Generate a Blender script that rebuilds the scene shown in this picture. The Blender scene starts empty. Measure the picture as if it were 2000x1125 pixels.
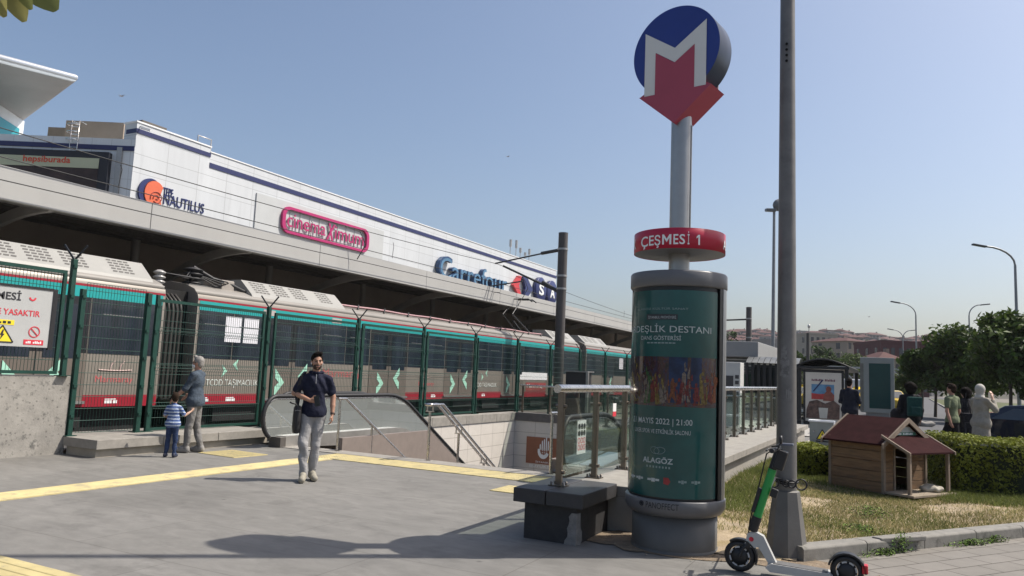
import bpy, math, random
import numpy as np
from mathutils import Vector, Matrix
random.seed(7); np.random.seed(7)
SC = bpy.context.scene
COL = SC.collection
R = math.radians

# ------------------------------------------------------------------ camera
F = 1480.0; CX, CY = 1000.0, 562.5; HC = 1.655
PITCH = math.atan(163.5 / F); ROLL = R(2.45); YAW = R(27.2)
fw = np.array([-math.sin(YAW) * math.cos(PITCH), math.cos(YAW) * math.cos(PITCH), math.sin(PITCH)])
r0 = np.array([math.cos(YAW), math.sin(YAW), 0.0]); u0 = np.cross(r0, fw)
rt = math.cos(ROLL) * r0 + math.sin(ROLL) * u0
up = -math.sin(ROLL) * r0 + math.cos(ROLL) * u0
CAMP = np.array([0, 0, HC])
cam = bpy.data.cameras.new('camera')
cam.sensor_width = 36.0; cam.lens = 36.0 * F / 2000.0
cam.clip_start = 0.05; cam.clip_end = 6000
camo = bpy.data.objects.new('camera', cam); COL.objects.link(camo)
camo.matrix_world = Matrix(((rt[0], up[0], -fw[0], 0), (rt[1], up[1], -fw[1], 0), (rt[2], up[2], -fw[2], HC), (0, 0, 0, 1)))
SC.camera = camo

def ray(x, y): return fw + rt * (x - CX) / F - up * (y - CY) / F
def onz(x, y, z=0.0):
    d = ray(x, y); return CAMP + d * ((z - HC) / d[2])
def onx(x, y, X):
    d = ray(x, y); return CAMP + d * (X / d[0])
def ony(x, y, Y):
    d = ray(x, y); return CAMP + d * (Y / d[1])
def ond(x, y, D):
    return CAMP + ray(x, y) * D
def over(p, x, y):
    d = ray(x, y); return CAMP + d * (math.hypot(p[0], p[1]) / math.hypot(d[0], d[1]))

# ------------------------------------------------------------------ world, sun, exposure
SUNV = Vector((0.795, 0.606, 0.0)).normalized() * math.cos(R(53)) + Vector((0, 0, math.sin(R(53))))
W = bpy.data.worlds.new('World'); SC.world = W; W.use_nodes = True
nt = W.node_tree
sky = nt.nodes.new('ShaderNodeTexSky'); sky.sky_type = 'NISHITA'; sky.sun_disc = False
sky.sun_elevation = R(53); sky.sun_rotation = math.atan2(SUNV.x, SUNV.y)
sky.altitude = 0; sky.air_density = 1.0; sky.dust_density = 3.3; sky.ozone_density = 1.8
bg = nt.nodes['Background']; bg.inputs['Strength'].default_value = 0.118
nt.links.new(sky.outputs[0], bg.inputs['Color'])
sun = bpy.data.lights.new('sun', 'SUN'); sun.energy = 4.7; sun.angle = R(0.55); sun.color = (1.0, 0.935, 0.84)
suno = bpy.data.objects.new('sun', sun); COL.objects.link(suno)
suno.rotation_euler = SUNV.to_track_quat('Z', 'Y').to_euler(); suno.location = (20, 15, 40)
SC.view_settings.view_transform = 'Standard'; SC.view_settings.look = 'None'
SC.view_settings.exposure = 0.35; SC.view_settings.gamma = 1.0
SC.view_settings.use_curve_mapping = False

# ------------------------------------------------------------------ materials
MATS = {}
def srgb(r, g, b):
    f = lambda c: (c / 255 / 12.92) if c <= 10 else ((c / 255 + 0.055) / 1.055) ** 2.4
    return (f(r), f(g), f(b))
def mat(name, col, rough=0.6, metal=0.0, var=0.12, scale=5.0, bump=0.0, bscale=60.0, spec=0.4, streak=0.0, wear=None, wscale=3.0, wthr=0.6, coat=0.0, rvar=0.0):
    """procedural principled material: two noise layers vary the colour, a third one the relief"""
    if name in MATS: return MATS[name]
    m = bpy.data.materials.new(name); m.use_nodes = True; MATS[name] = m
    n = m.node_tree.nodes; l = m.node_tree.links
    b = n['Principled BSDF']
    b.inputs['Roughness'].default_value = rough; b.inputs['Metallic'].default_value = metal
    b.inputs['Specular IOR Level'].default_value = spec; b.inputs['Coat Weight'].default_value = coat
    tc = n.new('ShaderNodeTexCoord'); src = tc.outputs['Object']
    if streak:
        mp = n.new('ShaderNodeMapping'); mp.inputs['Scale'].default_value = (1, 1, streak); l.new(src, mp.inputs[0]); src = mp.outputs[0]
    nz = n.new('ShaderNodeTexNoise'); nz.inputs['Scale'].default_value = scale; nz.inputs['Detail'].default_value = 6; nz.inputs['Roughness'].default_value = 0.62
    l.new(src, nz.inputs['Vector'])
    cr = n.new('ShaderNodeValToRGB'); cr.color_ramp.elements[0].position = 0.3; cr.color_ramp.elements[1].position = 0.72
    cr.color_ramp.elements[0].color = (*[c * (1 - var) for c in col], 1); cr.color_ramp.elements[1].color = (*[min(1, c * (1 + var)) for c in col], 1)
    l.new(nz.outputs['Fac'], cr.inputs[0]); out = cr.outputs[0]
    if wear:
        n2 = n.new('ShaderNodeTexNoise'); n2.inputs['Scale'].default_value = wscale; n2.inputs['Detail'].default_value = 9; n2.inputs['Roughness'].default_value = 0.7
        l.new(src, n2.inputs['Vector'])
        c2 = n.new('ShaderNodeValToRGB'); c2.color_ramp.elements[0].position = wthr; c2.color_ramp.elements[1].position = min(1, wthr + 0.1)
        l.new(n2.outputs['Fac'], c2.inputs[0])
        mx = n.new('ShaderNodeMix'); mx.data_type = 'RGBA'; mx.inputs[7].default_value = (*wear, 1)
        l.new(c2.outputs[0], mx.inputs[0]); l.new(out, mx.inputs[6]); out = mx.outputs[2]
    l.new(out, b.inputs['Base Color'])
    if rvar:
        mr = n.new('ShaderNodeMapRange'); mr.inputs[3].default_value = max(0.02, rough - rvar); mr.inputs[4].default_value = min(1, rough + rvar)
        l.new(nz.outputs['Fac'], mr.inputs[0]); l.new(mr.outputs[0], b.inputs['Roughness'])
    if bump:
        nb = n.new('ShaderNodeTexNoise'); nb.inputs['Scale'].default_value = bscale; nb.inputs['Detail'].default_value = 4
        l.new(tc.outputs['Object'], nb.inputs['Vector'])
        bp = n.new('ShaderNodeBump'); bp.inputs['Strength'].default_value = bump; bp.inputs['Distance'].default_value = 0.02
        l.new(nb.outputs['Fac'], bp.inputs['Height']); l.new(bp.outputs[0], b.inputs['Normal'])
    return m
def nodes_of(m): return m.node_tree.nodes, m.node_tree.links, m.node_tree.nodes['Principled BSDF']
def glass(name, tint, refl=0.5, rough=0.02, opac=0.0, film=(0.5, 0.5, 0.5)):
    """thin architectural glass: tinted transparency plus fresnel reflection, optionally a dusty film"""
    m = bpy.data.materials.new(name); m.use_nodes = True; MATS[name] = m
    n = m.node_tree.nodes; l = m.node_tree.links; n.remove(n['Principled BSDF'])
    t = n.new('ShaderNodeBsdfTransparent'); t.inputs[0].default_value = (*tint, 1)
    g = n.new('ShaderNodeBsdfGlossy'); g.inputs['Roughness'].default_value = rough; g.inputs[0].default_value = (0.9, 0.95, 0.95, 1)
    fr = n.new('ShaderNodeFresnel'); fr.inputs[0].default_value = 1.5
    ml = n.new('ShaderNodeMath'); ml.operation = 'MULTIPLY_ADD'; ml.inputs[1].default_value = refl * 2; ml.inputs[2].default_value = 0.01
    l.new(fr.outputs[0], ml.inputs[0]); ml.use_clamp = True
    mx = n.new('ShaderNodeMixShader'); l.new(ml.outputs[0], mx.inputs[0]); l.new(t.outputs[0], mx.inputs[1]); l.new(g.outputs[0], mx.inputs[2])
    out = mx.outputs[0]
    if opac:
        d = n.new('ShaderNodeBsdfDiffuse'); d.inputs[0].default_value = (*film, 1)
        m2 = n.new('ShaderNodeMixShader'); m2.inputs[0].default_value = opac
        l.new(out, m2.inputs[1]); l.new(d.outputs[0], m2.inputs[2]); out = m2.outputs[0]
    l.new(out, n['Material Output'].inputs['Surface'])
    return m

# ------------------------------------------------------------------ objects
def tag(o, label=None, cat=None, group=None, kind=None):
    if label: o['label'] = label
    if cat: o['category'] = cat
    if group: o['group'] = group
    if kind: o['kind'] = kind
    return o
def empty(name, loc=(0, 0, 0), rz=0.0, label=None, cat=None, group=None, kind=None):
    o = bpy.data.objects.new(name, None); COL.objects.link(o); o.empty_display_size = 0.2
    o.location = loc; o.rotation_euler = (0, 0, rz)
    return tag(o, label, cat, group, kind)
def copy_tree(o, parent=None):
    c = o.copy(); COL.objects.link(c)
    if parent is not None: c.parent = parent
    for ch in list(o.children): copy_tree(ch, c)
    return c
def relabel(o, label): o['label'] = label; return o
V3 = lambda p: np.array(p, float)
def unit(v):
    v = np.array(v, float); return v / (np.linalg.norm(v) + 1e-12)

class MB:
    """collects shapes and links them as ONE mesh object"""
    def __init__(s): s.v = []; s.f = []; s.m = []; s.s = []; s.mi = 0; s.T = None
    def mi_(s, i): s.mi = i; return s
    def add(s, vs, fs, smooth=False):
        b = len(s.v)
        if s.T is not None:
            vs = [tuple(s.T @ Vector(tuple(float(c) for c in p))) for p in vs]
        s.v += [tuple(float(c) for c in p) for p in vs]
        for f in fs: s.f.append([b + i for i in f]); s.m.append(s.mi); s.s.append(smooth)
        return s
    def box(s, x0, y0, z0, x1, y1, z1):
        vs = [(x, y, z) for x in (x0, x1) for y in (y0, y1) for z in (z0, z1)]
        return s.add(vs, [(0, 1, 3, 2), (4, 6, 7, 5), (0, 4, 5, 1), (2, 3, 7, 6), (0, 2, 6, 4), (1, 5, 7, 3)])
    def cbox(s, c, ux, uy, uz, sx, sy, sz):
        """box centred at c with axes ux, uy, uz and full sizes"""
        c = V3(c); a = V3(ux) * sx / 2; b = V3(uy) * sy / 2; d = V3(uz) * sz / 2
        vs = [c + i * a + j * b + k * d for i in (-1, 1) for j in (-1, 1) for k in (-1, 1)]
        return s.add(vs, [(0, 1, 3, 2), (4, 6, 7, 5), (0, 4, 5, 1), (2, 3, 7, 6), (0, 2, 6, 4), (1, 5, 7, 3)])
    def bar(s, a, b, w, h=None, side=None):
        """square bar from a to b"""
        a = V3(a); b = V3(b); d = unit(b - a); h = h or w
        if side is None: side = np.cross(d, (0, 0, 1)) if abs(d[2]) < 0.95 else np.array([1.0, 0, 0])
        side = unit(side - d * np.dot(side, d)); o = np.cross(side, d)
        return s.cbox((a + b) / 2, d, side, o, np.linalg.norm(b - a), w, h)
    def quad(s, a, b, c, d): return s.add([a, b, c, d], [(0, 1, 2, 3)])
    def poly(s, pts): return s.add(pts, [tuple(range(len(pts)))])
    def tube(s, pts, r, n=10, cap=True, smooth=True):
        pts = [V3(p) for p in pts]; N = len(pts)
        rs = r if isinstance(r, (list, tuple)) else [r] * N
        vs = []; prev = None
        for i, p in enumerate(pts):
            t = unit(pts[min(i + 1, N - 1)] - pts[max(i - 1, 0)])
            if prev is None:
                a = np.array([0, 0, 1.0]) if abs(t[2]) < 0.9 else np.array([1.0, 0, 0])
                u = unit(np.cross(t, a))
            else: u = unit(prev - t * np.dot(prev, t))
            prev = u; w = np.cross(t, u)
            for k in range(n):
                an = 2 * math.pi * k / n; vs.append(p + rs[i] * (math.cos(an) * u + math.sin(an) * w))
        fs = [(i * n + k, i * n + (k + 1) % n, (i + 1) * n + (k + 1) % n, (i + 1) * n + k) for i in range(N - 1) for k in range(n)]
        s.add(vs, fs, smooth)
        if cap:
            s.add(vs[:n], [tuple(range(n))[::-1]]); s.add(vs[-n:], [tuple(range(n))])
        return s
    def lathe(s, prof, c=(0, 0, 0), n=32, a0=0.0, a1=2 * math.pi, smooth=True, axis=None):
        """revolve a list of (radius, height) about a vertical axis (or axis=(ux,uy,uz))"""
        c = V3(c); full = abs(a1 - a0 - 2 * math.pi) < 1e-6; m = n if full else n + 1
        ux, uy, uz = axis if axis else ((1, 0, 0), (0, 1, 0), (0, 0, 1))
        ux, uy, uz = V3(ux), V3(uy), V3(uz); vs = []
        for (r, z) in prof:
            for k in range(m):
                an = a0 + (a1 - a0) * k / n
                vs.append(c + ux * r * math.cos(an) + uy * r * math.sin(an) + uz * z)
        fs = []
        for i in range(len(prof) - 1):
            for k in range(n):
                k2 = (k + 1) % m
                fs.append((i * m + k, i * m + k2, (i + 1) * m + k2, (i + 1) * m + k))
        return s.add(vs, fs, smooth)
    def prism(s, poly, o, ux, uy, uz, t0, t1, smooth=False):
        """extrude a 2-D outline (in ux, uy) along uz from t0 to t1"""
        o, ux, uy, uz = V3(o), V3(ux), V3(uy), V3(uz); n = len(poly)
        a = [o + ux * p[0] + uy * p[1] + uz * t0 for p in poly]; b = [o + ux * p[0] + uy * p[1] + uz * t1 for p in poly]
        s.add(a, [tuple(range(n))[::-1]]); s.add(b, [tuple(range(n))])
        return s.add(a + b, [(i, (i + 1) % n, n + (i + 1) % n, n + i) for i in range(n)], smooth)
    def grid(s, P, smooth=True):
        """P[i][j] points"""
        n, m = len(P), len(P[0]); vs = [p for r in P for p in r]
        return s.add(vs, [(i * m + j, i * m + j + 1, (i + 1) * m + j + 1, (i + 1) * m + j) for i in range(n - 1) for j in range(m - 1)], smooth)
    def ell(s, c, r, n=12, m=8):
        c = V3(c); P = []
        for i in range(m + 1):
            th = math.pi * i / m
            P.append([c + V3((r[0] * math.sin(th) * math.cos(2 * math.pi * k / n), r[1] * math.sin(th) * math.sin(2 * math.pi * k / n), r[2] * math.cos(th))) for k in range(n + 1)])
        return s.grid(P)
    def text(s, t, o, ux, uy, w=None, h=None, depth=0.0, bold=0.0, warp=None, shear=0.0):
        """lettering whose box has its lower-left corner at o; w/h fit it to a size"""
        vs, fs = text_geo(t, bold, depth > 0, shear)
        x0, x1 = vs[:, 0].min(), vs[:, 0].max(); y0, y1 = vs[:, 1].min(), vs[:, 1].max()
        sy = (h / (y1 - y0)) if h else None; sx = (w / (x1 - x0)) if w else sy
        if sy is None: sy = sx
        o, ux, uy = V3(o), unit(ux), unit(uy); nn = np.cross(ux, uy); out = []
        for v in vs:
            a = (v[0] - x0) * sx; b = (v[1] - y0) * sy; d = (v[2] + 0.5) * depth if depth else 0.0
            out.append(warp(a, b, d) if warp else o + ux * a + uy * b + nn * d)
        return s.add(out, fs)
    def dashes(s, o, ux, uy, w, h, words):
        """rows of tiny strokes standing for print too small to read"""
        o, ux, uy = V3(o), unit(ux), unit(uy); n = sum(words) + len(words) - 1; k = 0
        for wd in words:
            for i in range(wd):
                a = o + ux * (w * (k + .12) / n); b = o + ux * (w * (k + .82) / n); hh = h * (1 if (k * 7 + wd) % 3 else .7)
                s.add([a, b, b + uy * hh, a + uy * hh], [(0, 1, 2, 3)]); k += 1
            k += 1
        return s
    def build(s, name, mats, parent=None, bevel=0.0, loc=None):
        me = bpy.data.meshes.new(name); me.from_pydata(s.v, [], s.f)
        for m in (mats if isinstance(mats, (list, tuple)) else [mats]): me.materials.append(m)
        me.polygons.foreach_set('material_index', s.m); me.polygons.foreach_set('use_smooth', s.s); me.update()
        o = bpy.data.objects.new(name, me); COL.objects.link(o)
        if parent is not None: o.parent = parent
        if loc is not None: o.location = loc
        if bevel:
            md = o.modifiers.new('bevel', 'BEVEL'); md.width = bevel; md.segments = 2; md.limit_method = 'ANGLE'; md.angle_limit = R(40); md.harden_normals = False
        return o
_tx = {}
def text_geo(t, bold=0.0, thick=False, shear=0.0):
    key = (t, bold, thick, shear)
    if key in _tx: return _tx[key]
    cu = bpy.data.curves.new('lettering', 'FONT'); cu.body = t; cu.size = 1.0; cu.offset = bold; cu.shear = shear
    cu.resolution_u = 3
    cu.extrude = 0.5 if thick else 0.0
    ob = bpy.data.objects.new('lettering', cu); COL.objects.link(ob)
    dg = bpy.context.evaluated_depsgraph_get(); me = bpy.data.meshes.new_from_object(ob.evaluated_get(dg))
    vs = np.array([v.co[:] for v in me.vertices]).reshape(-1, 3); fs = [tuple(p.vertices) for p in me.polygons]
    bpy.data.objects.remove(ob); bpy.data.curves.remove(cu); bpy.data.meshes.remove(me)
    _tx[key] = (vs, fs); return vs, fs
X_, Y_, Z_ = V3((1, 0, 0)), V3((0, 1, 0)), V3((0, 0, 1))

# shared materials
chrome = mat('brushed_steel', (0.55, 0.52, 0.49), 0.28, 1.0, 0.1, 12, rvar=0.08)
steel_dull = mat('dull_steel', (0.36, 0.35, 0.34), 0.42, 0.8, 0.12, 8, rvar=0.1)
galv = mat('galvanised_pole', (0.15, 0.145, 0.14), 0.5, 0.35, 0.16, 7, bump=0.06, bscale=60, wear=(0.105, 0.10, 0.097), wthr=0.6, wscale=3)
black_rub = mat('black_rubber', (0.018, 0.018, 0.02), 0.55, 0, 0.2, 12, bump=0.05)
black_paint = mat('black_paint', (0.02, 0.02, 0.022), 0.4, 0, 0.2, 10)
fence_green = mat('fence_green', (0.010, 0.048, 0.036), 0.42, 0.1, 0.2, 8, wear=(0.02, 0.04, 0.035), wthr=0.68)
white_paint = mat('white_paint', (0.76, 0.77, 0.78), 0.5, 0, 0.05, 4)
grey_paint = mat('grey_paint', (0.12, 0.125, 0.135), 0.42, 0.1, 0.1, 6, rvar=0.08)
stone_lt = mat('light_stone', (0.255, 0.238, 0.212), 0.75, 0, 0.18, 6, bump=0.12, bscale=90, wear=(0.19, 0.178, 0.16), wthr=0.63, wscale=4)
stone_dk = mat('dark_stone', (0.03, 0.029, 0.03), 0.62, 0, 0.28, 9, bump=0.14, bscale=70, wear=(0.12, 0.115, 0.11), wthr=0.66, wscale=7)
dark_void = mat('dark_void', (0.012, 0.012, 0.013), 0.9, 0, 0.2, 4)
ink_white = mat('white_lettering', (0.72, 0.74, 0.74), 0.6, 0, 0.05, 5)
ink_black = mat('black_lettering', (0.02, 0.02, 0.025), 0.6, 0, 0.05, 5)
ink_red = mat('red_lettering', (0.55, 0.03, 0.05), 0.6, 0, 0.08, 5)
ink_yellow = mat('yellow_sign', (0.75, 0.6, 0.03), 0.6, 0, 0.05, 5)
wood_dark = mat('bark', (0.07, 0.055, 0.045), 0.9, 0, 0.3, 15, bump=0.4, bscale=30)
# ================================================================== SETTING
def plaza_mat():
    m = mat('plaza_concrete', (0.185, 0.178, 0.165), 0.78, 0, 0.11, 0.8, wear=(0.155, 0.149, 0.138), wthr=0.52, wscale=1.6)
    n, l, b = nodes_of(m)
    tc = n.new('ShaderNodeTexCoord')
    mp = n.new('ShaderNodeMapping'); mp.inputs['Rotation'].default_value = (0, 0, R(24)); mp.inputs['Scale'].default_value = (1.0, 2.6, 1)
    l.new(tc.outputs['Object'], mp.inputs[0])
    nz = n.new('ShaderNodeTexNoise'); nz.inputs['Scale'].default_value = 2.2; nz.inputs['Detail'].default_value = 9; nz.inputs['Roughness'].default_value = 0.68; nz.inputs['Distortion'].default_value = 0.6
    l.new(mp.outputs[0], nz.inputs[0])
    r1 = n.new('ShaderNodeMapRange'); r1.inputs[1].default_value = 0.3; r1.inputs[2].default_value = 0.7; r1.inputs[3].default_value = 0.80; r1.inputs[4].default_value = 1.14
    l.new(nz.outputs['Fac'], r1.inputs[0])
    # faint slab joints
    br = n.new('ShaderNodeTexBrick'); br.offset = 0.5; br.inputs['Scale'].default_value = 1.0; br.inputs['Mortar Size'].default_value = 0.006; br.inputs['Mortar Smooth'].default_value = 0.5
    br.inputs['Brick Width'].default_value = 2.4; br.inputs['Row Height'].default_value = 1.2
    br.inputs['Color1'].default_value = (1, 1, 1, 1); br.inputs['Color2'].default_value = (0.94, 0.94, 0.935, 1); br.inputs['Mortar'].default_value = (0.62, 0.61, 0.59, 1)
    m2 = n.new('ShaderNodeMapping'); m2.inputs['Rotation'].default_value = (0, 0, R(0)); m2.inputs['Location'].default_value = (0.5, 0.35, 0)
    l.new(tc.outputs['Object'], m2.inputs[0]); l.new(m2.outputs[0], br.inputs['Vector'])
    # small dark spots (gum, drips)
    vo = n.new('ShaderNodeTexVoronoi'); vo.inputs['Scale'].default_value = 1.3; l.new(tc.outputs['Object'], vo.inputs['Vector'])
    rs = n.new('ShaderNodeMapRange'); rs.inputs[1].default_value = 0.02; rs.inputs[2].default_value = 0.05; rs.inputs[3].default_value = 0.55; rs.inputs[4].default_value = 1.0
    l.new(vo.outputs['Distance'], rs.inputs[0])
    src = b.inputs['Base Color'].links[0].from_socket
    cur = src
    for sck in (r1.outputs[0], br.outputs['Color'], rs.outputs[0]):
        x = n.new('ShaderNodeMix'); x.data_type = 'RGBA'; x.blend_type = 'MULTIPLY'; x.inputs[0].default_value = 1.0
        l.new(cur, x.inputs[6]); l.new(sck, x.inputs[7]); cur = x.outputs[2]
    l.new(cur, b.inputs['Base Color'])
    bp = n.new('ShaderNodeBump'); bp.inputs['Strength'].default_value = 0.25; bp.inputs['Distance'].default_value = 0.01
    l.new(nz.outputs['Fac'], bp.inputs['Height']); l.new(bp.outputs[0], b.inputs['Normal'])
    # repaired patches and long drip stains
    n3 = n.new('ShaderNodeTexNoise'); n3.inputs['Scale'].default_value = .55; n3.inputs['Detail'].default_value = 2; l.new(tc.outputs['Object'], n3.inputs[0])
    r3_ = n.new('ShaderNodeMapRange'); r3_.inputs[1].default_value = .56; r3_.inputs[2].default_value = .60; r3_.inputs[3].default_value = 1.0; r3_.inputs[4].default_value = .88; l.new(n3.outputs['Fac'], r3_.inputs[0])
    x = n.new('ShaderNodeMix'); x.data_type = 'RGBA'; x.blend_type = 'MULTIPLY'; x.inputs[0].default_value = 1.0; l.new(b.inputs['Base Color'].links[0].from_socket, x.inputs[6]); l.new(r3_.outputs[0], x.inputs[7]); l.new(x.outputs[2], b.inputs['Base Color'])
    return m
PX0, PX1, PY0, PY1, PD = -12.0, -3.35, 11.75, 24.0, 6.0     # the stairwell opening
def sheet_with_hole(mb, x0, y0, x1, y1, z):
    mb.quad((x0, y0, z), (x1, y0, z), (x1, PY0, z), (x0, PY0, z))
    mb.quad((x0, PY1, z), (x1, PY1, z), (x1, y1, z), (x0, y1, z))
    mb.quad((x0, PY0, z), (PX0, PY0, z), (PX0, PY1, z), (x0, PY1, z))
    mb.quad((PX1, PY0, z), (x1, PY0, z), (x1, PY1, z), (PX1, PY1, z))
g = MB(); sheet_with_hole(g, -1500, -400, 1500, 2600, -0.05)
tag(g.build('ground', mat('ground_earth', (0.16, 0.145, 0.12), 0.9, 0, 0.2, 0.15)), kind='structure')
g = MB(); sheet_with_hole(g, -14.2, -12, 16, 26.5, 0.0)
tag(g.build('plaza', plaza_mat()), kind='structure')

# tactile paving: blisters and ribs are in the mesh of each strip
tact = mat('tactile_yellow', (0.47, 0.395, 0.195), 0.7, 0, 0.15, 3, bump=0.1, bscale=80, wear=(0.33, 0.285, 0.17), wthr=0.52, wscale=4)
def tactile(name, x0, y0, x1, y1, mode, rz=0.0, pitch=0.062):
    mb = MB(); cx, cy = (x0 + x1) / 2, (y0 + y1) / 2; hx, hy = (x1 - x0) / 2, (y1 - y0) / 2
    mb.box(-hx, -hy, -0.01, hx, hy, 0.006)
    if mode == 'rib':
        k = -hy + pitch
        while k < hy - 0.02:
            mb.prism([(k - .02, .006), (k - .013, .012), (k + .013, .012), (k + .02, .006)], (0, 0, 0), Y_, Z_, X_, -hx + .015, hx - .015); k += pitch
    elif mode == 'ribx':
        k = -hx + pitch
        while k < hx - 0.02:
            mb.prism([(k - .02, .006), (k - .013, .012), (k + .013, .012), (k + .02, .006)], (0, 0, 0), X_, Z_, Y_, -hy + .015, hy - .015); k += pitch
    else:
        nx = int(2 * hx / pitch); ny = int(2 * hy / pitch)
        for i in range(nx):
            for j in range(ny):
                x = -hx + (i + .5) * 2 * hx / nx; y = -hy + (j + .5) * 2 * hy / ny; r = .017; r2 = .010
                vs = [(x + r * c, y + r * s_, .006) for c, s_ in ((1, 0), (0, 1), (-1, 0), (0, -1))] + [(x + r2 * c, y + r2 * s_, .011) for c, s_ in ((1, 0), (0, 1), (-1, 0), (0, -1))]
                mb.add(vs, [(0, 1, 5, 4), (1, 2, 6, 5), (2, 3, 7, 6), (3, 0, 4, 7), (4, 5, 6, 7)])
    o = mb.build(name, tact); o.location = (cx, cy, 0.004); o.rotation_euler = (0, 0, rz)
    return tag(o, kind='structure')
tactile('tactile_path', -9.33, -6.0, -8.83, 10.62, 'ribx')
tactile('tactile_path', -9.33, 10.64, -4.0, 11.34, 'dot')
tactile('tactile_path', -10.99, 9.6, -10.05, 10.33, 'rib', R(-4))
tactile('tactile_path', -5.1, 9.5, -4.1, 10.1, 'dot')
tactile('tactile_path', -9.4, 1.6, -5.2, 3.79, 'rib', 0.0, 0.11)
# stone nosing along the head of the stairs
nos = MB(); nos.box(PX0 + .02, 11.36, -0.02, -4.0, PY0 + .05, 0.012)
tag(nos.build('landing_edge', stone_lt), kind='structure')

# stairwell: tiled walls, coping, steps down
def tile_mat():
    m = mat('stair_wall_tile', (0.58, 0.54, 0.49), 0.5, 0, 0.05, 3, rvar=0.05)
    n, l, b = nodes_of(m); tc = n.new('ShaderNodeTexCoord')
    sx = n.new('ShaderNodeSeparateXYZ'); l.new(tc.outputs['Object'], sx.inputs[0])
    ad = n.new('ShaderNodeMath'); l.new(sx.outputs[0], ad.inputs[0]); l.new(sx.outputs[1], ad.inputs[1])
    cb = n.new('ShaderNodeCombineXYZ'); l.new(ad.outputs[0], cb.inputs[0]); l.new(sx.outputs[2], cb.inputs[1])
    br = n.new('ShaderNodeTexBrick'); br.offset = 0; br.inputs['Scale'].default_value = 1; br.inputs['Brick Width'].default_value = 0.8; br.inputs['Row Height'].default_value = 0.4
    br.inputs['Mortar Size'].default_value = 0.006; br.inputs['Color1'].default_value = (1, 1, 1, 1); br.inputs['Color2'].default_value = (.94, .94, .94, 1); br.inputs['Mortar'].default_value = (.42, .40, .38, 1)
    l.new(cb.outputs[0], br.inputs['Vector'])
    x = n.new('ShaderNodeMix'); x.data_type = 'RGBA'; x.blend_type = 'MULTIPLY'; x.inputs[0].default_value = 1
    l.new(b.inputs['Base Color'].links[0].from_socket, x.inputs[6]); l.new(br.outputs['Color'], x.inputs[7]); l.new(x.outputs[2], b.inputs['Base Color'])
    return m
tile = tile_mat()
sw = empty('stairwell', label='sunken station stairwell with pale tiled walls and stone coping', cat='stairwell')
w = MB(); w.box(PX0 - .25, PY0, -PD, PX0, PY1, -.02); w.build('wall', tile, sw)
w = MB(); w.box(PX0 - .25, PY1, -PD, PX1 + .3, PY1 + .25, -.02); w.build('wall', tile, sw)
w = MB(); w.box(PX1, PY0 - .2, -PD, PX1 + .3, PY1, -.06); w.build('wall', tile, sw)
c = MB(); y = PY0 + .05
while y < PY1:
    y2 = min(y + .98, PY1 + .28); c.box(PX0 - .4, y, -.02, PX0 + .03, y2 - .012, .25); y = y2
c.build('coping', stone_lt, sw, bevel=.006)
c = MB(); c.box(PX0 + .03, PY1 - .03, -.02, PX1 + .3, PY1 + .3, .26); c.build('coping', mat('grey_coping', (.12, .11, .105), .7, 0, .15, 6), sw, bevel=.006)
st = MB()
for i in range(30):
    st.box(-9.55, PY0 + .05 + i * .33, -PD, -5.3, PY0 + .05 + (i + 1) * .33, -.17 * (i + 1))
st.build('steps', mat('stair_granite', (.22, .21, .2), .7, 0, .15, 20), sw)
c = MB(); c.box(PX0, PY0, -PD - .1, PX1, PY1, -PD); c.build('floor', mat('stair_granite', (.22, .21, .2), .7), sw)
# brown side wall between stair and escalator
c = MB()
for x in (-9.72, -5.22):
    c.prism([(11.8, .24), (14.9, .24), (20.9, -3.4), (20.9, -6), (11.8, -6)], (x, 0, 0), Y_, Z_, X_, 0, .12)
c.build('stringer', mat('brown_cladding', (.20, .165, .145), .6, 0, .1, 6), sw)

# the municipal panel on the far wall of the stairwell (a flat printed panel)
p0 = ony(1029, 852, PY1 - .02); p1 = ony(1110, 912, PY1 - .02)
sg = empty('wall_sign', label='brown municipal panel with white city emblem on the far stairwell wall', cat='sign')
a = MB(); a.box(p0[0], PY1 - .03, p1[2], p0[0] + 2.6, PY1 - .004, p0[2]); a.build('panel', mat('brown_panel', (.23, .085, .045), .55, 0, .08, 3), sg)
e = MB(); ex, ez = ony(1062, 880, PY1)[0], ony(1062, 880, PY1)[2]; ys = PY1 - .034
for k in range(5):        # emblem: minaret-like strokes over a rounded globe
    x = ex + (-.12 + k * .075); h0 = .02; h1 = (.22, .34, .40, .46, .34)[k]
    e.prism([(x - .02, h0), (x + .02, h0), (x + .02, h1 - .04), (x, h1), (x - .02, h1 - .04)], (0, ys, ez), X_, Z_, -Y_, 0, .004)
arc = [(ex + .21 * math.cos(t), -.02 + .26 * math.sin(t)) for t in np.linspace(R(165), R(340), 16)] + [(ex + .12 * math.cos(t), .0 + .15 * math.sin(t)) for t in np.linspace(R(340), R(165), 16)]
e.prism(arc, (0, ys, ez), X_, Z_, -Y_, 0, .004)
for i in range(3):
    for j in range(3):
        e.prism([(ex - .06 + i * .075, -.14 + j * .07), (ex - .02 + i * .075, -.16 + j * .07), (ex + .0 + i * .075, -.12 + j * .07)], (0, ys, ez), X_, Z_, -Y_, 0, .004)
e.build('emblem', ink_white, sg)
for tx_, dx_, dz_, w_, h_ in (('İSTANBUL', -.28, -.42, .6, .07), ('BÜYÜKŞEHİR', -.5, -.60, 1.25, .14), ('BELEDİYESİ', -.25, -.72, .6, .07)):
    t = MB(); t.text(tx_, (ex + dx_, ys, ez + dz_), X_, Z_, w=w_, h=h_); t.build('lettering', ink_white, sg)

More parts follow.
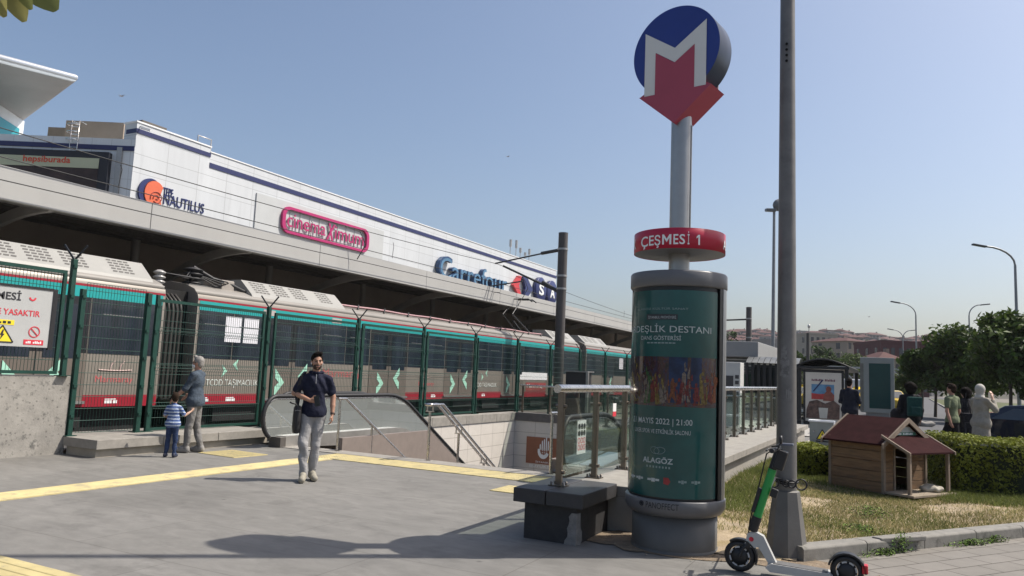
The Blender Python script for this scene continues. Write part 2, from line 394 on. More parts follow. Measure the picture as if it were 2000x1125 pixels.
# lawn and its soil, kerb, block pavement, road
K0, K1, K2 = (-0.82, 7.80), (1.25, 10.74), (5.2, 16.4)
def lawn_z(x, y):
    return .085 + .02 * math.sin(x * 1.7 + y * .9) + .018 * math.sin(y * 2.3 - x) + .012 * math.sin(x * 5.1 + 1.3 * y)
kd = unit(np.array([K1[0] - K0[0], K1[1] - K0[1], 0])); kn = np.array([kd[1], -kd[0], 0])      # kn points to the pavement
def lawn_in(x, y):
    if x < -2.4: return False
    if y > 17.6 + .1 * x: return False
    s_ = (x - K0[0]) * kn[0] + (y - K0[1]) * kn[1]
    if s_ > -.16: return False
    if x < -.85 and y < 8.2 + .15 * math.sin(x * 3): return False
    return True
lm = mat('dry_soil', (.31, .245, .165), .95, 0, .25, 4, bump=.5, bscale=40, wear=(.25, .195, .105), wthr=.48, wscale=2.6)
lw = MB(); n1 = 60; n2 = 70
for i in range(n1):
    for j in range(n2):
        x0 = -2.44 + i * .13; y0 = 7.3 + j * .15
        cx, cy = x0 + .065, y0 + .075
        s_ = (cx - K0[0]) * kn[0] + (cy - K0[1]) * kn[1]
        if s_ > -.10 or cy > 17.6: continue
        if cx < -.95 and cy < 7.55: continue
        def zz(x, y):
            z = lawn_z(x, y)
            if y < 8.6 and x < -.6: z *= max(.12, min(1, (y - 7.4) / 1.2))
            return z
        lw.add([(x0, y0, zz(x0, y0)), (x0 + .13, y0, zz(x0 + .13, y0)), (x0 + .13, y0 + .15, zz(x0 + .13, y0 + .15)), (x0, y0 + .15, zz(x0, y0 + .15))], [(0, 1, 2, 3)], True)
lo = lw.build('lawn', lm)
tag(lo, kind='structure')
kerbm = mat('kerb_concrete', (.20, .19, .17), .8, 0, .16, 7, bump=.15, bscale=60, wear=(.12, .115, .10), wthr=.55, wscale=5)
kb = MB(); pts = []
A = V3((*K0, 0)); B = V3((*K1, 0)); C_ = V3((*K2, 0))
L = np.linalg.norm(B - A); k = 0.0
def kerb_seg(a, b):
    d = unit(b - a); nn = np.array([d[1], -d[0], 0]); kb.prism([(-.17, -.1), (0, -.1), (0, .115), (-.02, .135), (-.17, .135)], a, nn, Z_, d, 0, np.linalg.norm(b - a) - .012)
for a_, b_ in ((A, B), (B, C_)):
    L = np.linalg.norm(b_ - a_); d = unit(b_ - a_); n_ = max(1, round(L / 1.0))
    for i in range(n_): kerb_seg(a_ + d * L * i / n_, a_ + d * L * (i + 1) / n_)
tag(kb.build('kerb', kerbm, bevel=.008), kind='structure')
# a loose slab lying along the inner side of the kerb
lsl = MB(); lsl.cbox(tuple(onz(1757, 1052, .125)), unit(kd + V3((.12, -.05, 0))), unit(V3((-kd[1] - .05, kd[0] - .12, 0))), Z_, .62, .10, .05)
tag(lsl.build('loose_slab', kerbm, bevel=.01), 'loose flat concrete slab lying on the grass edge behind the kerb', 'slab')
def paver_mat():
    m = mat('block_paver', (.19, .175, .155), .8, 0, .1, 4, bump=.15, bscale=70)
    n, l, b = nodes_of(m); tc = n.new('ShaderNodeTexCoord')
    mp = n.new('ShaderNodeMapping'); mp.inputs['Rotation'].default_value = (0, 0, -math.atan2(kd[1], kd[0])); l.new(tc.outputs['Object'], mp.inputs[0])
    br = n.new('ShaderNodeTexBrick'); br.inputs['Scale'].default_value = 1; br.inputs['Brick Width'].default_value = .5; br.inputs['Row Height'].default_value = .25; br.offset = .5
    br.inputs['Mortar Size'].default_value = .008; br.inputs['Color1'].default_value = (1, 1, 1, 1); br.inputs['Color2'].default_value = (.84, .84, .83, 1); br.inputs['Mortar'].default_value = (.30, .28, .25, 1)
    l.new(mp.outputs[0], br.inputs['Vector'])
    x = n.new('ShaderNodeMix'); x.data_type = 'RGBA'; x.blend_type = 'MULTIPLY'; x.inputs[0].default_value = 1
    l.new(b.inputs['Base Color'].links[0].from_socket, x.inputs[6]); l.new(br.outputs['Color'], x.inputs[7]); l.new(x.outputs[2], b.inputs['Base Color'])
    return m
pv = MB(); q = A + kn * 0 - kd * .25
pv.poly([tuple(q + Z_ * .004), tuple(q + kn * 9 + Z_ * .004), tuple(C_ + kn * 9 + Z_ * .004), tuple(C_ + Z_ * .004), tuple(B + Z_ * .004)])
tag(pv.build('pavement', paver_mat()), kind='structure')
# bare earth round the sign and pole
def earth_patch(cx, cy, rx, ry, z, seed):
    rn = random.Random(seed); vs = [(cx, cy, z)]; 
    for k in range(26):
        a = 2 * math.pi * k / 26; f = 1 + .22 * math.sin(3 * a + seed) + .12 * rn.uniform(-1, 1)
        vs.append((cx + rx * f * math.cos(a), cy + ry * f * math.sin(a), z))
    return vs, [(0, 1 + k, 1 + (k + 1) % 26) for k in range(26)]
ep = MB(); ep.add(*earth_patch(-1.5, 7.75, .95, .52, .006, 2)); ep.add(*earth_patch(-2.5, 7.75, .35, .55, .010, 4))
tag(ep.build('bare_earth', mat('bare_earth', (.19, .145, .10), .95, 0, .3, 9, bump=.5, bscale=50, wear=(.30, .26, .20), wthr=.62, wscale=6)), kind='structure')

# far pavement, road and roadside beyond the hedges
asph = mat('asphalt', (.085, .085, .088), .85, 0, .15, 1.2, bump=.15, bscale=120)
rd = MB(); rd.poly([(-.7, 17.5, .055), (9, 17.3, .055), (60, 0, .055), (90, 20, .055), (30, 60, .055), (8, 190, .055), (-4, 190, .055), (-3.2, 60, .055)])
tag(rd.build('road', asph), kind='structure')
fp = MB(); fp.poly([(-2.4, 17.4, .03), (-.68, 17.4, .03), (-.9, 30, .03), (-2.2, 30, .03), (-3.4, 60, .03), (-9, 60, .03), (-9, 27, .03), (-2.4, 26, .03)])
tag(fp.build('pavement', mat('far_pavement', (.33, .315, .29), .8, 0, .1, 2)), kind='structure')
vg = MB(); vg.poly([(3.2, 41, .09), (40, 30, .09), (60, 60, .09), (12, 150, .09), (4.5, 150, .09)])
tag(vg.build('verge', mat('verge_grass', (.075, .085, .03), .95, 0, .3, 2)), kind='structure')
vk = MB()
for a, b in (((3.2, 41), (40, 30)), ((3.2, 41), (4.5, 150))):
    vk.bar((a[0], a[1], .08), (b[0], b[1], .08), .18, .16)
tag(vk.build('kerb', kerbm), kind='structure')

# track bed beside the plaza
tb = MB(); tb.box(-18.4, -60, -.05, -13.2, 130, -.02)
tag(tb.build('track_bed', mat('ballast', (.11, .10, .09), .95, 0, .3, 14, bump=.6, bscale=30)), kind='structure')

# hill behind everything
def hill_h(x, y):
    r = math.hypot(x, y); a = math.degrees(math.atan2(x, y))
    t = max(0, min(1, (r - 230) / 520)); h = (t * t * (3 - 2 * t)) * 43
    h *= .78 + .12 * math.sin(a * .55 + 1) + .10 * math.sin(a * 1.4) 
    return h
P = []
for i in range(40):
    r = 200 + i * 24; row = []
    for k in range(91):
        a = R(-75 + 140 * k / 90); row.append((r * math.sin(a), r * math.cos(a), hill_h(r * math.sin(a), r * math.cos(a)) - .3))
    P.append(row)
hm = MB(); hm.grid(P)
tag(hm.build('hills', mat('hill_cover', (.065, .058, .045), .95, 0, .4, .05, wear=(.06, .07, .035), wthr=.5, wscale=.03)), kind='structure')
# ================================================================== SHOPPING MALL
def panel_mat(name, col, w, h, ang=0.0, joint=.80, var=.03):
    m = mat(name, col, .45, .0, var + .03, .9, rvar=.06, streak=.1, wear=tuple(c * .88 for c in col), wthr=.58, wscale=1.4)
    n, l, b = nodes_of(m); tc = n.new('ShaderNodeTexCoord')
    mp = n.new('ShaderNodeMapping'); mp.inputs['Rotation'].default_value = (0, 0, -ang); l.new(tc.outputs['Object'], mp.inputs[0])
    sx = n.new('ShaderNodeSeparateXYZ'); l.new(mp.outputs[0], sx.inputs[0])
    ad = n.new('ShaderNodeMath'); l.new(sx.outputs[0], ad.inputs[0]); l.new(sx.outputs[1], ad.inputs[1])
    cb = n.new('ShaderNodeCombineXYZ'); l.new(ad.outputs[0], cb.inputs[0]); l.new(sx.outputs[2], cb.inputs[1])
    br = n.new('ShaderNodeTexBrick'); br.offset = 0; br.inputs['Scale'].default_value = 1; br.inputs['Brick Width'].default_value = w; br.inputs['Row Height'].default_value = h
    br.inputs['Mortar Size'].default_value = .02; br.inputs['Mortar Smooth'].default_value = .3
    br.inputs['Color1'].default_value = (1, 1, 1, 1); br.inputs['Color2'].default_value = (.955, .96, .965, 1); br.inputs['Mortar'].default_value = (joint, joint, joint, 1)
    l.new(cb.outputs[0], br.inputs['Vector'])
    x = n.new('ShaderNodeMix'); x.data_type = 'RGBA'; x.blend_type = 'MULTIPLY'; x.inputs[0].default_value = 1
    l.new(b.inputs['Base Color'].links[0].from_socket, x.inputs[6]); l.new(br.outputs['Color'], x.inputs[7]); l.new(x.outputs[2], b.inputs['Base Color'])
    return m
MX = -45.0
mall_w = panel_mat('mall_panel', (.55, .57, .59), 2.6, 1.25, joint=.62)
navy = mat('navy_band', (.018, .025, .10), .5, 0, .1, 2)
mall = empty('shopping_mall', label='long white panelled shopping mall with navy stripe behind the station', cat='building')
w = MB(); w.box(-92, 38.08, 0, MX, 101.7, 16.75); w.build('wall', mall_w, mall)
w = MB(); w.box(-91.8, 38.1, 15.62, MX + .05, 101.75, 15.98); w.build('stripe', navy, mall)
w = MB(); w.box(-92.1, 38.06, 16.75, MX + .06, 101.8, 16.83); w.build('parapet_cap', white_paint, mall)
w = MB(); w.box(-46.2, 32.0, 0, MX + .02, 38.08, 17.1); w.build('tower_wall', mall_w, mall)
w = MB(); w.box(-46.0, 31.98, 16.38, MX + .07, 38.12, 16.68); w.build('stripe', navy, mall)
w = MB(); w.box(-46.3, 31.95, 17.1, MX + .08, 38.15, 17.2); w.build('parapet_cap', white_paint, mall)
# wing parallel to the picture, seen left of the tower
WP = V3((-45, 32, 0)); WU = V3((.889, .457, 0)); WN = V3((.457, -.889, 0))
wg = panel_mat('mall_wing_panel', (.58, .62, .65), 1.3, 2.2, math.atan2(.457, .889), .72)
w = MB(); w.cbox(WP - WU * 17 - WN * 8 + Z_ * 7.95, WU, WN, Z_, 34, 16, 15.9); w.build('wing_wall', wg, mall)
w = MB(); w.cbox(WP - WU * 17 + WN * .03 + Z_ * 15.27, WU, WN, Z_, 34, .06, .32); w.build('stripe', navy, mall)
w = MB(); w.cbox(WP - WU * .9 + WN * .05 + Z_ * 13.3, WU, WN, Z_, .35, .2, 4.0); w.build('downpipe', steel_dull, mall)
# roof structures of the mall
q = ond(212, 253, 62); w = MB(); w.cbox((q[0], q[1], (15 + q[2]) / 2), WU, WN, Z_, 4.6, 4, q[2] - 15); q2 = ond(150, 264, 64); w.cbox((q2[0], q2[1], (15 + q2[2]) / 2), WU, WN, Z_, 2.4, 4, q2[2] - 15); w.build('roof_house', mat('brown_render', (.26, .21, .165), .8, 0, .1, .8), mall)
w = MB(); w.box(-47.3, 33.3, 16.0, -46.3, 35.3, 17.85); w.build('roof_unit', mat('roof_unit_brown', (.10, .09, .08), .8, 0, .15, 2), mall, bevel=.04)
w = MB()
for s_ in (-.25, .25): w.tube([WP - WU * 4 + WU * s_ + Z_ * 14.8 + WN * .1, WP - WU * 4 + WU * s_ + Z_ * 17.0 + WN * .1, WP - WU * 4 + WU * s_ + Z_ * 17.0 - WN * .7], .03, 6)
for k in range(8): w.bar(WP - WU * 4.25 + Z_ * (14.9 + .28 * k) + WN * .1, WP - WU * 3.75 + Z_ * (14.9 + .28 * k) + WN * .1, .03)
for k in range(3): w.lathe([(.38, 0), (.38, .05)], WP - WU * 4 + WN * .3 + Z_ * (15.6 + .5 * k), 14)
w.build('roof_ladder', chrome, mall)
w = MB(); w.tube([(-45.6, 37.4, 17.1), (-45.6, 37.4, 17.9), (-45.6, 38.6, 17.9), (-45.6, 38.6, 16.8)], .05, 6); w.build('roof_rail', steel_dull, mall)
cmr = MB(); cmr.bar((MX + .02, 32.25, 16.9), (MX + .5, 32.25, 16.75), .07); cmr.bar((MX + .3, 32.1, 16.72), (MX + .75, 32.5, 16.6), .16); cmr.build('security_camera', white_paint, mall, bevel=.01)
an = MB()
for y in (88.5, 90.2, 91.5, 93.0, 94.3):
    h = 1.6 + .7 * math.sin(y); an.tube([(-46, y, 16.8), (-46, y, 17.2 + h)], .05, 5); an.box(-46.1, y - .12, 17.2 + h * .5, -45.85, y + .12, 17.2 + h)
an.build('antenna_group', steel_dull, mall)

# rounded roof canopy and glazed tower at the far left of the mall
ov = empty('entrance_tower', label='mall corner tower with teal glazing under a huge cantilevered silver roof', cat='building')
tip = V3((-55.02, 33.93, 22.0)); d1 = unit(V3((-56.65, 29.24, 22)) - tip); d2 = unit(V3((-69.28, 38.35, 22)) - tip)
Lf, Lb = 26.0, 15.0
def ovp(a, b, z): return tip + d1 * a + d2 * b + Z_ * z
prof = [(.34, 0), (.16, .04), (.04, .14), (0, .3), (.04, .46), (.16, .58), (.34, .62)]
rf = MB(); P = []
for (i, h) in prof: P.append([ovp(Lf, i, h), ovp(i, i, h)])
rf.grid(P, True)
rs = MB(); rs.grid([[ovp(i, i, h), ovp(i, Lb, h)] for i, h in prof], True); rs.build('side_edge', mat('soffit_brown', (.22, .205, .195), .6, .1, .1, .3), ov)
rf.build('roof_edge', mat('silver_roof_edge', (.60, .62, .64), .3, .7, .05, .6), ov)
us = MB(); us.poly([ovp(Lf, .34, 0), ovp(.34, .34, 0), ovp(.34, Lb, 0), ovp(Lf, Lb, 0)]); us.poly([ovp(Lf, .34, .62), ovp(.34, .34, .62), ovp(.34, Lb, .62), ovp(Lf, Lb, .62)])
us.build('soffit', mat('soffit_brown', (.11, .10, .095), .6, .1, .1, .3), ov)
tc0 = V3((-69.28, 38.35, 0)); td = unit(V3((-66.76, 34.86, 0)) - V3((-69.28, 38.35, 0))); tn = V3((td[1], -td[0], 0)); tn = tn if np.dot(tn, -tc0) > 0 else -tn
tw = MB(); tw.cbox(tc0 + td * 10 - tn * 4 + Z_ * 11, td, tn, Z_, 20, 8, 22); tw.build('wall', panel_mat('tower_panel', (.55, .58, .60), 1.1, 1.4, 0, .7), ov)
tg = MB(); tg.cbox(tc0 + td * 10.85 + tn * .03 + Z_ * 19.0, td, tn, Z_, 20, .06, 4.1); tg.build('window', mat('teal_glazing', (.03, .28, .32), .12, .2, .12, .4, spec=.8), ov)

# ---------------------------------------------------------------- signs on the mall
FX = MX + .02
# nautilus sign
sg = empty('facade_sign', label='orange and navy spiral shell sign with navy lettering on the mall tower', cat='sign')
c0 = onx(297, 379, FX); R0 = 1.02; SS = .80
def spiral(r_a, r_b, turns, t0, n=40):
    return [(c0[1] + (r_a + (r_b - r_a) * k / n) * math.cos(t0 + turns * 2 * math.pi * k / n) * 1.05, c0[2] + (r_a + (r_b - r_a) * k / n) * math.sin(t0 + turns * 2 * math.pi * k / n)) for k in range(n + 1)]
def yz(mb, poly, x0, x1): mb.prism([(p[0], p[1]) for p in poly], (0, 0, 0), Y_, Z_, X_, x0, x1)
m_ = MB(); yz(m_, [(c0[1] - .2 + .92 * math.cos(t), c0[2] + 1.0 * math.sin(t)) for t in np.linspace(R(75), R(290), 20)] + [(c0[1] + .05 + .80 * math.cos(t), c0[2] + .92 * math.sin(t)) for t in np.linspace(R(285), R(80), 20)], FX, FX + .15)
m_.build('crescent', mat('navy_sign', (.02, .03, .12), .4, 0, .1, 2), sg)
m_ = MB(); yz(m_, [(c0[1] + .05 + .78 * math.cos(t), c0[2] + .88 * math.sin(t)) for t in np.linspace(R(40), R(318), 30)] + [(c0[1] + .45, c0[2] - .1)], FX, FX + .22)
m_.build('shell', mat('orange_sign', (.62, .13, .06), .45, 0, .08, 2), sg)
m_ = MB()
for (a, b) in ((.48, .30), (.26, .06)):
    o_ = [(c0[1] + .2 + r * math.cos(t), c0[2] - .26 + r * math.sin(t)) for r, t in zip(np.linspace(a, b, 24), np.linspace(R(200), R(-130), 24))]
    m_.tube([(FX + .24, p[0], p[1]) for p in o_], .035, 5)
m_.build('spiral_line', mat('dark_orange', (.30, .045, .03), .5, 0, .1, 3), sg)
t = MB(); a = onx(318, 378, FX); b = onx(337, 384, FX); t.text('TEPE', (FX, a[1], a[2] - .1), Y_, Z_, w=b[1] - a[1], h=.55, depth=.06, bold=.0)
a = onx(318, 397, FX); b = onx(394, 417, FX); t.text('NAUTILUS', (FX, a[1], a[2] - .05), Y_, Z_, w=(b[1] - a[1]) * 1.04, h=.74, depth=.06, bold=.0); t.build('lettering', mat('navy_sign', (.02, .03, .12), .4), sg)
# cinema sign
bd = MB(); a = onx(500, 378, FX); bd.box(MX + .01, 42.8, 10.5, MX + .10, 59.4, 14.82); tag(bd.build('backing_board', mat('grey_board', (.46, .475, .48), .6, 0, .04, 1)), 'plain light grey board mounted on the mall behind the cinema sign', 'board')
sg = empty('cinema_sign', label='magenta rounded frame sign with cinema lettering on the grey board', cat='sign')
mag = mat('magenta_sign', (.40, .02, .13), .4, 0, .08, 2)
y0, y1, z0, z1, rr_ = 45.5, 56.9, 12.2, 14.42, .8
def rrect(y0, y1, z0, z1, r, n=8):
    o = []
    for (cy, cz, a) in ((y1 - r, z1 - r, 0), (y0 + r, z1 - r, 90), (y0 + r, z0 + r, 180), (y1 - r, z0 + r, 270)):
        o += [(cy + r * math.cos(R(a + 90 * k / n)), cz + r * math.sin(R(a + 90 * k / n))) for k in range(n + 1)]
    return o
fr = MB(); O_ = rrect(y0, y1, z0, z1, rr_); I_ = rrect(y0 + .36, y1 - .36, z0 + .22, z1 - .22, rr_ * .75); n_ = len(O_)
xa, xb = MX + .12, MX + .34
for i in range(n_):
    j = (i + 1) % n_
    A_, B_, C2, D_ = (xb, *O_[i]), (xb, *O_[j]), (xb, *I_[j]), (xb, *I_[i]); fr.quad(A_, B_, C2, D_)
    fr.quad((xa, *O_[i]), (xa, *O_[j]), B_, A_); fr.quad((xa, *I_[i]), (xa, *I_[j]), C2, D_)
fr.build('frame', mag, sg)
gr_ = MB()
for k in range(9): yy = y0 + 1 + k * 1.2; gr_.bar((MX + .14, yy, z0 + .2), (MX + .14, yy, z1 - .2), .03)
gr_.build('support_bars', steel_dull, sg)
t = MB(); t.text('cinema', (MX + .2, 46.15, 12.78), Y_, Z_, w=4.7, h=1.12, depth=.05, bold=.0); t.text('x', (MX + .24, 50.95, 12.5), Y_, Z_, w=1.1, h=1.5, depth=.05, bold=.0, shear=.25); t.text('imum', (MX + .2, 52.1, 12.78), Y_, Z_, w=4.1, h=1.12, depth=.05, bold=.0)
t.build('lettering', mag, sg)
# supermarket lettering
blue_l = mat('blue_letter', (.02, .06, .15), .35, 0, .15, 1.5); navy_l = mat('navy_sign', (.02, .03, .12), .4)
sg = empty('supermarket_sign', label='large blue raised supermarket lettering with emblem and two round letters on the mall', cat='sign')
t = MB(); t.text('C', (MX + .1, 68.9, 11.45), Y_, Z_, w=2.7, h=2.6, depth=.5, bold=.0); t.text('arrefour', (MX + .1, 71.5, 11.45), Y_, Z_, w=13.6, h=2.4, depth=.5, bold=.0); t.build('lettering', blue_l, sg)
t = MB(); t.text('C', (MX + .62, 69.15, 11.6), Y_, Z_, w=2.3, h=2.25); t.text('arrefour', (MX + .62, 71.7, 11.5), Y_, Z_, w=13.3, h=2.28); t.build('letter_face', mat('pale_blue_face', (.08, .19, .32), .4, 0, .3, 1), sg)
m_ = MB(); yz(m_, [(87.0, 12.9), (88.6, 14.3), (89.4, 14.3), (88.7, 13.0), (89.4, 11.9), (88.5, 11.9)], MX + .1, MX + .45); m_.build('emblem', mat('red_emblem', (.5, .04, .05), .45, 0, .1, 2), sg)
m_ = MB(); yz(m_, [(89.7, 14.35), (90.8, 14.5), (92.9, 12.9), (90.9, 11.4), (90.2, 11.6), (90.6, 13.0)], MX + .1, MX + .5); m_.build('emblem', navy_l, sg)
for (py, ch) in ((95.4, 'S'), (99.2, 'A')):
    m_ = MB(); m_.lathe([(0, 0), (1.75, 0), (1.75, .45), (1.68, .5), (0, .5)], (MX + .1, py, 13.2), 28, axis=(Y_, Z_, X_)); dsc = m_.build('disc', navy_l, sg)
    t = MB(); t.text(ch, (MX + .64, py - .8, 12.4), Y_, Z_, w=1.6, h=1.6, bold=.03); t.build('letter', ink_white, dsc)
# billboard on the wing
def wgp(u, z, d=0.0): return WP + WU * u + WN * d + Z_ * z
bb = empty('billboard', label='black framed billboard with pale green strip and red lettering on the mall wing', cat='billboard')
w = MB(); w.cbox(wgp(-8.7, 12.9, .25), WU, WN, Z_, 14.6, .4, 3.9); w.build('frame', mat('billboard_black', (.014, .016, .024), .5, 0, .15, 1), bb)
w = MB(); w.cbox(wgp(-9.0, 14.05, .47), WU, WN, Z_, 14.0, .03, .68); w.build('strip', mat('pale_green_strip', (.42, .45, .32), .6, 0, .08, .5), bb)
w = MB(); w.cbox(wgp(-9.0, 12.3, .47), WU, WN, Z_, 14.0, .03, 2.75); w.build('poster', mat('dark_poster', (.035, .02, .018), .5, 0, .7, .5, wear=(.20, .03, .015), wthr=.56, wscale=.35), bb)
t = MB(); t.text('hepsiburada', wgp(-6.95, 13.86, .50), WU, Z_, w=3.1, h=.55, bold=.02); t.build('lettering', mat('orange_red', (.55, .06, .03), .6, 0, .05, 2), bb)

# ================================================================== STATION CANOPY
can = empty('platform_canopy', label='long grey platform canopy with deep fascia and dark ribbed underside', cat='canopy')
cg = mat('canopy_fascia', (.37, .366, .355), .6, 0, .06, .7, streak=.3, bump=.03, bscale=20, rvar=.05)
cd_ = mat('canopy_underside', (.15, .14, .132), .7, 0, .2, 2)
CY0, CY1 = -6, 84
w = MB()
for k in range(15):
    y = CY0 + k * 6; w.box(-16.12, y, 4.66, -16.0, y + 5.985, 5.34)
w.build('fascia', cg, can, bevel=.01)
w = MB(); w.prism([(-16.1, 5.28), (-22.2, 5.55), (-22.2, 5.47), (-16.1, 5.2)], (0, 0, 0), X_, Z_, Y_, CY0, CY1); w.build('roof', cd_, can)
w = MB(); w.box(-16.32, CY0, 4.66, -16.121, CY1, 4.74); w.build('gutter', steel_dull, can)
for k in range(7):
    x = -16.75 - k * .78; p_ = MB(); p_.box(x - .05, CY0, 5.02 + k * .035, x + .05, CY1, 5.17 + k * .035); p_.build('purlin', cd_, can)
w = MB(); w.box(-21.85, CY0, .9, -21.7, CY1, 5.46); w.build('back_wall', mat('canopy_back_wall', (.36, .31, .275), .7, 0, .12, .8), can)
w = MB(); w.box(-22, CY0, -.05, -18.0, CY1, .9); w.build('platform', stone_lt, can)
for k in range(-2, 13):
    y = 9.66 + 5.6 * k
    pts = [(-21.0 + 4.95 * (1 - math.cos(R(90) * i / 10)) if False else -20.9 + 4.8 * math.sin(R(90) * i / 10) ** 1.0, y, 3.1 + 1.62 * (1 - math.cos(R(90) * i / 10)) ** .62) for i in range(11)]
    pts = [(-20.9 + 4.8 * (i / 10), y, 2.9 + 1.85 * (1 - (1 - i / 10) ** 2.2)) for i in range(11)]
    b_ = MB(); 
    for i in range(10): b_.bar(pts[i], pts[i + 1], .11, .24, side=(0, 1, 0))
    b_.tube([(-20.95, y, .9), (-20.95, y, 5.2)], .13, 10)
    b_.build('bracket', mat('canopy_bracket', (.36, .345, .33), .55, .3, .1, 3), can)

# ================================================================== TRAIN
TX = -14.5
tr_body = mat('train_champagne', (.235, .21, .182), .38, .15, .06, 1.0, streak=.15, rvar=.08, wear=(.18, .16, .14), wthr=.58, wscale=1.4)
tr_roofm = mat('train_roof', (.225, .21, .19), .5, .0, .08, 1.2)
tr_red = mat('train_red', (.28, .014, .028), .4, 0, .08, 1.5)
tr_teal = mat('train_teal', (.018, .31, .305), .35, 0, .06, 1.5)
tr_win = mat('train_window', (.019, .025, .037), .12, 0, .6, 1.6, spec=.6, streak=.25, rvar=.06)  # vertical lighter and darker streaks in the colour imitate reflections on the panes
tr_door = mat('train_door', (.155, .132, .113), .4, .1, .07, 1.2)
tr_under = mat('train_underframe', (.012, .012, .013), .8, 0, .3, 4)
mint = mat('mint_chevron', (.36, .66, .52), .5, 0, .08, 2)
train = empty('commuter_train', label='champagne commuter train with red skirt stripe and teal band at the platform', cat='train')
prof_b = [(-14.52, .60), (-14.5, .75), (-14.5, 3.03), (-14.53, 3.14), (-14.66, 3.27), (-14.95, 3.38), (-15.5, 3.46), (-15.95, 3.48)]
prof_full = prof_b + [(-31.9 - x, z) for x, z in prof_b[::-1]]
def car(y0, y1, doors, name='carriage'):
    b = MB(); b.prism(prof_full, (0, 0, 0), X_, Z_, Y_, y0, y1, True); body = b.build(name, [tr_body], train)
    b = MB(); b.prism([(x, z) for x, z in prof_full[3:-3]] , (0, 0, .004), X_, Z_, Y_, y0 + .004, y1 - .004, True); b.build('roof', tr_roofm, body)
    b = MB(); b.box(TX - .1, y0 + .01, .595, TX + .006, y1 - .01, .83); b.build('skirt_stripe', tr_red, body)
    b = MB(); b.box(TX - .1, y0 + .01, 3.0, TX + .006, y1 - .01, 3.045); b.build('red_line', tr_red, body)
    b = MB(); b.box(TX - .1, y0 + .06, 2.78, TX + .006, y1 - .06, 2.995); b.build('teal_band', tr_teal, body)
    b = MB(); b.box(-17.2, y0 + .3, .05, -14.75, y1 - .3, .59); 
    for k in range(int((y1 - y0) / 2.2)): b.box(-14.75, y0 + .8 + k * 2.2, .18 + .1 * (k % 2), -14.62, y0 + 2.3 + k * 2.2, .57)
    b.build('underframe', tr_under, body)
    # window band split at the doors
    ed = [y0 + .06]
    for d in doors: ed += [d - 1.02, d + 1.02]
    ed.append(y1 - .06)
    for i in range(0, len(ed) - 1, 2):
        a, c = ed[i], ed[i + 1]; n_ = max(1, round((c - a) / 1.35))
        for k in range(n_):
            w_ = MB(); w_.box(TX - .05, a + (c - a) * k / n_ + .012, 1.665, TX + .008, a + (c - a) * (k + 1) / n_ - .012, 2.775); w_.build('window', tr_win, body)
            v_ = MB(); ya = a + (c - a) * (k + .15) / n_; v_.bar((TX + .010, ya, 2.47), (TX + .010, a + (c - a) * (k + .8) / n_, 2.47), .012); v_.build('vent_edge', steel_dull, body)
    for d in doors:
        dr = MB(); dr.box(TX - .05, d - 1.0, .72, TX + .012, d + 1.0, 1.66); do = dr.build('door', tr_door, body)
        dr = MB(); dr.box(TX - .05, d - 1.0, 1.66, TX + .010, d + 1.0, 2.775); dr.build('door_frame', mat('door_black', (.02, .02, .024), .25, 0, .1, 3), do)
        for s_ in (-1, 1):
            q = MB(); q.box(TX, min(d + s_ * .12, d + s_ * .86), 1.55, TX + .016, max(d + s_ * .12, d + s_ * .86), 2.62); q.build('door_window', tr_win, do)
        q = MB(); q.box(TX, d - .012, .74, TX + .018, d + .012, 2.7); q.build('seal', black_rub, do)
        q = MB(); q.box(TX - .02, d - 1.03, .66, TX + .07, d + 1.03, .715); q.build('sill', steel_dull, do)
        for s_, dz in ((1, 0.0), (-1, .16)):      # mint chevrons, one on each leaf
            cy, cz = d - s_ * .42, 1.12 + dz
            pts = [(cy - s_ * .17, cz + .36), (cy + s_ * .17, cz), (cy - s_ * .17, cz - .36), (cy - s_ * .17, cz - .12), (cy - s_ * .02, cz), (cy - s_ * .17, cz + .12)]
            q = MB(); q.prism(pts, (0, 0, 0), Y_, Z_, X_, TX + .019, TX + .022); q.build('chevron', mint, do)
    return body
carA = car(-14.5, 11.42, [-9.0, -4.6, -.2, 4.2, 8.7])
carB = car(12.3, 36.05, [15.5, 19.85, 24.2, 28.6, 33.0])
carC = car(36.95, 62, [40.3, 44.7, 49.1, 53.5, 57.9])
for (ya, yb) in ((11.42, 12.3), (36.05, 36.95)):
    g_ = MB(); g_.box(-17.2, ya, .7, -14.85, yb, 3.2); gg = g_.build('gangway', mat('gangway_black', (.007, .007, .007), .7, 0, .2, 5), train)
    n_ = 5
    for k in range(n_):
        y = ya + (yb - ya) * (k + .5) / n_ * .62 + .03; f_ = MB()
        f_.tube([(-14.62, y, .75), (-14.60, y, 2.7), (-14.66, y, 2.92), (-14.85, y, 3.08), (-15.3, y, 3.15)], .035, 8); f_.build('bellows_fold', mat('bellows', (.028, .025, .022), .6, 0, .2, 8), gg)
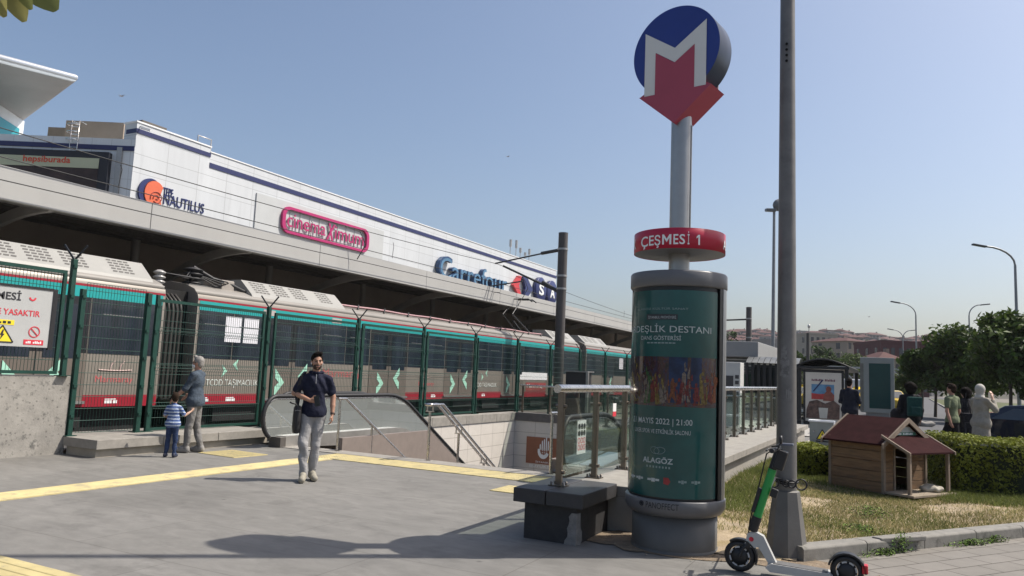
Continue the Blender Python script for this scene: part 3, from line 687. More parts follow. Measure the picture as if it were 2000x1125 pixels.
# louvred roof units
louv = mat('louvre_white', (.285, .28, .262), .5, 0, .06, 2)
def roof_unit(y0, y1, groups):
    u = MB(); u.prism([(-14.66, 3.262), (-14.70, 3.34), (-15.12, 3.72), (-16.78, 3.72), (-17.2, 3.34), (-17.2, 3.2)], (0, 0, 0), X_, Z_, Y_, y0, y1); uo = u.build('roof_unit', louv, train, bevel=.015)
    a = V3((-14.70, 0, 3.34)); b = V3((-15.12, 0, 3.72)); n_ = unit(np.cross(Y_, b - a)); n_ = n_ if n_[0] > 0 else -n_
    sl = MB(); y = y0 + .2
    gi = 0
    while y < y1 - .3:
        for r in range(5):
            for c in range(4):
                p = a + (b - a) * (.16 + r * .165); yy = y + c * .135
                if yy + .11 > y1 - .08: continue
                q = p + (b - a) * .085
                sl.add([p + Y_ * yy + n_ * .004, p + Y_ * (yy + .105) + n_ * .004, q + Y_ * (yy + .125) + n_ * .004, q + Y_ * (yy + .02) + n_ * .004], [(0, 1, 2, 3)])
        y += .72 if gi % 3 != 2 else 1.05; gi += 1
    sl.build('louvres', mat('louvre_slot', (.10, .095, .09), .8), uo)
for (a, b) in ((3.0, 7.0), (7.6, 11.2), (14.1, 17.75), (33.0, 35.9), (37.2, 40.6)): roof_unit(a, b, 0)
# insulators, cables and pipe on the roof
def insulator(x, y, z, r, h, n, m):
    i_ = MB(); pr = [(r * .45, 0)]
    for k in range(n): zz = h * k / n; pr += [(r * .5, zz), (r, zz + h / n * .35), (r, zz + h / n * .55), (r * .5, zz + h / n * .9)]
    pr += [(r * .4, h), (0, h)]; i_.lathe(pr, (x, y, z), 16); i_.build('insulator', m, train)
insulator(-15.2, 11.75, 3.1, .14, .55, 5, mat('grey_porcelain', (.32, .31, .30), .3, 0, .1, 5)); insulator(-15.3, 12.75, 3.3, .24, .55, 5, black_rub)
cb = MB(); rn = random.Random(4)
cb.tube([(-15.3, 12.75, 3.86), (-15.1, 13.2, 3.62), (-15.0, 13.6, 3.55), (-14.95, 14.0, 3.42), (-14.9, 14.3, 3.36)], .05, 8)
for k in range(4): cb.tube([(-15.3, 12.7, 3.8 - .1 * k), (-15.0 + .1 * k, 12.3, 3.5 + .1 * rn.random()), (-15.2, 11.75, 3.6)], .018, 6)
for k in range(4): cb.tube([(-15.3, 12.8, 3.7), (-14.9, 13.1 + .12 * k, 3.42 + .05 * k), (-15.1, 13.8, 3.5)], .016, 6)
cb.build('roof_cables', black_rub, train)
w = MB(); w.box(-15.6, 13.35, 3.3, -14.95, 13.75, 3.62); w.build('roof_box', mat('roof_box', (.30, .27, .24), .6, 0, .1, 4), train, bevel=.02)
w = MB(); w.box(-15.7, 12.4, 3.3, -15.0, 13.1, 3.42); w.build('insulator_base', black_paint, train, bevel=.02)
pp = MB(); pp.tube([(-14.88, y, 3.44 + .012 * math.sin(y * 2)) for y in np.arange(17.8, 33, .8)], .028, 8); pp.build('roof_pipe', mat('pink_pipe', (.42, .25, .26), .5, 0, .1, 4), train)
for y in np.arange(18.6, 33, 1.35):
    q = MB(); q.tube([(-14.84, y - .05, 3.36), (-14.86, y, 3.49), (-14.92, y + .05, 3.38)], .03, 6); q.build('pipe_clamp', black_rub, train)
pn = MB()
for s_ in (-.35, .35):
    pn.tube([(-15.9 + s_, 32.2, 3.55), (-15.9 + s_ * .7, 30.6, 4.25)], .035, 6); pn.tube([(-15.9 + s_ * .7, 30.6, 4.25), (-15.9 + s_ * .5, 31.6, 5.0)], .028, 6)
for dy in (-.22, .22):
    pn.tube([(-16.75, 31.6 + dy, 4.9), (-16.55, 31.6 + dy, 5.03), (-15.25, 31.6 + dy, 5.03), (-15.05, 31.6 + dy, 4.9)], .03, 6)
pn.bar((-16.4, 32.4, 3.55), (-15.4, 32.4, 3.55), .25, .25); pn.bar((-15.9, 32.0, 3.6), (-15.9, 31.2, 4.0), .06)
pn.build('pantograph', black_paint, train)
# lettering, papers and numbers on the carriages
for (ya, yb) in ((12.72, 14.35), (25.4, 27.2), (38.0, 39.3)):
    t = MB(); t.text('TCDD TAŞIMACILIK', (TX + .006, ya, .98), Y_, Z_, w=yb - ya, h=.21); t.build('operator_lettering', mat('pale_grey_letter', (.62, .66, .62), .5, 0, .05, 3), train)
t = MB()
for (cy, cz) in ((13.45, 1.48), (26.2, 1.5)):
    for s_, dy, dz in ((-1, .12, .06), (1, -.2, -.10)):
        t.prism([(cy + dy - s_ * .09, cz + dz + .15), (cy + dy + s_ * .08, cz + dz), (cy + dy - s_ * .09, cz + dz - .15), (cy + dy - s_ * .03, cz + dz)], (0, 0, 0), Y_, Z_, X_, TX + .004, TX + .007)
t.build('chevron_mark', mint, train)
redlet = mat('train_red_letter', (.50, .12, .12), .5, 0, .1, 3)
for y_, z_, w_, h_ in ((16.75, 1.22, 1.7, .30), (9.95, 1.05, .85, .17), (21.6, 1.02, .95, .17)): t = MB(); t.text('Marmaray', (TX + .006, y_, z_), Y_, Z_, w=w_, h=h_, bold=.0); t.build('line_lettering', redlet, train)
t = MB()
for cy in (10.35, 21.95):
    for dy in (-.1, .12): t.tube([(TX + .008, cy + dy, 1.32), (TX + .008, cy + dy + .02, 1.44), (TX + .008, cy + dy + .1, 1.53)], .012, 5)
    t.tube([(TX + .008, cy + q, 1.33 + .1 * (q ** 2)) for q in np.linspace(-.35, .4, 9)], .012, 5)
t.build('line_emblem', mat('pale_pink_mark', (.55, .40, .37), .5, 0, .1, 3), train)
for y in (10.2, 12.55, 13.35, 22.4, 26.0): t = MB(); t.box(TX, y, .66, TX + .008, y + .16, .72); t.box(TX, y + .18, .66, TX + .008, y + .28, .72); t.box(TX, y, .735, TX + .008, y + .25, .755); t.build('data_panel', ink_white, train)
for (ya, yb) in ((13.16, 13.66), (13.74, 14.22), (42.2, 42.9)):
    t = MB(); t.box(TX, ya, 2.08, TX + .011, yb, 2.70); t.build('paper_notice', mat('notice_paper', (.68, .68, .72), .7, 0, .05, 2), train)
t = MB(); t.box(TX, 29.3, 1.34, TX + .014, 32.1, 1.66); t.build('white_panel', white_paint, train)
t = MB(); t.box(TX, 29.9, .86, TX + .012, 32.0, 1.22); t.build('red_panel', mat('red_panel', (.30, .06, .06), .5, 0, .2, 3), train)
t = MB(); t.text('Marmaray', (TX + .016, 30.0, .95), Y_, Z_, w=1.7, h=.2, bold=.01); t.build('line_lettering', mat('pale_grey_letter', (.62, .66, .62), .5), train)
for y in (14.35, 17.0): 
    q = MB(); q.box(TX, y, 2.83, TX + .012, y + .42, 2.97); q.build('door_light', mat('grille_pale', (.42, .38, .36), .5, 0, .1, 5), train)

# ================================================================== OVERHEAD LINE
def mast(X, Y, z0, z1, r, label, arms=True):
    o = empty('catenary_mast', label=label, cat='mast')
    m = MB(); m.tube([(X, Y, z0), (X, Y, z1 - .25), (X, Y, z1)], [r, r * .97, r * .97], 18); m.lathe([(r, 0), (0, .01)], (X, Y, z1), 18); m.build('pole', mat('mast_brown_grey', (.075, .068, .066), .6, .1, .15, 2, wear=(.11, .10, .098), wthr=.6), o)
    for z in (z1 - 2.45, z1 - .75, z1 - 1.9):
        m = MB(); m.lathe([(r + .015, 0), (r + .015, .08)], (X, Y, z), 18); m.build('clamp_band', steel_dull, o)
    if arms:
        am = mat('arm_tube', (.06, .06, .06), .5, .4, .1, 4)
        tip_ = V3((-15.9, Y, 6.35))
        m = MB(); m.tube([(X, Y, z1 - .70), (-16.0, Y, 6.30 + .12)], .035, 8); m.build('top_arm', am, o)
        m = MB(); m.tube([(X - .2, Y, z1 - .74), (X - 1.0, Y, z1 - .85)], [.075, .075], 8); m.build('insulator', am, o)
        m = MB(); m.tube([(X, Y, z1 - 2.6), (-15.6, Y, 6.3)], .045, 8); m.tube([(X - .1, Y, z1 - 2.55), (X - .9, Y, z1 - 2.1)], .08, 8); m.build('strut', am, o)
        m = MB(); m.tube([(-14.6, Y, 5.60), (-16.6, Y, 5.35)], .03, 8); m.tube([(-16.6, Y, 5.52), (-16.6, Y, 5.2), (-15.7, Y, 5.1)], .02, 6); m.build('steady_arm', am, o)
    return o
MY = 29.4
mast(-12.75, MY, -.1, 7.65, .21, 'tall dark catenary mast with bracket arms beside the train')
wire_m = mat('wire_dark', (.03, .03, .03), .5, .3, .1, 4)
def wire(label, pts, r=.012):
    m = MB(); m.tube(pts, r, 5); return tag(m.build('overhead_wire', wire_m), label, 'wire')
def sag(a, b, s, n=24): return [tuple(V3(a) * (1 - k / n) + V3(b) * (k / n) - Z_ * s * 4 * (k / n) * (1 - k / n)) for k in range(n + 1)]
wire('upper overhead wire sagging between masts above the canopy edge', sag((-15.9, -18, 6.9), (-15.9, MY, 6.4), .58) + sag((-15.9, MY, 6.4), (-15.9, 84, 6.5), .8)[1:])
wire('middle overhead wire running straight above the carriage roofs', sag((-15.9, -18, 5.45), (-15.9, MY, 5.55), .03) + sag((-15.9, MY, 5.55), (-15.9, 84, 5.5), .03)[1:])
wire('lower overhead wire running along the canopy fascia', sag((-15.8, -18, 4.92), (-15.8, MY, 5.1), .02) + sag((-15.8, MY, 5.1), (-15.8, 84, 5.1), .03)[1:])
for y, zt in ((11.0, 6.12), (17.4, 6.07), (21.6, 6.14), (36.5, 6.25), (47, 5.95)):
    m = MB(); m.tube([(-15.9, y, zt - .12), (-15.9, y + .05, 5.9), (-15.9, y, 5.46)], .009, 5); tag(m.build('dropper', wire_m), 'thin dropper wire hanging between the overhead wires', 'wire', 'droppers of the overhead line')
for y in (19.0, 31.3):
    m = MB(); m.tube([(-15.9, y, 6.1), (-15.7, y + .5, 6.0), (-15.6, y + .7, 5.6), (-15.8, y + .55, 5.1)], .016, 6); tag(m.build('jumper_cable', wire_m), 'curved jumper cable looping down from the upper overhead wire', 'wire', 'jumper cables of the overhead line')
# ================================================================== RETAINING WALL, PLINTH, FENCE
FXX = -12.3
cwm = mat('board_concrete', (.27, .255, .23), .85, 0, .25, 2.2, bump=.25, bscale=22, wear=(.13, .125, .115), wthr=.56, wscale=7)
def pitted(m):
    n, l, b = nodes_of(m); tc = n.new('ShaderNodeTexCoord')
    vo = n.new('ShaderNodeTexVoronoi'); vo.inputs['Scale'].default_value = 13; l.new(tc.outputs['Object'], vo.inputs['Vector'])
    nz = n.new('ShaderNodeTexNoise'); nz.inputs['Scale'].default_value = 30; l.new(tc.outputs['Object'], nz.inputs['Vector'])
    ad = n.new('ShaderNodeMath'); ad.operation = 'MULTIPLY_ADD'; ad.inputs[1].default_value = .28; l.new(nz.outputs['Fac'], ad.inputs[0]); l.new(vo.outputs['Distance'], ad.inputs[2])
    mr = n.new('ShaderNodeMapRange'); mr.inputs[1].default_value = .22; mr.inputs[2].default_value = .40; mr.inputs[3].default_value = .5; mr.inputs[4].default_value = 1
    l.new(ad.outputs[0], mr.inputs[0])
    x = n.new('ShaderNodeMix'); x.data_type = 'RGBA'; x.blend_type = 'MULTIPLY'; x.inputs[0].default_value = 1
    l.new(b.inputs['Base Color'].links[0].from_socket, x.inputs[6]); l.new(mr.outputs[0], x.inputs[7]); l.new(x.outputs[2], b.inputs['Base Color'])
pitted(cwm)
w = MB(); w.box(FXX - .45, -6, -.1, FXX, 8.02, 1.27)
tag(w.build('retaining_wall', cwm, bevel=.012), 'weathered pitted concrete wall under the fence at the left', 'wall')
pl = empty('stone_plinth', label='low pale stone plinth along the foot of the green fence', cat='plinth')
b_ = MB(); b_.box(-12.25, 8.03, -.05, -11.50, 11.75, .135); b_.build('base', mat('plinth_stone', (.34, .305, .25), .75, 0, .12, 4, bump=.12, bscale=60), pl)
y = 7.98
for L in (1.25, 1.2, 1.3):
    b_ = MB(); b_.box(-12.9, y, .136, -11.42, y + L - .012, .285); b_.build('cap_slab', stone_lt, pl, bevel=.006); y += L

fence = empty('mesh_fence', label='dark green welded mesh fence with Y topped posts between plaza and train', cat='fence')
def mesh_panel(y0, y1, z0, z1, folds, parent=fence, frame=False, x=FXX):
    m = MB(); r = .0042
    n = max(2, int((y1 - y0) / .055))
    zs = [z0]
    for f in folds: zs += [f - .055, f, f + .055]
    zs.append(z1); offs = [0.0]
    for f in folds: offs += [0.0, .045, 0.0]
    offs.append(0.0)
    for i in range(n + 1):
        y = y0 + (y1 - y0) * i / n
        m.tube([(x + o, y, z) for z, o in zip(zs, offs)], r, 4, cap=False, smooth=False)
    hz_ = [z for z in zs]
    z = z0
    extra = []
    while z < z1: extra.append(z); z += .2
    for z in sorted(set([round(q, 3) for q in extra + [z1] + [f - .055 for f in folds] + [f + .055 for f in folds]])):
        m.tube([(x + .004, y0, z), (x + .004, y1, z)], r * 1.15, 4, cap=False, smooth=False)
    for f in folds: m.tube([(x + .048, y0, f), (x + .048, y1, f)], r * 1.15, 4, cap=False, smooth=False)
    o = m.build('mesh_panel', fence_green, parent)
    if frame:
        q = MB(); w_ = .05
        q.box(x - .025, y0 - .03, z1 - .025, x + .025, y1 + .03, z1 + .03); q.box(x - .025, y0 - .03, z0 - .03, x + .025, y1 + .03, z0 + .02)
        q.box(x - .025, y0 - .035, z0 + .021, x + .025, y0 + .02, z1 - .026); q.box(x - .025, y1 - .02, z0 + .021, x + .025, y1 + .035, z1 - .026); q.build('frame', fence_green, parent)
    return o
def post(y, z0, z1, arms=True, x=FXX, w_=.08, parent=fence):
    m = MB(); m.box(x - w_ / 2, y - w_ / 2, z0, x + w_ / 2, y + w_ / 2, z1); p = m.build('post', fence_green, parent, bevel=.006)
    m = MB(); m.box(x - .09, y - .09, z0, x + .09, y + .09, z0 + .012); m.build('base_plate', fence_green, p)
    if arms:
        m = MB()
        for s_ in (-1, 1): m.bar((x, y, z1 - .02), (x + s_ * .16, y + s_ * .10, z1 + .24), .028)
        m.build('forked_arm', black_paint, p)
    for z in np.arange(z0 + .3, z1 - .1, .5):
        m = MB(); m.box(x + w_ / 2, y - .03, z, x + w_ / 2 + .02, y + .03, z + .05); m.build('clip', fence_green, p)
    return p
FD = (.75, 1.45, 2.15)
# raised leaf on the concrete wall
mesh_panel(4.9, 7.72, 1.33, 2.98, (), frame=True); mesh_panel(1.8, 4.8, 1.33, 2.98, (), frame=True)
post(7.86, 1.272, 3.22); post(4.84, 1.272, 3.0, False)
post(8.07, .285, 2.74, False)
mesh_panel(8.13, 9.27, .33, 2.86, ())
post(9.33, .285, 2.81, False, w_=.09); post(9.53, .285, 2.80, False, w_=.06)
mesh_panel(9.58, 12.2, .33, 2.70, FD, frame=True)
ys = [12.34, 15.46, 18.48, 21.52, 24.6, 27.5, 30.6, 33.8, 37.0, 40.4, 43.8]
for i, y in enumerate(ys):
    post(y, .252 if y < 24 else 0.0, 2.84 if y < 25 else 2.74)
    if i: post(y + .17, .252 if y < 24 else 0.0, 2.72 if y < 25 else 2.62, False, w_=.05)
    if i + 1 < len(ys): mesh_panel(y + .22, ys[i + 1] - .06, .32 if y < 23 else .1, 2.70, FD if i < 3 else (), frame=i < 3)
# safety board fixed to the fence
sb = empty('warning_board', label='white station safety board with black and red Turkish warnings on the fence', cat='sign')
bx = FXX + .075
b0 = onx(97, 548, bx); b1 = onx(0, 650, bx); yL, yR, zB, zT = 5.35, 7.52, 1.72, 2.64
w = MB(); w.box(bx - .03, yL, zB, bx, yR, zT); w.build('panel', mat('board_white', (.40, .405, .40), .5, 0, .06, 3), sb)
w = MB(); w.box(bx - .04, yR, zB - .03, bx + .012, yR + .07, zT + .03); w.box(bx - .04, yL, zT, bx + .012, yR, zT + .035); w.build('frame', black_paint, sb)
t = MB(); t.text('AYRILIK ÇEŞMESİ', (bx + .004, 5.66, 2.40), Y_, Z_, w=1.36, h=.19, bold=.02); t.build('title', ink_black, sb)
t = MB(); t.text('GİRMEK TEHLİKELİ VE YASAKTIR', (bx + .004, 5.5, 2.20), Y_, Z_, w=1.84, h=.125, bold=.014); t.build('warning_lettering', ink_red, sb)
w = MB(); w.box(bx, 6.15, 2.045, bx + .004, 6.96, 2.12); w.prism([(6.62, 1.78), (6.97, 1.78), (6.795, 2.03)], (0, 0, 0), Y_, Z_, X_, bx, bx + .004); w.build('yellow_mark', ink_yellow, sb)
w = MB()
T_ = [(6.62, 1.78), (6.97, 1.78), (6.795, 2.03)]
for i in range(3): a, b = T_[i], T_[(i + 1) % 3]; w.bar((bx + .006, *a), (bx + .006, *b), .004, .018, side=(1, 0, 0))
w.prism([(6.80, 1.97), (6.765, 1.885), (6.79, 1.885), (6.77, 1.81), (6.835, 1.905), (6.808, 1.905), (6.82, 1.97)], (0, 0, 0), Y_, Z_, X_, bx + .005, bx + .009)
w.dashes((bx + .006, 6.5, 2.062), Y_, Z_, .42, .04, (6,)); w.build('hazard_symbol', ink_black, sb)
w = MB(); w.lathe([(.075, 0), (.09, 0)], (bx + .006, 7.28, 1.96), 20, axis=(Y_, Z_, X_)); w.bar((bx + .006, 7.225, 2.015), (bx + .006, 7.335, 1.905), .004, .014, side=(1, 0, 0)); w.build('prohibition_mark', ink_red, sb)
w = MB(); w.box(bx, 7.13, 1.755, bx + .004, 7.44, 1.835); w.build('red_strip', ink_red, sb)
w = MB(); w.lathe([(.03, 0), (.055, 0)], (bx + .006, 7.2, 2.5), 14, a0=R(180), a1=R(360), axis=(Y_, Z_, X_)); w.build('operator_mark', ink_red, sb)
t = MB(); t.dashes((bx + .006, 7.16, 1.775), Y_, Z_, .25, .038, (3, 5)); t.build('lettering', ink_white, sb)

# ================================================================== ESCALATORS
esc_glass = glass('escalator_glass', (.62, .70, .68), .45, .03, .42, (.36, .38, .36))
esc_deck = mat('escalator_steel', (.42, .40, .37), .35, .6, .1, 5, rvar=.1)
def loop(X, ya, yf, z0, zt, slope_len=9.0, n=14):
    """handrail path: newel at ya, flat to yf, then 30 degrees down"""
    r = (zt - z0) / 2; cz = z0 + r; pts = []
    for k in range(n + 1):
        a = R(-65) + R(155) * 0 + math.pi * k / n * (155 / 180)
        pts.append((X, ya + r * .80 - r * .80 * math.cos(R(-65) + R(155) * k / n), cz + r * math.sin(R(-65) + R(155) * k / n)))
    for k in range(7): t = k / 6; a = R(31) * t; pts.append((X, yf + 1.9 * math.sin(a), zt - 1.9 * (1 - math.cos(a))))
    p = pts[-1]; pts.append((X, p[1] + slope_len * math.cos(R(31)), p[2] - slope_len * math.sin(R(31))))
    return pts
def escalator(name, label, Xr, Xl, ya, yf, left_dy=0.0, g=esc_glass, base_y=None):
    o = empty(name, label=label, cat='escalator')
    for X, dy in ((Xr, 0.0), (Xl, left_dy)):
        H_ = loop(X, ya + dy, yf, .17, .985)
        m = MB(); m.tube(H_, [.042] * len(H_), 8); m.build('handrail', black_rub, o)
        I_ = [(p[0], p[1] + (.05 if i < 8 else 0), p[2] - (.055 if i > 6 else -.0)) for i, p in enumerate(H_)]
        m = MB(); m.tube(I_, .018, 6); m.build('guide_rail', chrome, o)
        yb = ya + dy + .25
        bot = [(yb, .2)]
        low = [(p[1], p[2] - .80) for p in H_[-8:]]
        poly = [(p[1], p[2]) for p in H_] + [(H_[-1][1], H_[-1][2] - .85)] + [(q[0] + .3, q[1] + .02) for q in low[::-1][1:-1]] + [(yb, .21)]
        m = MB(); m.prism(poly, (X, 0, 0), Y_, Z_, X_, -.006, .006); m.build('glass_panel', g, o)
        dk = [(yb + .25, .0), (yb + .25, .215)] + [(q[0] + .2, q[1] + .03) for q in low] + [(q[0] - .1, q[1] - .32) for q in low[::-1]]
        m = MB(); m.prism(dk, (X, 0, 0), Y_, Z_, X_, -.14, .14); m.build('deck', esc_deck, o)
        m = MB(); m.box(X - .15, yb + .10, -.02, X + .15, yb + .26, .20); m.build('newel_box', mat('newel_dark', (.10, .09, .08), .6, .2, .1, 6), o, bevel=.01)
    a, b = min(Xr, Xl) + .15, max(Xr, Xl) - .15
    m = MB(); m.box(a, ya + .5, -.01, b, yf + .4, .012); m.build('comb_plate', esc_deck, o)
    m = MB(); y = yf + .4; z = 0.0
    for k in range(20): m.box(a, y, z - .6, b, y + .4, z - .02); y += .4; z -= .24 if k > 0 else .08
    m.build('steps', mat('step_dark', (.06, .06, .06), .5, .4, .15, 10), o)
    return o
escalator('escalator', 'left hand escalator descending beside the fence behind the walking man', -10.86, -11.78, 10.95, 14.9, 1.3)
e2 = escalator('escalator', 'right hand escalator with pictogram notice behind the glass railing', -4.62, -3.75, 10.88, 12.6, .2, glass('escalator_glass_clear', (.80, .87, .84), .2, .02, .06, (.30, .34, .32)))
# blue-grey inclined cover of the right hand escalator
cv = MB(); cv.prism([(11.55, .23), (12.9, .33), (13.6, .18), (13.6, .12), (12.9, .26), (11.55, .16)], (-4.62, 0, 0), Y_, Z_, X_, .03, .42); cv.build('inner_cover', mat('blue_steel', (.22, .27, .31), .3, .6, .1, 4), e2)
pn_ = MB(); nx = -4.62 + .012
a = onx(1126, 888, nx); b = onx(1145, 820, nx)
pn_.box(nx, a[1], a[2], nx + .003, b[1], b[2]); pn_.build('notice', mat('notice_white', (.66, .66, .66), .6, 0, .04, 3), e2)
q = MB(); hh = b[2] - a[2]; ww = b[1] - a[1]
for i in range(3):
    for j in range(2): q.lathe([(0, 0), (ww * .13, 0)], (nx + .006, a[1] + ww * (.2 + .3 * i), b[2] - hh * (.18 + .2 * j)), 12, axis=(Y_, Z_, X_))
q.build('pictogram', ink_black, e2)
q = MB()
for i in range(3):
    for j in range(2): q.lathe([(ww * .09, 0), (ww * .13, 0)], (nx + .006, a[1] + ww * (.2 + .3 * i), b[2] - hh * (.6 + .2 * j)), 12, axis=(Y_, Z_, X_))
q.build('pictogram', ink_red, e2)

# ================================================================== HAND RAILS
def hrail(name, label, X, y0, ystart, double=True, n=3, zt=1.0, slope=.62):
    o = empty(name, label=label, cat='handrail')
    L = 6.5; m = MB()
    for dx in ((-.06, .06) if double else (0,)):
        m.tube([(X + dx, y0, zt), (X + dx, ystart, zt), (X + dx, ystart + L, zt - L * slope)], .027, 10)
    if double: m.tube([(X - .06, y0, zt), (X - .06, y0 - .02, zt), (X + .06, y0 - .02, zt), (X + .06, y0, zt)], .027, 10)
    m.build('rail', chrome, o)
    for k in range(n):
        y = y0 + .06 + k * 1.05; zr = zt - max(0, (y - ystart)) * slope; zb = 0.0 if y < PY0 else -(y - PY0) * slope
        m = MB(); m.tube([(X, y, zb), (X, y, zr - (.12 if double else .03))], .024, 10); p = m.build('post', chrome, o)
        if double:
            m = MB(); m.box(X - .075, y - .03, zr - .13, X + .075, y + .03, zr - .115); m.tube([(X - .06, y, zr - .12), (X - .06, y, zr)], .012, 6); m.tube([(X + .06, y, zr - .12), (X + .06, y, zr)], .012, 6); m.build('bracket', chrome, p)
        m = MB(); m.lathe([(0, .012), (.06, .012), (.06, 0)], (X, y, zb), 14); m.build('foot_flange', chrome, p)
    return o
hrail('stair_handrail', 'double steel handrail down the middle of the stairs', -7.58, 11.66, 12.05)
hrail('stair_handrail', 'single steel handrail along the left side of the stairs behind the walking man', -9.62, 11.62, 11.85, False, 4)
hrail('stair_handrail', 'steel handrail at the right of the stairs before the right escalator', -5.15, 11.62, 11.9, False, 2)

# ================================================================== PIER, PARAPET AND GLASS RAILING
pr = empty('stone_pier', label='dark stone pier with overhanging cap at the end of the glass railing', cat='pier')
m = MB(); m.box(-3.40, 7.10, -.05, -2.83, 8.0, .36); m.build('shaft', stone_dk, pr, bevel=.006)
for (xa, xb, ya, yb) in ((-3.49, -3.14, 7.01, 8.02), (-3.128, -2.74, 7.01, 8.02)):
    m = MB(); m.box(xa, ya, .361, xb, yb, .5); m.build('cap_slab', mat('dark_cap', (.042, .041, .042), .55, 0, .2, 5, bump=.1, bscale=60, wear=(.075, .072, .07), wthr=.64, wscale=4), pr, bevel=.008)
m = MB(); rn = random.Random(9)
v, f = [], []
for i in range(9):
    for j in range(5):
        z = .34 * i / 8 * .9; wd = (.10 + .05 * rn.random()) * (1 - .5 * i / 8); s_ = (j / 4 - .5) * 2 * wd
        v.append((-2.826 + (.012 if s_ > 0 else -abs(s_)) + (.0 if s_ > 0 else 0), 7.094 + (s_ if s_ > 0 else -.012), z))
m.add(v, [(i * 5 + j, i * 5 + j + 1, (i + 1) * 5 + j + 1, (i + 1) * 5 + j) for i in range(8) for j in range(4)])
m.build('mortar_patch', mat('mortar_patch', (.20, .19, .18), .9, 0, .25, 12, bump=.4, bscale=50), pr)
pa = empty('parapet', label='pale stone parapet wall carrying the glass railing beside the lawn', cat='wall')
m = MB(); m.box(-3.33, 8.03, -.05, -2.52, 24.2, .36); m.build('wall', mat('parapet_stone', (.30, .28, .25), .75, 0, .12, 3, bump=.12, bscale=70, wear=(.22, .205, .18), wthr=.6), pa)
y = 8.03
while y < 24.2:
    m = MB(); m.box(-3.42, y, .361, -2.42, min(24.2, y + 1.2) - .012, .475); m.build('cap_slab', stone_lt, pa, bevel=.006); y += 1.2
rg = empty('glass_railing', label='steel and glass railing with round top rail on the parapet and pier', cat='railing')
RX = -3.17
cg_ = glass('railing_glass', (.88, .93, .90), .16, .01, .01, (.4, .45, .42))
m = MB(); m.tube([(RX, 7.30, 1.5), (RX, 24.0, 1.5)], .045, 14); m.build('top_rail', chrome, rg)
yy = [7.42, 8.45, 9.5, 10.55, 11.6, 12.65, 13.7, 14.75, 15.8, 16.85, 17.9, 18.95, 20.0, 21.05, 22.1, 23.15, 23.95]
brz = mat('post_bronze_steel', (.17, .145, .12), .33, .9, .1, 10, rvar=.08)
for i, y in enumerate(yy):
    zb = .5 if i == 0 else .475
    m = MB()
    m.box(RX - .032, y - .025, zb, RX + .032, y + .025, 1.46)
    p = m.build('post', brz, rg, bevel=.003)
    m = MB(); m.box(RX - .09, y - .07, zb, RX + .09, y + .07, zb + .012)
    for a in (-.065, .065):
        for b in (-.045, .045): m.lathe([(.013, 0), (.013, .03), (0, .032)], (RX + a, y + b, zb + .012), 8)
    m.build('foot_plate', brz, p)
    m = MB()
    for z in (zb + .14, 1.32): m.tube([(RX - .06, y, z), (RX + .06, y, z)], .02, 8)
    m.build('glass_clamp', brz, p)
    if i + 1 < len(yy):
        m = MB(); m.box(RX - .005, y + .05, zb + .09, RX + .005, yy[i + 1] - .05, 1.40); m.build('glass_panel', cg_, rg)
# small notice stuck on the far glass
a = onx(1193, 803, RX + .01); b = onx(1202, 775, RX + .01)
m = MB(); m.box(RX + .006, 9.02, 1.22, RX + .009, 9.14, 1.32); m.build('notice', mat('notice_white', (.66, .66, .66), .6), rg)
m = MB(); m.box(RX + .006, 9.02, 1.16, RX + .009, 9.14, 1.218); m.build('notice_strip', ink_red, rg)
# railing across the far end of the stairwell with a dark box behind
r2 = empty('glass_railing', label='far steel and glass railing across the end of the stairwell', cat='railing')
m = MB(); m.tube([(-11.9, 24.15, 1.2), (-3.3, 24.15, 1.2)], .03, 10); m.build('top_rail', chrome, r2)
for k in range(9):
    x = -11.8 + k * 1.05; m = MB(); m.box(x - .025, 24.12, .262, x + .025, 24.18, 1.18); m.build('post', brz, r2)
    if k < 8: m = MB(); m.box(x + .05, 24.145, .32, x + 1.0, 24.155, 1.14); m.build('glass_panel', cg_, r2)
ub = empty('equipment_cabinet', label='dark equipment cabinet with pale frame standing beyond the far stairwell railing', cat='cabinet')
p = ony(1130, 745, 27.5)
m = MB(); m.box(p[0] - .42, 27.2, .01, p[0] + .42, 27.8, 1.75); m.build('body', mat('cabinet_dark', (.03, .03, .032), .5, .1, .1, 4), ub, bevel=.01)
m = MB(); m.box(p[0] - .45, 27.15, 1.752, p[0] + .50, 27.85, 1.80); m.box(p[0] + .43, 27.16, .01, p[0] + .52, 27.26, 1.75); m.build('frame', steel_dull, ub)
# ================================================================== METRO SIGN WITH ADVERTISING COLUMN
cc = V3((-1.97, 7.69, 0)); fr_ = unit(V3((.248, -.968, 0))); rd_ = V3((-fr_[1], fr_[0], 0)); cc = cc - rd_ * .05
ms = empty('metro_column', label='round advertising column with station name ring and metro disc sign on top', cat='metro sign')
colg = mat('column_grey', (.125, .125, .13), .42, .15, .08, 5, bump=.04, bscale=120, rvar=.08)
colb = mat('column_base', (.10, .097, .092), .5, .15, .1, 4, bump=.05, bscale=90, rvar=.08)
m = MB(); m.lathe([(.415, 0), (.415, .34), (.0, .34)], cc, 56); m.lathe([(.422, .0), (.422, .03), (.415, .031)], cc, 56); m.build('base', colb, ms)
m = MB(); m.lathe([(.38, .335), (.415, .345), (.455, .362), (.474, .39), (.490, .42), (.492, .50), (.486, .508), (.44, .508)], cc, 64); lr = m.build('lower_ring', colg, ms)
m = MB(); m.lathe([(.455, .50), (.455, 2.6)], cc, 64); m.build('drum', mat('drum_black', (.015, .016, .018), .35, 0, .1, 4), ms)
m = MB(); m.lathe([(.40, 2.552), (.478, 2.555), (.487, 2.57), (.487, 2.695), (.478, 2.71), (0, 2.716)], cc, 64); m.build('cap', colg, ms)
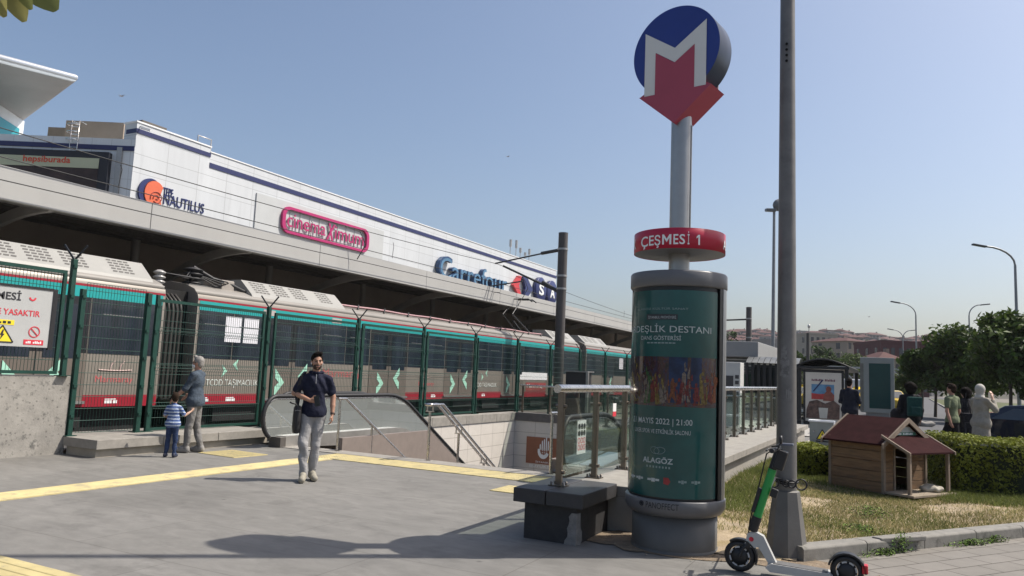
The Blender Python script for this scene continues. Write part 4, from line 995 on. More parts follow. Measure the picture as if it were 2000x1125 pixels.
def cyl(th, z, r): return cc + fr_ * r * math.cos(th) + rd_ * r * math.sin(th) + Z_ * z
def cyl_patch(mb, t0, t1, z0, z1, r, n=24, both=None):
    P = [[cyl(t0 + (t1 - t0) * k / n, z, r) for k in range(n + 1)] for z in (z0, z1)]; mb.grid(P)
# vertical mullions
m = MB()
for (t0, t1) in ((R(58), R(66)), (R(-106), R(-98))):
    for k in range(4): 
        a0, a1 = t0 + (t1 - t0) * k / 4, t0 + (t1 - t0) * (k + 1) / 4
        m.add([cyl(a0, .508, .476), cyl(a1, .508, .476), cyl(a1, 2.556, .476), cyl(a0, 2.556, .476)], [(0, 1, 2, 3)], True)
m.build('mullion', black_paint, ms)
m = MB()
for (t0, t1) in ((R(66), R(82)), (R(-122), R(-106)), (R(150), R(166))):
    for k in range(4):
        a0, a1 = t0 + (t1 - t0) * k / 4, t0 + (t1 - t0) * (k + 1) / 4
        m.add([cyl(a0, .508, .481), cyl(a1, .508, .481), cyl(a1, 2.556, .481), cyl(a0, 2.556, .481)], [(0, 1, 2, 3)], True)
    for a in (t0, t1): m.add([cyl(a, .508, .455), cyl(a, .508, .481), cyl(a, 2.556, .481), cyl(a, 2.556, .455)], [(0, 1, 2, 3)])
m.build('mullion', mat('mullion_silver', (.33, .33, .34), .35, .6, .05, 4), ms)
yz_ = lambda y: 2.518 - (y - 565) * .004846
th_ = lambda x: math.asin(max(-1, min(1, (x - 1325) / 93.0)))
T0, T1, RP = R(-97), R(55), .462
teal = mat('poster_teal', (.006, .062, .058), .22, 0, .25, 2.2, spec=.4, coat=.25)
m = MB(); cyl_patch(m, T0, T1, yz_(975), yz_(566), RP, 30); m.build('poster', teal, ms)
# photograph band of the poster: coloured dance costumes on dark ground (a generic stand-in)
def photo_mat():
    mm = bpy.data.materials.new('poster_photo'); mm.use_nodes = True; n, l, b = nodes_of(mm)
    tc = n.new('ShaderNodeTexCoord'); mp = n.new('ShaderNodeMapping'); mp.inputs['Scale'].default_value = (9, 9, 5); l.new(tc.outputs['Object'], mp.inputs[0])
    nz = n.new('ShaderNodeTexNoise'); nz.inputs['Scale'].default_value = .9; nz.inputs['Detail'].default_value = 5; nz.inputs['Distortion'].default_value = 1.6; l.new(mp.outputs[0], nz.inputs[0])
    cr = n.new('ShaderNodeValToRGB'); e = cr.color_ramp.elements
    e[0].position = .28; e[0].color = (.006, .007, .010, 1); e[1].position = .75; e[1].color = (.075, .05, .035, 1)
    for p, c in ((.4, (.03, .018, .02)), (.47, (.045, .008, .008)), (.52, (.02, .02, .05)), (.58, (.035, .022, .010)), (.65, (.055, .014, .010))):
        k = e.new(p); k.color = (*c, 1)
    l.new(nz.outputs['Fac'], cr.inputs[0]); l.new(cr.outputs[0], b.inputs['Base Color']); b.inputs['Roughness'].default_value = .14; b.inputs['Coat Weight'].default_value = .5
    return mm
m = MB(); cyl_patch(m, T0, R(54), yz_(798), yz_(700), RP + .0015, 30); ph = m.build('poster_photo', photo_mat(), ms)
rn = random.Random(12)
cols = [('costume_gold', (.13, .095, .02)), ('costume_green', (.025, .07, .022)), ('costume_red', (.10, .012, .012)), ('costume_blue', (.02, .04, .12)), ('costume_orange', (.13, .04, .014)), ('costume_pale', (.13, .105, .085))]
bk = MB()
for (xa, xb) in ((1310, 1345), (1352, 1372)):
    cyl_patch(bk, th_(xa), th_(xb), yz_(790), yz_(700), RP + .0022, 6)
bk.build('backdrop', mat('stage_blue', (.008, .022, .065), .2, 0, .6, 9), ph)
figs = [(1247, 0, .9), (1262, 5, .65), (1270, 1, .75), (1281, 2, .5), (1293, 0, .7), (1300, 5, .4), (1318, 4, .55), (1330, 2, .6), (1342, 5, .8), (1349, 2, .6), (1362, 2, .5), (1374, 0, .75), (1384, 2, .6), (1392, 4, .7)]
for ci, (nm, c) in enumerate(cols):
    q = MB()
    for (x, k, hgt) in figs:
        if k != ci: continue
        t = th_(x); w_ = .028 * rn.uniform(.8, 1.3); zb = yz_(797 - rn.uniform(0, 8)); hh = .46 * hgt
        def P_(u, v): return cyl(t + u / RP, zb + v, RP + .0032)
        q.poly([P_(.013 * math.cos(t_) , hh * .86 + .02 * math.sin(t_)) for t_ in np.linspace(0, 6.0, 9)])
        outline = [(-w_ * 1.2, 0), (w_ * 1.25, .01), (w_ * .55, hh * .42), (w_ * .7, hh * .74), (w_ * .25, hh * .80), (-w_ * .3, hh * .80), (-w_ * .65, hh * .72), (-w_ * .5, hh * .42)]
        q.poly([P_(w_ * .5, hh * .70), P_(w_ * 1.6 * rn.uniform(.6, 1.2), hh * rn.uniform(.5, 1.0)), P_(w_ * 1.3, hh * .62), P_(w_ * .5, hh * .62)])
        outline0 = [(-w_ * 1.4, 0), (w_ * 1.5, .01), (w_ * .8, hh * .45), (w_ * 1.7, hh * .62), (w_ * 1.5, hh * .7), (w_ * .5, hh * .72), (w_ * .35, hh * .98), (-w_ * .35, hh), (-w_ * .45, hh * .74), (-w_ * 1.8, hh * .85), (-w_ * 1.9, hh * .78), (-w_ * .6, hh * .5)]
        tl_ = rn.uniform(-.35, .35); q.poly([P_(p[0] * rn.uniform(.55, 1.5) + p[1] * tl_, p[1] * rn.uniform(.85, 1.1)) for p in outline])
        for s_ in range(5):
            u = rn.uniform(-w_ * 1.8, w_ * 1.8); v = rn.uniform(.0, hh * .9); d = .012
            q.poly([P_(u, v), P_(u + d, v + .01), P_(u + d * .6, v + .07), P_(u - d * .4, v + .05)])
    q.build('dancer', mat(nm, c, .25, 0, .75, 45), ph)
def curved(t, xl, xr, yb, yt, name, m_, r=RP + .003, bold=0.0):
    q = MB(); a0, a1 = (th_(xl) if xl > 1232 else xl), th_(xr); q.text(t, (0, 0, 0), X_, Z_, w=(a1 - a0) * r, h=(yb - yt) * .004846, bold=bold, warp=lambda a, b, d: cyl(a0 + a / r, yz_(yb) + b, r)); return q.build(name, m_, ms)
pw = mat('poster_white', (.40, .44, .43), .3, 0, .1, 6); pd = mat('poster_dim', (.20, .27, .26), .3, 0, .1, 6)
curved('ALAGÖZ KÜLTÜR SANAT', 1246, 1345, 606, 601, 'lettering', pd)
m = MB(); cyl_patch(m, th_(1265), th_(1325), yz_(626), yz_(615), RP + .002, 8); m.build('title_bar', ink_black, ms)
curved('İSTANBUL PRÖMİYERİ', 1268, 1322, 624, 617, 'lettering', pw, RP + .0035)
curved('KARDEŞLİK DESTANI', R(-86), 1389, 655, 634, 'lettering', pw, bold=.0)
curved('DANS GÖSTERİSİ', 1255, 1332, 667, 656, 'lettering', pw)
m = MB()
for k in range(8): cyl_patch(m, th_(1267 + 7 * k), th_(1272.5 + 7 * k), yz_(674), yz_(671.5), RP + .003, 2)
m.build('small_print', pd, ms)
curved('21 MAYIS 2022 | 21:00', 1243, 1356, 837, 822, 'lettering', pw, bold=.004)
curved('ÜLKER SPOR VE ETKİNLİK SALONU', 1246, 1353, 852, 841, 'lettering', pw)
curved('ALAGÖZ', 1264, 1321, 910, 897, 'lettering', pw, bold=.022)
m = MB()
for k in range(8): cyl_patch(m, th_(1271 + 6 * k), th_(1274 + 6 * k), yz_(919), yz_(915), RP + .003, 2)
m.build('small_print', pd, ms)
m = MB()
for s_ in (-1, 1):
    pts = [cyl(th_(1291) + s_ * .05 + .12 * math.cos(a) * (1 if s_ > 0 else .8), yz_(885) + .032 * math.sin(a) + s_ * .006 * math.cos(a), RP + .004) for a in np.linspace(0, 2 * math.pi, 18)]
    m.tube(pts, .0028, 4)
m.build('logo_mark', pd, ms)
for (xa, xb, c_) in ((1240, 1249, pw), (1251, 1265, pw), (1273, 1296, pw), (1304, 1317, mat('poster_red', (.28, .03, .03), .3)), (1331, 1347, pd), (1355, 1372, pd)):
    m = MB(); a0, a1 = th_(xa), th_(xb)
    if xa == 1304: m.poly([cyl(a0, yz_(936), RP + .003), cyl(a0, yz_(948), RP + .003), cyl(a0 + (a1 - a0) * .7, yz_(950), RP + .003), cyl(a1, yz_(943), RP + .003), cyl(a0 + (a1 - a0) * .7, yz_(936), RP + .003)])
    else:
        k = 3
        for i in range(k): cyl_patch(m, a0 + (a1 - a0) * i / k + .008, a0 + (a1 - a0) * (i + 1) / k, yz_(944 + (i % 2) * 2), yz_(940 - (i % 2)), RP + .003, 2)
    m.build('sponsor_mark', c_, ms)
rr2 = .494
q = MB(); a0, a1 = th_(1275), th_(1333); q.text('PANOFFECT', (0, 0, 0), X_, Z_, w=(a1 - a0) * rr2, h=.058, warp=lambda a, b, d: cyl(a0 + a / rr2, .428 + b, rr2)); q.build('maker_lettering', ink_black, lr)
q = MB()
for k in range(6):
    a = R(60 * k); q.tube([cyl(th_(1267) + .045 * math.cos(a + b) / 1, .46 + .022 * math.sin(a + b), rr2 + .001) for b in (0, .5, 1.0)] + [cyl(th_(1267), .46, rr2 + .001)], .004, 4)
q.build('maker_mark', ink_black, lr)
# pole, station name ring
pol = mat('ringed_pole', (.33, .325, .32), .34, .8, .12, 3, rvar=.1)
m = MB(); z = 2.7; pr = []
m.lathe([(.106, 2.70), (.106, 4.62)], cc, 32)
m.build('pole', pol, ms)
m = MB(); m.bar(cc + rd_ * .108 + fr_ * .03 + Z_ * 3.13, cc + rd_ * .108 + fr_ * .03 + Z_ * 4.3, .006, .02); m.build('seam', steel_dull, ms)
nr_red = mat('ring_red', (.40, .014, .045), .38, 0, .07, 3)
m = MB(); m.lathe([(.455, 2.928), (.462, 2.925), (.462, 3.125), (.455, 3.13)], cc, 64); nr = m.build('name_ring', nr_red, ms)
m = MB(); m.lathe([(0, 2.93), (.455, 2.93)], cc, 64); m.lathe([(.455, 3.128), (0, 3.135)], cc, 64); m.build('ring_plate', mat('ring_plate_grey', (.22, .21, .21), .5, .2, .08, 4), nr)
r3 = .4645
t1_ = math.asin((1367 - 1326) / 89.5); t0_ = math.asin((1252 - 1326) / 89.5)
thr = lambda x: math.asin((x - 1326) / 89.5)
q = MB(); wr_ = lambda a_: (lambda a, b, d: cyl(a_ + a / r3, 2.915 + b, r3))
for ch, xa, xb, h_, dz in (('Ç', 1253.5, 1267, .13, -.03), ('E', 1269.5, 1278.5, .10, 0), ('Ş', 1280, 1291, .13, -.03), ('E', 1315.5, 1324.5, .10, 0), ('S', 1326.5, 1337, .10, 0), ('İ', 1341.5, 1345, .13, 0)):
    a_ = thr(xa); q.text(ch, (0, 0, 0), X_, Z_, w=(thr(xb) - a_) * r3, h=h_, bold=.012, warp=lambda a, b, d, a_=a_, dz=dz: cyl(a_ + a / r3, 2.962 + dz + b, r3))
for polys, xa, xb in (([[(0, 0), (.2, 0), (.2, 1), (0, 1)], [(.8, 0), (1, 0), (1, 1), (.8, 1)], [(.2, 1), (.2, .66), (.5, .22), (.5, .56)], [(.5, .22), (.8, .66), (.8, 1), (.5, .56)]], 1294.5, 1311.5), ([[(.42, 0), (.78, 0), (.78, 1), (.42, 1)], [(.42, 1), (0, .80), (0, .62), (.42, .78)]], 1358, 1366)):
    a_ = thr(xa); b_ = thr(xb)
    for p in polys: q.poly([cyl(a_ + (b_ - a_) * u, 2.962 + .10 * v, r3) for u, v in p])
q.build('lettering', ink_white, nr)
q = MB(); a_ = t0_ - R(78); q.text('AYRILIK', (0, 0, 0), X_, Z_, w=R(64) * r3, h=.10, bold=.012, warp=lambda a, b, d: cyl(a_ + a / r3, 2.962 + b, r3)); q.build('lettering', ink_white, nr)
q = MB(); a2 = R(68); q.text('AYRILIK', (0, 0, 0), X_, Z_, w=R(64) * r3, h=.10, bold=.012, warp=lambda a, b, d: cyl(a2 + a / r3, 2.962 + b, r3)); q.build('lettering', ink_white, nr)
# metro disc, M and arrow
dn = unit(V3((-.17, -.985, 0))); du = V3((-dn[1], dn[0], 0)); dc = cc + du * -.012
mblue = mat('metro_blue', (.012, .03, .20), .3, 0, .06, 2, spec=.5); mrim = mat('metro_rim', (.018, .032, .065), .3, .2, .1, 2)
mred = mat('metro_red', (.34, .055, .09), .42, 0, .06, 2); mwhite = mat('metro_white', (.60, .60, .58), .45, 0, .04, 2)
zc, RD = 5.075, .485
m = MB(); m.lathe([(0, .165), (RD - .004, .165), (RD, .16), (RD, -.16), (RD - .004, -.165), (0, -.165)], dc + Z_ * zc, 72, axis=(du, Z_, dn)); 
dco = MB(); dco.lathe([(RD, .16), (RD, -.16)], dc + Z_ * zc, 72, axis=(du, Z_, dn)); sd = dco.build('sign_rim', mrim, ms)
m2_ = MB(); m2_.lathe([(0, .165), (RD, .161)], dc + Z_ * zc, 72, axis=(du, Z_, dn)); m2_.lathe([(0, -.165), (RD, -.161)], dc + Z_ * zc, 72, axis=(du, Z_, dn)); m2_.build('sign_face', mblue, ms)
k_ = .975
def zz_(z): return zc + (z - 5.18) * k_
M_ = [(-.345, 4.73), (-.345, 5.45), (0, 5.21), (.345, 5.45), (.345, 4.73), (.22, 4.73), (.22, 5.205), (0, 5.05), (-.22, 5.205), (-.22, 4.73)]
A_ = [(-.22, 4.727), (-.22, 5.2), (0, 5.045), (.22, 5.2), (.22, 4.727), (.405, 4.727), (0, 4.375), (-.405, 4.727)]
for side in (1, -1):
    m = MB(); m.prism([(p[0], zz_(p[1])) for p in M_], dc, du * side, Z_, dn * side, .166, .172); m.build('letter_m', mwhite, ms)
m = MB(); m.prism([(p[0], zz_(p[1])) for p in A_], dc, du, Z_, dn, .1655, .176); m.build('arrow', mred, ms)
m = MB(); m.prism([(p[0], zz_(p[1])) for p in A_], dc, -du, Z_, -dn, .1655, .176); m.build('arrow', mred, ms)
m = MB(); m.prism([(.405, zz_(4.727)), (0, zz_(4.375)), (-.405, zz_(4.727)), (-.33, zz_(4.77)), (.33, zz_(4.77))], dc, du, Z_, dn, -.1654, .1654); m.build('arrow_body', mred, ms)

# ================================================================== BIG LAMP POLE
PP = V3((-.998, 7.975, 0))
lp = empty('lamp_post', label='tall grey lamp post with tapered base rising out of frame beside the scooter', cat='lamp post', group=None)
m = MB(); m.lathe([(.205, -.02), (.20, .03), (.125, .615), (.10, .63)], PP, 8, a0=R(12), a1=R(372), smooth=False); m.build('base', mat('pole_base', (.135, .13, .122), .6, .2, .14, 4, bump=.06, bscale=60, wear=(.09, .085, .08), wthr=.58, wscale=3), lp)
m = MB(); m.lathe([(.098, .60), (.088, 2.4), (.074, 5.2), (.055, 10.5)], PP, 28); m.build('shaft', galv, lp)
for (a, b, za, zb, w_) in ((-.9, .15, 1.72, 1.88, 0), (-.75, -.1, 1.9, 2.03, 0), (-.2, .4, 1.45, 1.6, 0)):
    n = 6; m = MB()
    for k in range(n):
        r = .0925; t0, t1 = a + (b - a) * k / n, a + (b - a) * (k + 1) / n; j0, j1 = .01 * math.sin(k * 5 + za * 9), .01 * math.sin((k + 1) * 5 + za * 9)
        pt = lambda t, z: PP + fr_ * r * math.cos(t) + rd_ * r * math.sin(t) + Z_ * z
        m.add([pt(t0, za + j0), pt(t1, za + j1), pt(t1, zb + j0), pt(t0, zb + j1)], [(0, 1, 2, 3)], True)
    m.build('torn_sticker', mat('torn_paper', (.20, .195, .19), .85, 0, .15, 25, wear=(.12, .117, .112), wthr=.5, wscale=14), lp)
m = MB()
for s_ in (-1, 1): m.tube([PP + Z_ * 10.3, PP + Z_ * 10.7 + X_ * s_ * .5, PP + Z_ * 10.85 + X_ * s_ * 1.4], .035, 8)
m.build('arm', galv, lp)
for s_ in (-1, 1):
    m = MB(); m.ell(PP + Z_ * 10.85 + X_ * s_ * 1.75, (.42, .16, .08)); m.build('lamp_head', grey_paint, lp)
for k in range(4): m = MB(); m.lathe([(0, 0), (.014, 0), (.014, .006)], PP + fr_ * .083 + Z_ * (4.95 + .06 * k) - rd_ * .02, 8, axis=(rd_, Z_, fr_)); m.build('bolt_hole', dark_void, lp)

# ================================================================== E-SCOOTER
sc = empty('electric_scooter', (-1.27, 7.07, 0), R(2), 'white and black rental electric scooter with green stem leaning at the lamp post', 'scooter')
s_white = mat('scooter_white', (.40, .40, .39), .4, 0, .08, 6, rvar=.08); s_green = mat('scooter_green', (.02, .26, .055), .38, 0, .08, 6)
s_black = mat('scooter_black', (.016, .016, .018), .45, 0, .2, 10)
def wheel(u, z, r, w_=.055):
    m = MB(); pr = [(r - .045, -w_ / 2 * .7), (r - .02, -w_ / 2), (r - .004, -w_ / 4), (r, 0), (r - .004, w_ / 4), (r - .02, w_ / 2), (r - .045, w_ / 2 * .7), (r - .045, -w_ / 2 * .7)]
    m.lathe(pr, (u, 0, z), 28, axis=(X_, Z_, Y_)); wh = m.build('wheel', s_black, sc)
    m = MB(); m.lathe([(0, .03), (.035, .03), (.045, .024), (r - .05, .012), (r - .05, -.012), (.045, -.024), (.035, -.03), (0, -.03)], (u, 0, z), 20, axis=(X_, Z_, Y_)); m.build('rim', mat('scooter_hub', (.03, .03, .032), .4, .3, .1, 8), wh)
    m = MB(); 
    for k in range(8): 
        a0 = R(45 * k); m.lathe([(r - .062, 0), (r - .048, 0)], (u, -.028, z), 5, a0=a0, a1=a0 + R(30), axis=(X_, Z_, -Y_))
    m.build('rim_mark', mat('rim_grey', (.4, .4, .4), .5), wh)
wheel(0, .135, .135); wheel(.86, .13, .13)
stem0, stem1 = V3((.105, 0, .36)), V3((.325, 0, 1.09)); sd_ = unit(stem1 - stem0)
m = MB(); m.tube([stem0 + sd_ * .13, stem0 + sd_ * .40, stem0 + sd_ * .57], [.037, .034, .036], 14); m.tube([stem0 + sd_ * .135, stem0 + sd_ * .57], .036, 14); m.build('stem', s_green, sc)
m = MB(); m.tube([stem0 + sd_ * -.0, stem0 + sd_ * .134], .042, 14); m.build('stem_collar', s_black, sc)
m = MB(); m.tube([stem0 + sd_ * .571, stem1], .034, 12); m.cbox(stem0 + sd_ * .66 + V3((.04, 0, 0)), sd_, (sd_[2], 0, -sd_[0]), Y_, .17, .09, .11); m.build('stem_head', s_black, sc, bevel=.012)
m = MB(); m.cbox(stem0 + sd_ * .27 + V3((-.045, 0, .01)), sd_, (sd_[2], 0, -sd_[0]), Y_, .22, .035, .06); m.build('battery_cover', s_black, sc, bevel=.01)
m = MB(); m.cbox(stem0 + sd_ * .36 + V3((.075, -.01, .0)), sd_, (sd_[2], 0, -sd_[0]), Y_, .075, .06, .05); m.build('lock_box', s_black, sc, bevel=.008)
m = MB(); m.prism([(.135, .36), (.065, .34), (.045, .25), (.11, .22), (.16, .235), (.26, .08), (.37, .055), (.30, .13), (.20, .33)], (0, 0, 0), X_, Z_, Y_, -.035, .035); m.build('neck', s_white, sc, bevel=.012)
m = MB(); m.lathe([(0, 0), (.02, 0), (.02, .003)], (.10, -.036, .295), 12, axis=(X_, Z_, -Y_)); m.build('badge', ink_red, sc)
m = MB(); m.tube([(.085, 0, .26), (.05, 0, .22)], .042, 12)
for s_ in (-1, 1): m.tube([(.07, s_ * .02, .25), (.03, s_ * .045, .21), (0, s_ * .045, .135)], .014, 8)
m.build('fork', s_black, sc)
def fender(u, z, r, a0, a1, wd):
    m = MB(); P = []
    for k in range(11):
        a = a0 + (a1 - a0) * k / 10; P.append([(u + r * math.cos(a), s_ * wd, z + r * math.sin(a)) for s_ in (-1, 1)]); 
    m.grid(P); 
    for s_ in (-1, 1): m.grid([[p[0 if s_ < 0 else 1], (p[0][0] * .9 + u * .1, s_ * wd, p[0][2] * .9 + z * .1)] for p in P])
    return m.build('fender', s_black, sc)
fender(0, .135, .152, R(-20), R(125), .036); fender(.86, .13, .150, R(0), R(165), .045)
m = MB(); m.prism([(.22, .085), (.27, .12), (.72, .105), (.76, .085), (.74, .05), (.26, .05)], (0, 0, 0), X_, Z_, Y_, -.085, .085); m.build('deck', s_white, sc, bevel=.012)
m = MB(); m.prism([(.285, .1215), (.715, .1065), (.715, .1095), (.285, .1245)], (0, 0, 0), X_, Z_, Y_, -.07, .07); m.build('deck_mat', mat('deck_mat', (.11, .11, .11), .8, 0, .2, 30, bump=.2, bscale=90), sc)
m = MB(); m.box(.975, -.045, .13, 1.02, .045, .20); m.build('tail_light', mat('tail_red', (.5, .02, .03), .3, 0, .05, 5), sc, bevel=.008)
m = MB()
for s_ in (-1, 1): m.tube([stem1 + Z_ * -.01, stem1 + V3((-.01, s_ * .10, .0)), stem1 + V3((-.035, s_ * .25, -.005))], [.017, .016, .016], 10)
m.build('handlebar', s_black, sc)
for s_ in (-1, 1):
    m = MB(); m.tube([stem1 + V3((-.022, s_ * .16, -.003)), stem1 + V3((-.036, s_ * .265, -.006))], .021, 10); m.build('grip', black_rub, sc)
    m = MB(); m.tube([stem1 + V3((-.02, s_ * .12, .01)), stem1 + V3((-.075, s_ * .15, -.0)), stem1 + V3((-.085, s_ * .22, -.01))], .007, 6); m.build('brake_lever', s_black, sc)
m = MB(); m.tube([stem1 + V3((-.02, -.1, .0)), stem1 + V3((-.10, -.05, -.05)), stem0 + sd_ * .45 + V3((-.07, 0, 0)), stem0 + sd_ * .1 + V3((-.05, 0, 0)), (.06, .03, .26)], .006, 6); m.build('brake_cable', s_black, sc)
m = MB(); m.cbox(stem1 + V3((.055, .03, .035)), X_, Y_, Z_, .12, .09, .02); m.build('display', mat('grey_blue_display', (.10, .11, .14), .3, 0, .1, 5), sc, bevel=.006)
m = MB(); m.tube([stem1 + V3((.0, -.16, .0)), stem1 + V3((.02, -.17, .05))], .006, 6); m.lathe([(0, .012), (.035, .01), (.04, 0), (.035, -.01), (0, -.012)], stem1 + V3((.03, -.17, .085)), 14, axis=(Y_, Z_, X_)); m.build('bell', s_black, sc)
# cable lock looped round the pole
lk = MB(); a = []
for k in range(80):
    t = k / 79; ang = t * 2 * math.pi * 1.6 + 2.4; a.append(PP + fr_ * (.112 + .012 * math.sin(9 * t)) * math.cos(ang) + rd_ * (.112 + .012 * math.sin(7 * t)) * math.sin(ang) + Z_ * (.735 + .022 * math.sin(11 * t) - .02 * t))
lk.tube(a, .0085, 7)
for (dx, rx) in ((-.02, .03), (.035, .035), (.12, .05), (-.13, .045)):
    lk.tube([PP + fr_ * .125 + rd_ * (dx + rx * math.sin(q)) + Z_ * (.70 + rx * math.cos(q)) for q in np.linspace(0, 6.2, 16)], .008, 6)
lk.tube([PP + fr_ * .11 - rd_ * .05 + Z_ * .74, PP + fr_ * .16 - rd_ * .13 + Z_ * .75, V3((-1.0, 7.3, .76))*.5 + (PP + Z_ * .76)*.5 - rd_*.06, V3((-1.03, 7.09, .72))], .0085, 7)
tag(lk.build('cable_lock', black_rub), 'black coiled cable lock looped round the tall pole and clipped to the scooter', 'lock')

# ================================================================== CAT HOUSE
ch = empty('cat_house', (-.24, 12.78, .085), R(-32.1), 'small wooden stray animal house with dark red roof and porch on the lawn', 'animal house')
def wood_mat():
    m = mat('pine_boards', (.175, .105, .056), .75, 0, .35, 3, streak=9, bump=.15, bscale=50, wear=(.10, .072, .05), wthr=.52, wscale=2.5)
    return m
wood = wood_mat(); wood2 = mat('grey_timber', (.21, .165, .125), .8, 0, .28, 5, streak=.3, bump=.15, bscale=40); felt = mat('red_felt', (.030, .010, .0105), .95, 0, .25, 8, spec=.08, bump=.3, bscale=160, wear=(.06, .022, .02), wthr=.66)
HL, HW, EZ, RZ = .89, 1.09, .77, 1.09
def planks(mb, u0, u1, v, z0, z1, n, axis, th=.02):
    for k in range(n):
        a, b = z0 + (z1 - z0) * k / n, z0 + (z1 - z0) * (k + 1) / n - .006
        if axis == 'u': mb.prism([(v - th, a), (v, a), (v + (0.006 if True else 0), a + .01), (v, b), (v - th, b)], (0, 0, 0), Y_, Z_, X_, u0, u1)
        else: mb.prism([(v - th, a), (v, a), (v + .006, a + .01), (v, b), (v - th, b)], (0, 0, 0), X_, Z_, Y_, u0, u1)
m = MB(); planks(m, -HL, 0, .02, .03, EZ, 5, 'u', .02); m.T = None
# the long near wall faces -v
m = MB()
for k in range(5):
    a, b = .02 + .75 * k / 5, .02 + .75 * (k + 1) / 5 - .006
    m.box(-HL, -.004 * (k % 2), a, 0, .02, b)
m.build('side_wall', wood, ch, bevel=.004)
m = MB()
for k in range(5): a, b = .02 + .75 * k / 5, .02 + .75 * (k + 1) / 5 - .006; m.box(-HL, HW - .02, a, 0, HW, b)
m.build('side_wall', wood, ch, bevel=.004)
m = MB()
for k in range(5): a, b = .02 + .75 * k / 5, .02 + .75 * (k + 1) / 5 - .006; m.box(-HL - .001, .021, a, -HL + .02, HW - .021, b)
m.prism([(.02, .775), (HW - .02, .775), (HW / 2, RZ - .03)], (-HL, 0, 0), Y_, Z_, X_, 0, .02); m.build('back_wall', wood, ch)
m = MB(); d0, d1 = .28, .64
for k in range(5):
    a, b = .02 + .75 * k / 5, .02 + .75 * (k + 1) / 5 - .006
    m.box(-.02, .021, a, 0.004, d0, b); m.box(-.02, d1, a, 0.004, HW - .021, b)
m.prism([(.02, .775), (HW - .02, .775), (HW / 2, RZ - .03)], (-.016, 0, 0), Y_, Z_, X_, 0, .02)
m.build('front_wall', wood, ch, bevel=.003)
m = MB()
for (v0, v1) in ((d0 - .03, d0), (d1, d1 + .03)): m.box(-.03, v0, .03, .022, v1, .66)
m.box(-.03, d0 - .03, .661, .022, d1 + .03, .70); m.build('door_frame', wood2, ch)
for (u, v) in ((0.0, -.012), (-HL - .012, -.012), (0.0, HW - .04), (-HL - .012, HW - .04)):
    m = MB(); m.box(u - .02, v, 0, u + .025, v + .05, .79); m.build('corner_post', wood2, ch, bevel=.003)
m = MB(); m.box(-HL + .02, .02, .0, .02, HW - .02, .03); m.build('floor', wood2, ch)
m = MB(); hw = HW / 2; ov_ = .10; sl = (RZ - EZ) / hw
for s_ in (-1, 1):
    ve = hw + s_ * (hw + ov_); ze = EZ - ov_ * sl
    m.prism([(hw, RZ + .025), (ve, ze + .025), (ve, ze), (hw, RZ)] if s_ > 0 else [(hw, RZ), (ve, ze), (ve, ze + .025), (hw, RZ + .025)], (0, 0, 0), Y_, Z_, X_, -HL - .07, .06)
m.build('roof', felt, ch)
for u in (-HL - .095, .062):
    m = MB()
    for s_ in (-1, 1):
        ve = hw + s_ * (hw + ov_ + .02); ze = EZ - (ov_ + .02) * sl; m.prism([(hw, RZ + .04), (ve, ze + .04), (ve, ze - .035), (hw, RZ - .035)][::s_], (u, 0, 0), Y_, Z_, X_, 0, .025)
    m.build('barge_board', wood2, ch)
m = MB(); m.prism([(.24, .855), (HW - .24, .855), (hw + .12, .985), (hw - .12, .985)], (.008, 0, 0), Y_, Z_, X_, 0, .006); pln = m.build('sign_plate', mat('plate_pale', (.36, .39, .36), .6, 0, .15, 6), ch)
m = MB(); m.box(.0145, .27, .86, .017, HW - .27, .905); m.build('plate_band', mat('plate_green', (.05, .16, .11), .6, 0, .15, 6), pln)
m = MB(); m.dashes((.0178, .34, .868), Y_, Z_, .40, .028, (3, 7)); m.build('lettering', ink_white, pln)
# porch
m = MB(); m.prism([(.005, .84), (.44, .62), (.44, .645), (.005, .865)], (0, -.0, 0), X_, Z_, Y_, -.02, HW + .02); m.build('porch_roof', felt, ch)
for v in (-.045, HW + .02): m = MB(); m.prism([(.005, .875), (.455, .648), (.455, .605), (.005, .832)], (0, v, 0), X_, Z_, Y_, 0, .025); m.build('porch_barge', wood2, ch)
for v in (.05, HW - .06):
    m = MB(); m.box(.36, v - .022, 0, .405, v + .022, .645); m.build('porch_post', wood2, ch, bevel=.003)
m = MB(); m.box(.025, .0, .01, .47, HW + .02, .045); m.build('porch_floor', mat('worn_board', (.27, .22, .165), .85, 0, .25, 6), ch, bevel=.006)
bw = MB(); P_ = V3((-.24, 12.78, .13)) + V3((math.cos(R(-32)), math.sin(R(-32)), 0)) * .26 + V3((-math.sin(R(-32)), math.cos(R(-32)), 0)) * .78
bw.ell(P_ + Z_ * .04, (.16, .12, .06), 18, 10); bw.v = [(x + .02 * math.sin(31 * y + 20 * z), y + .02 * math.sin(27 * x + 9), z + .018 * math.sin(40 * x + 33 * y)) for x, y, z in bw.v]; tag(bw.build('cloth_bundle', mat('pale_cloth', (.42, .38, .31), .9, 0, .2, 8, bump=.4, bscale=20)), 'pale crumpled cloth bundle lying on the porch of the animal house', 'cloth')

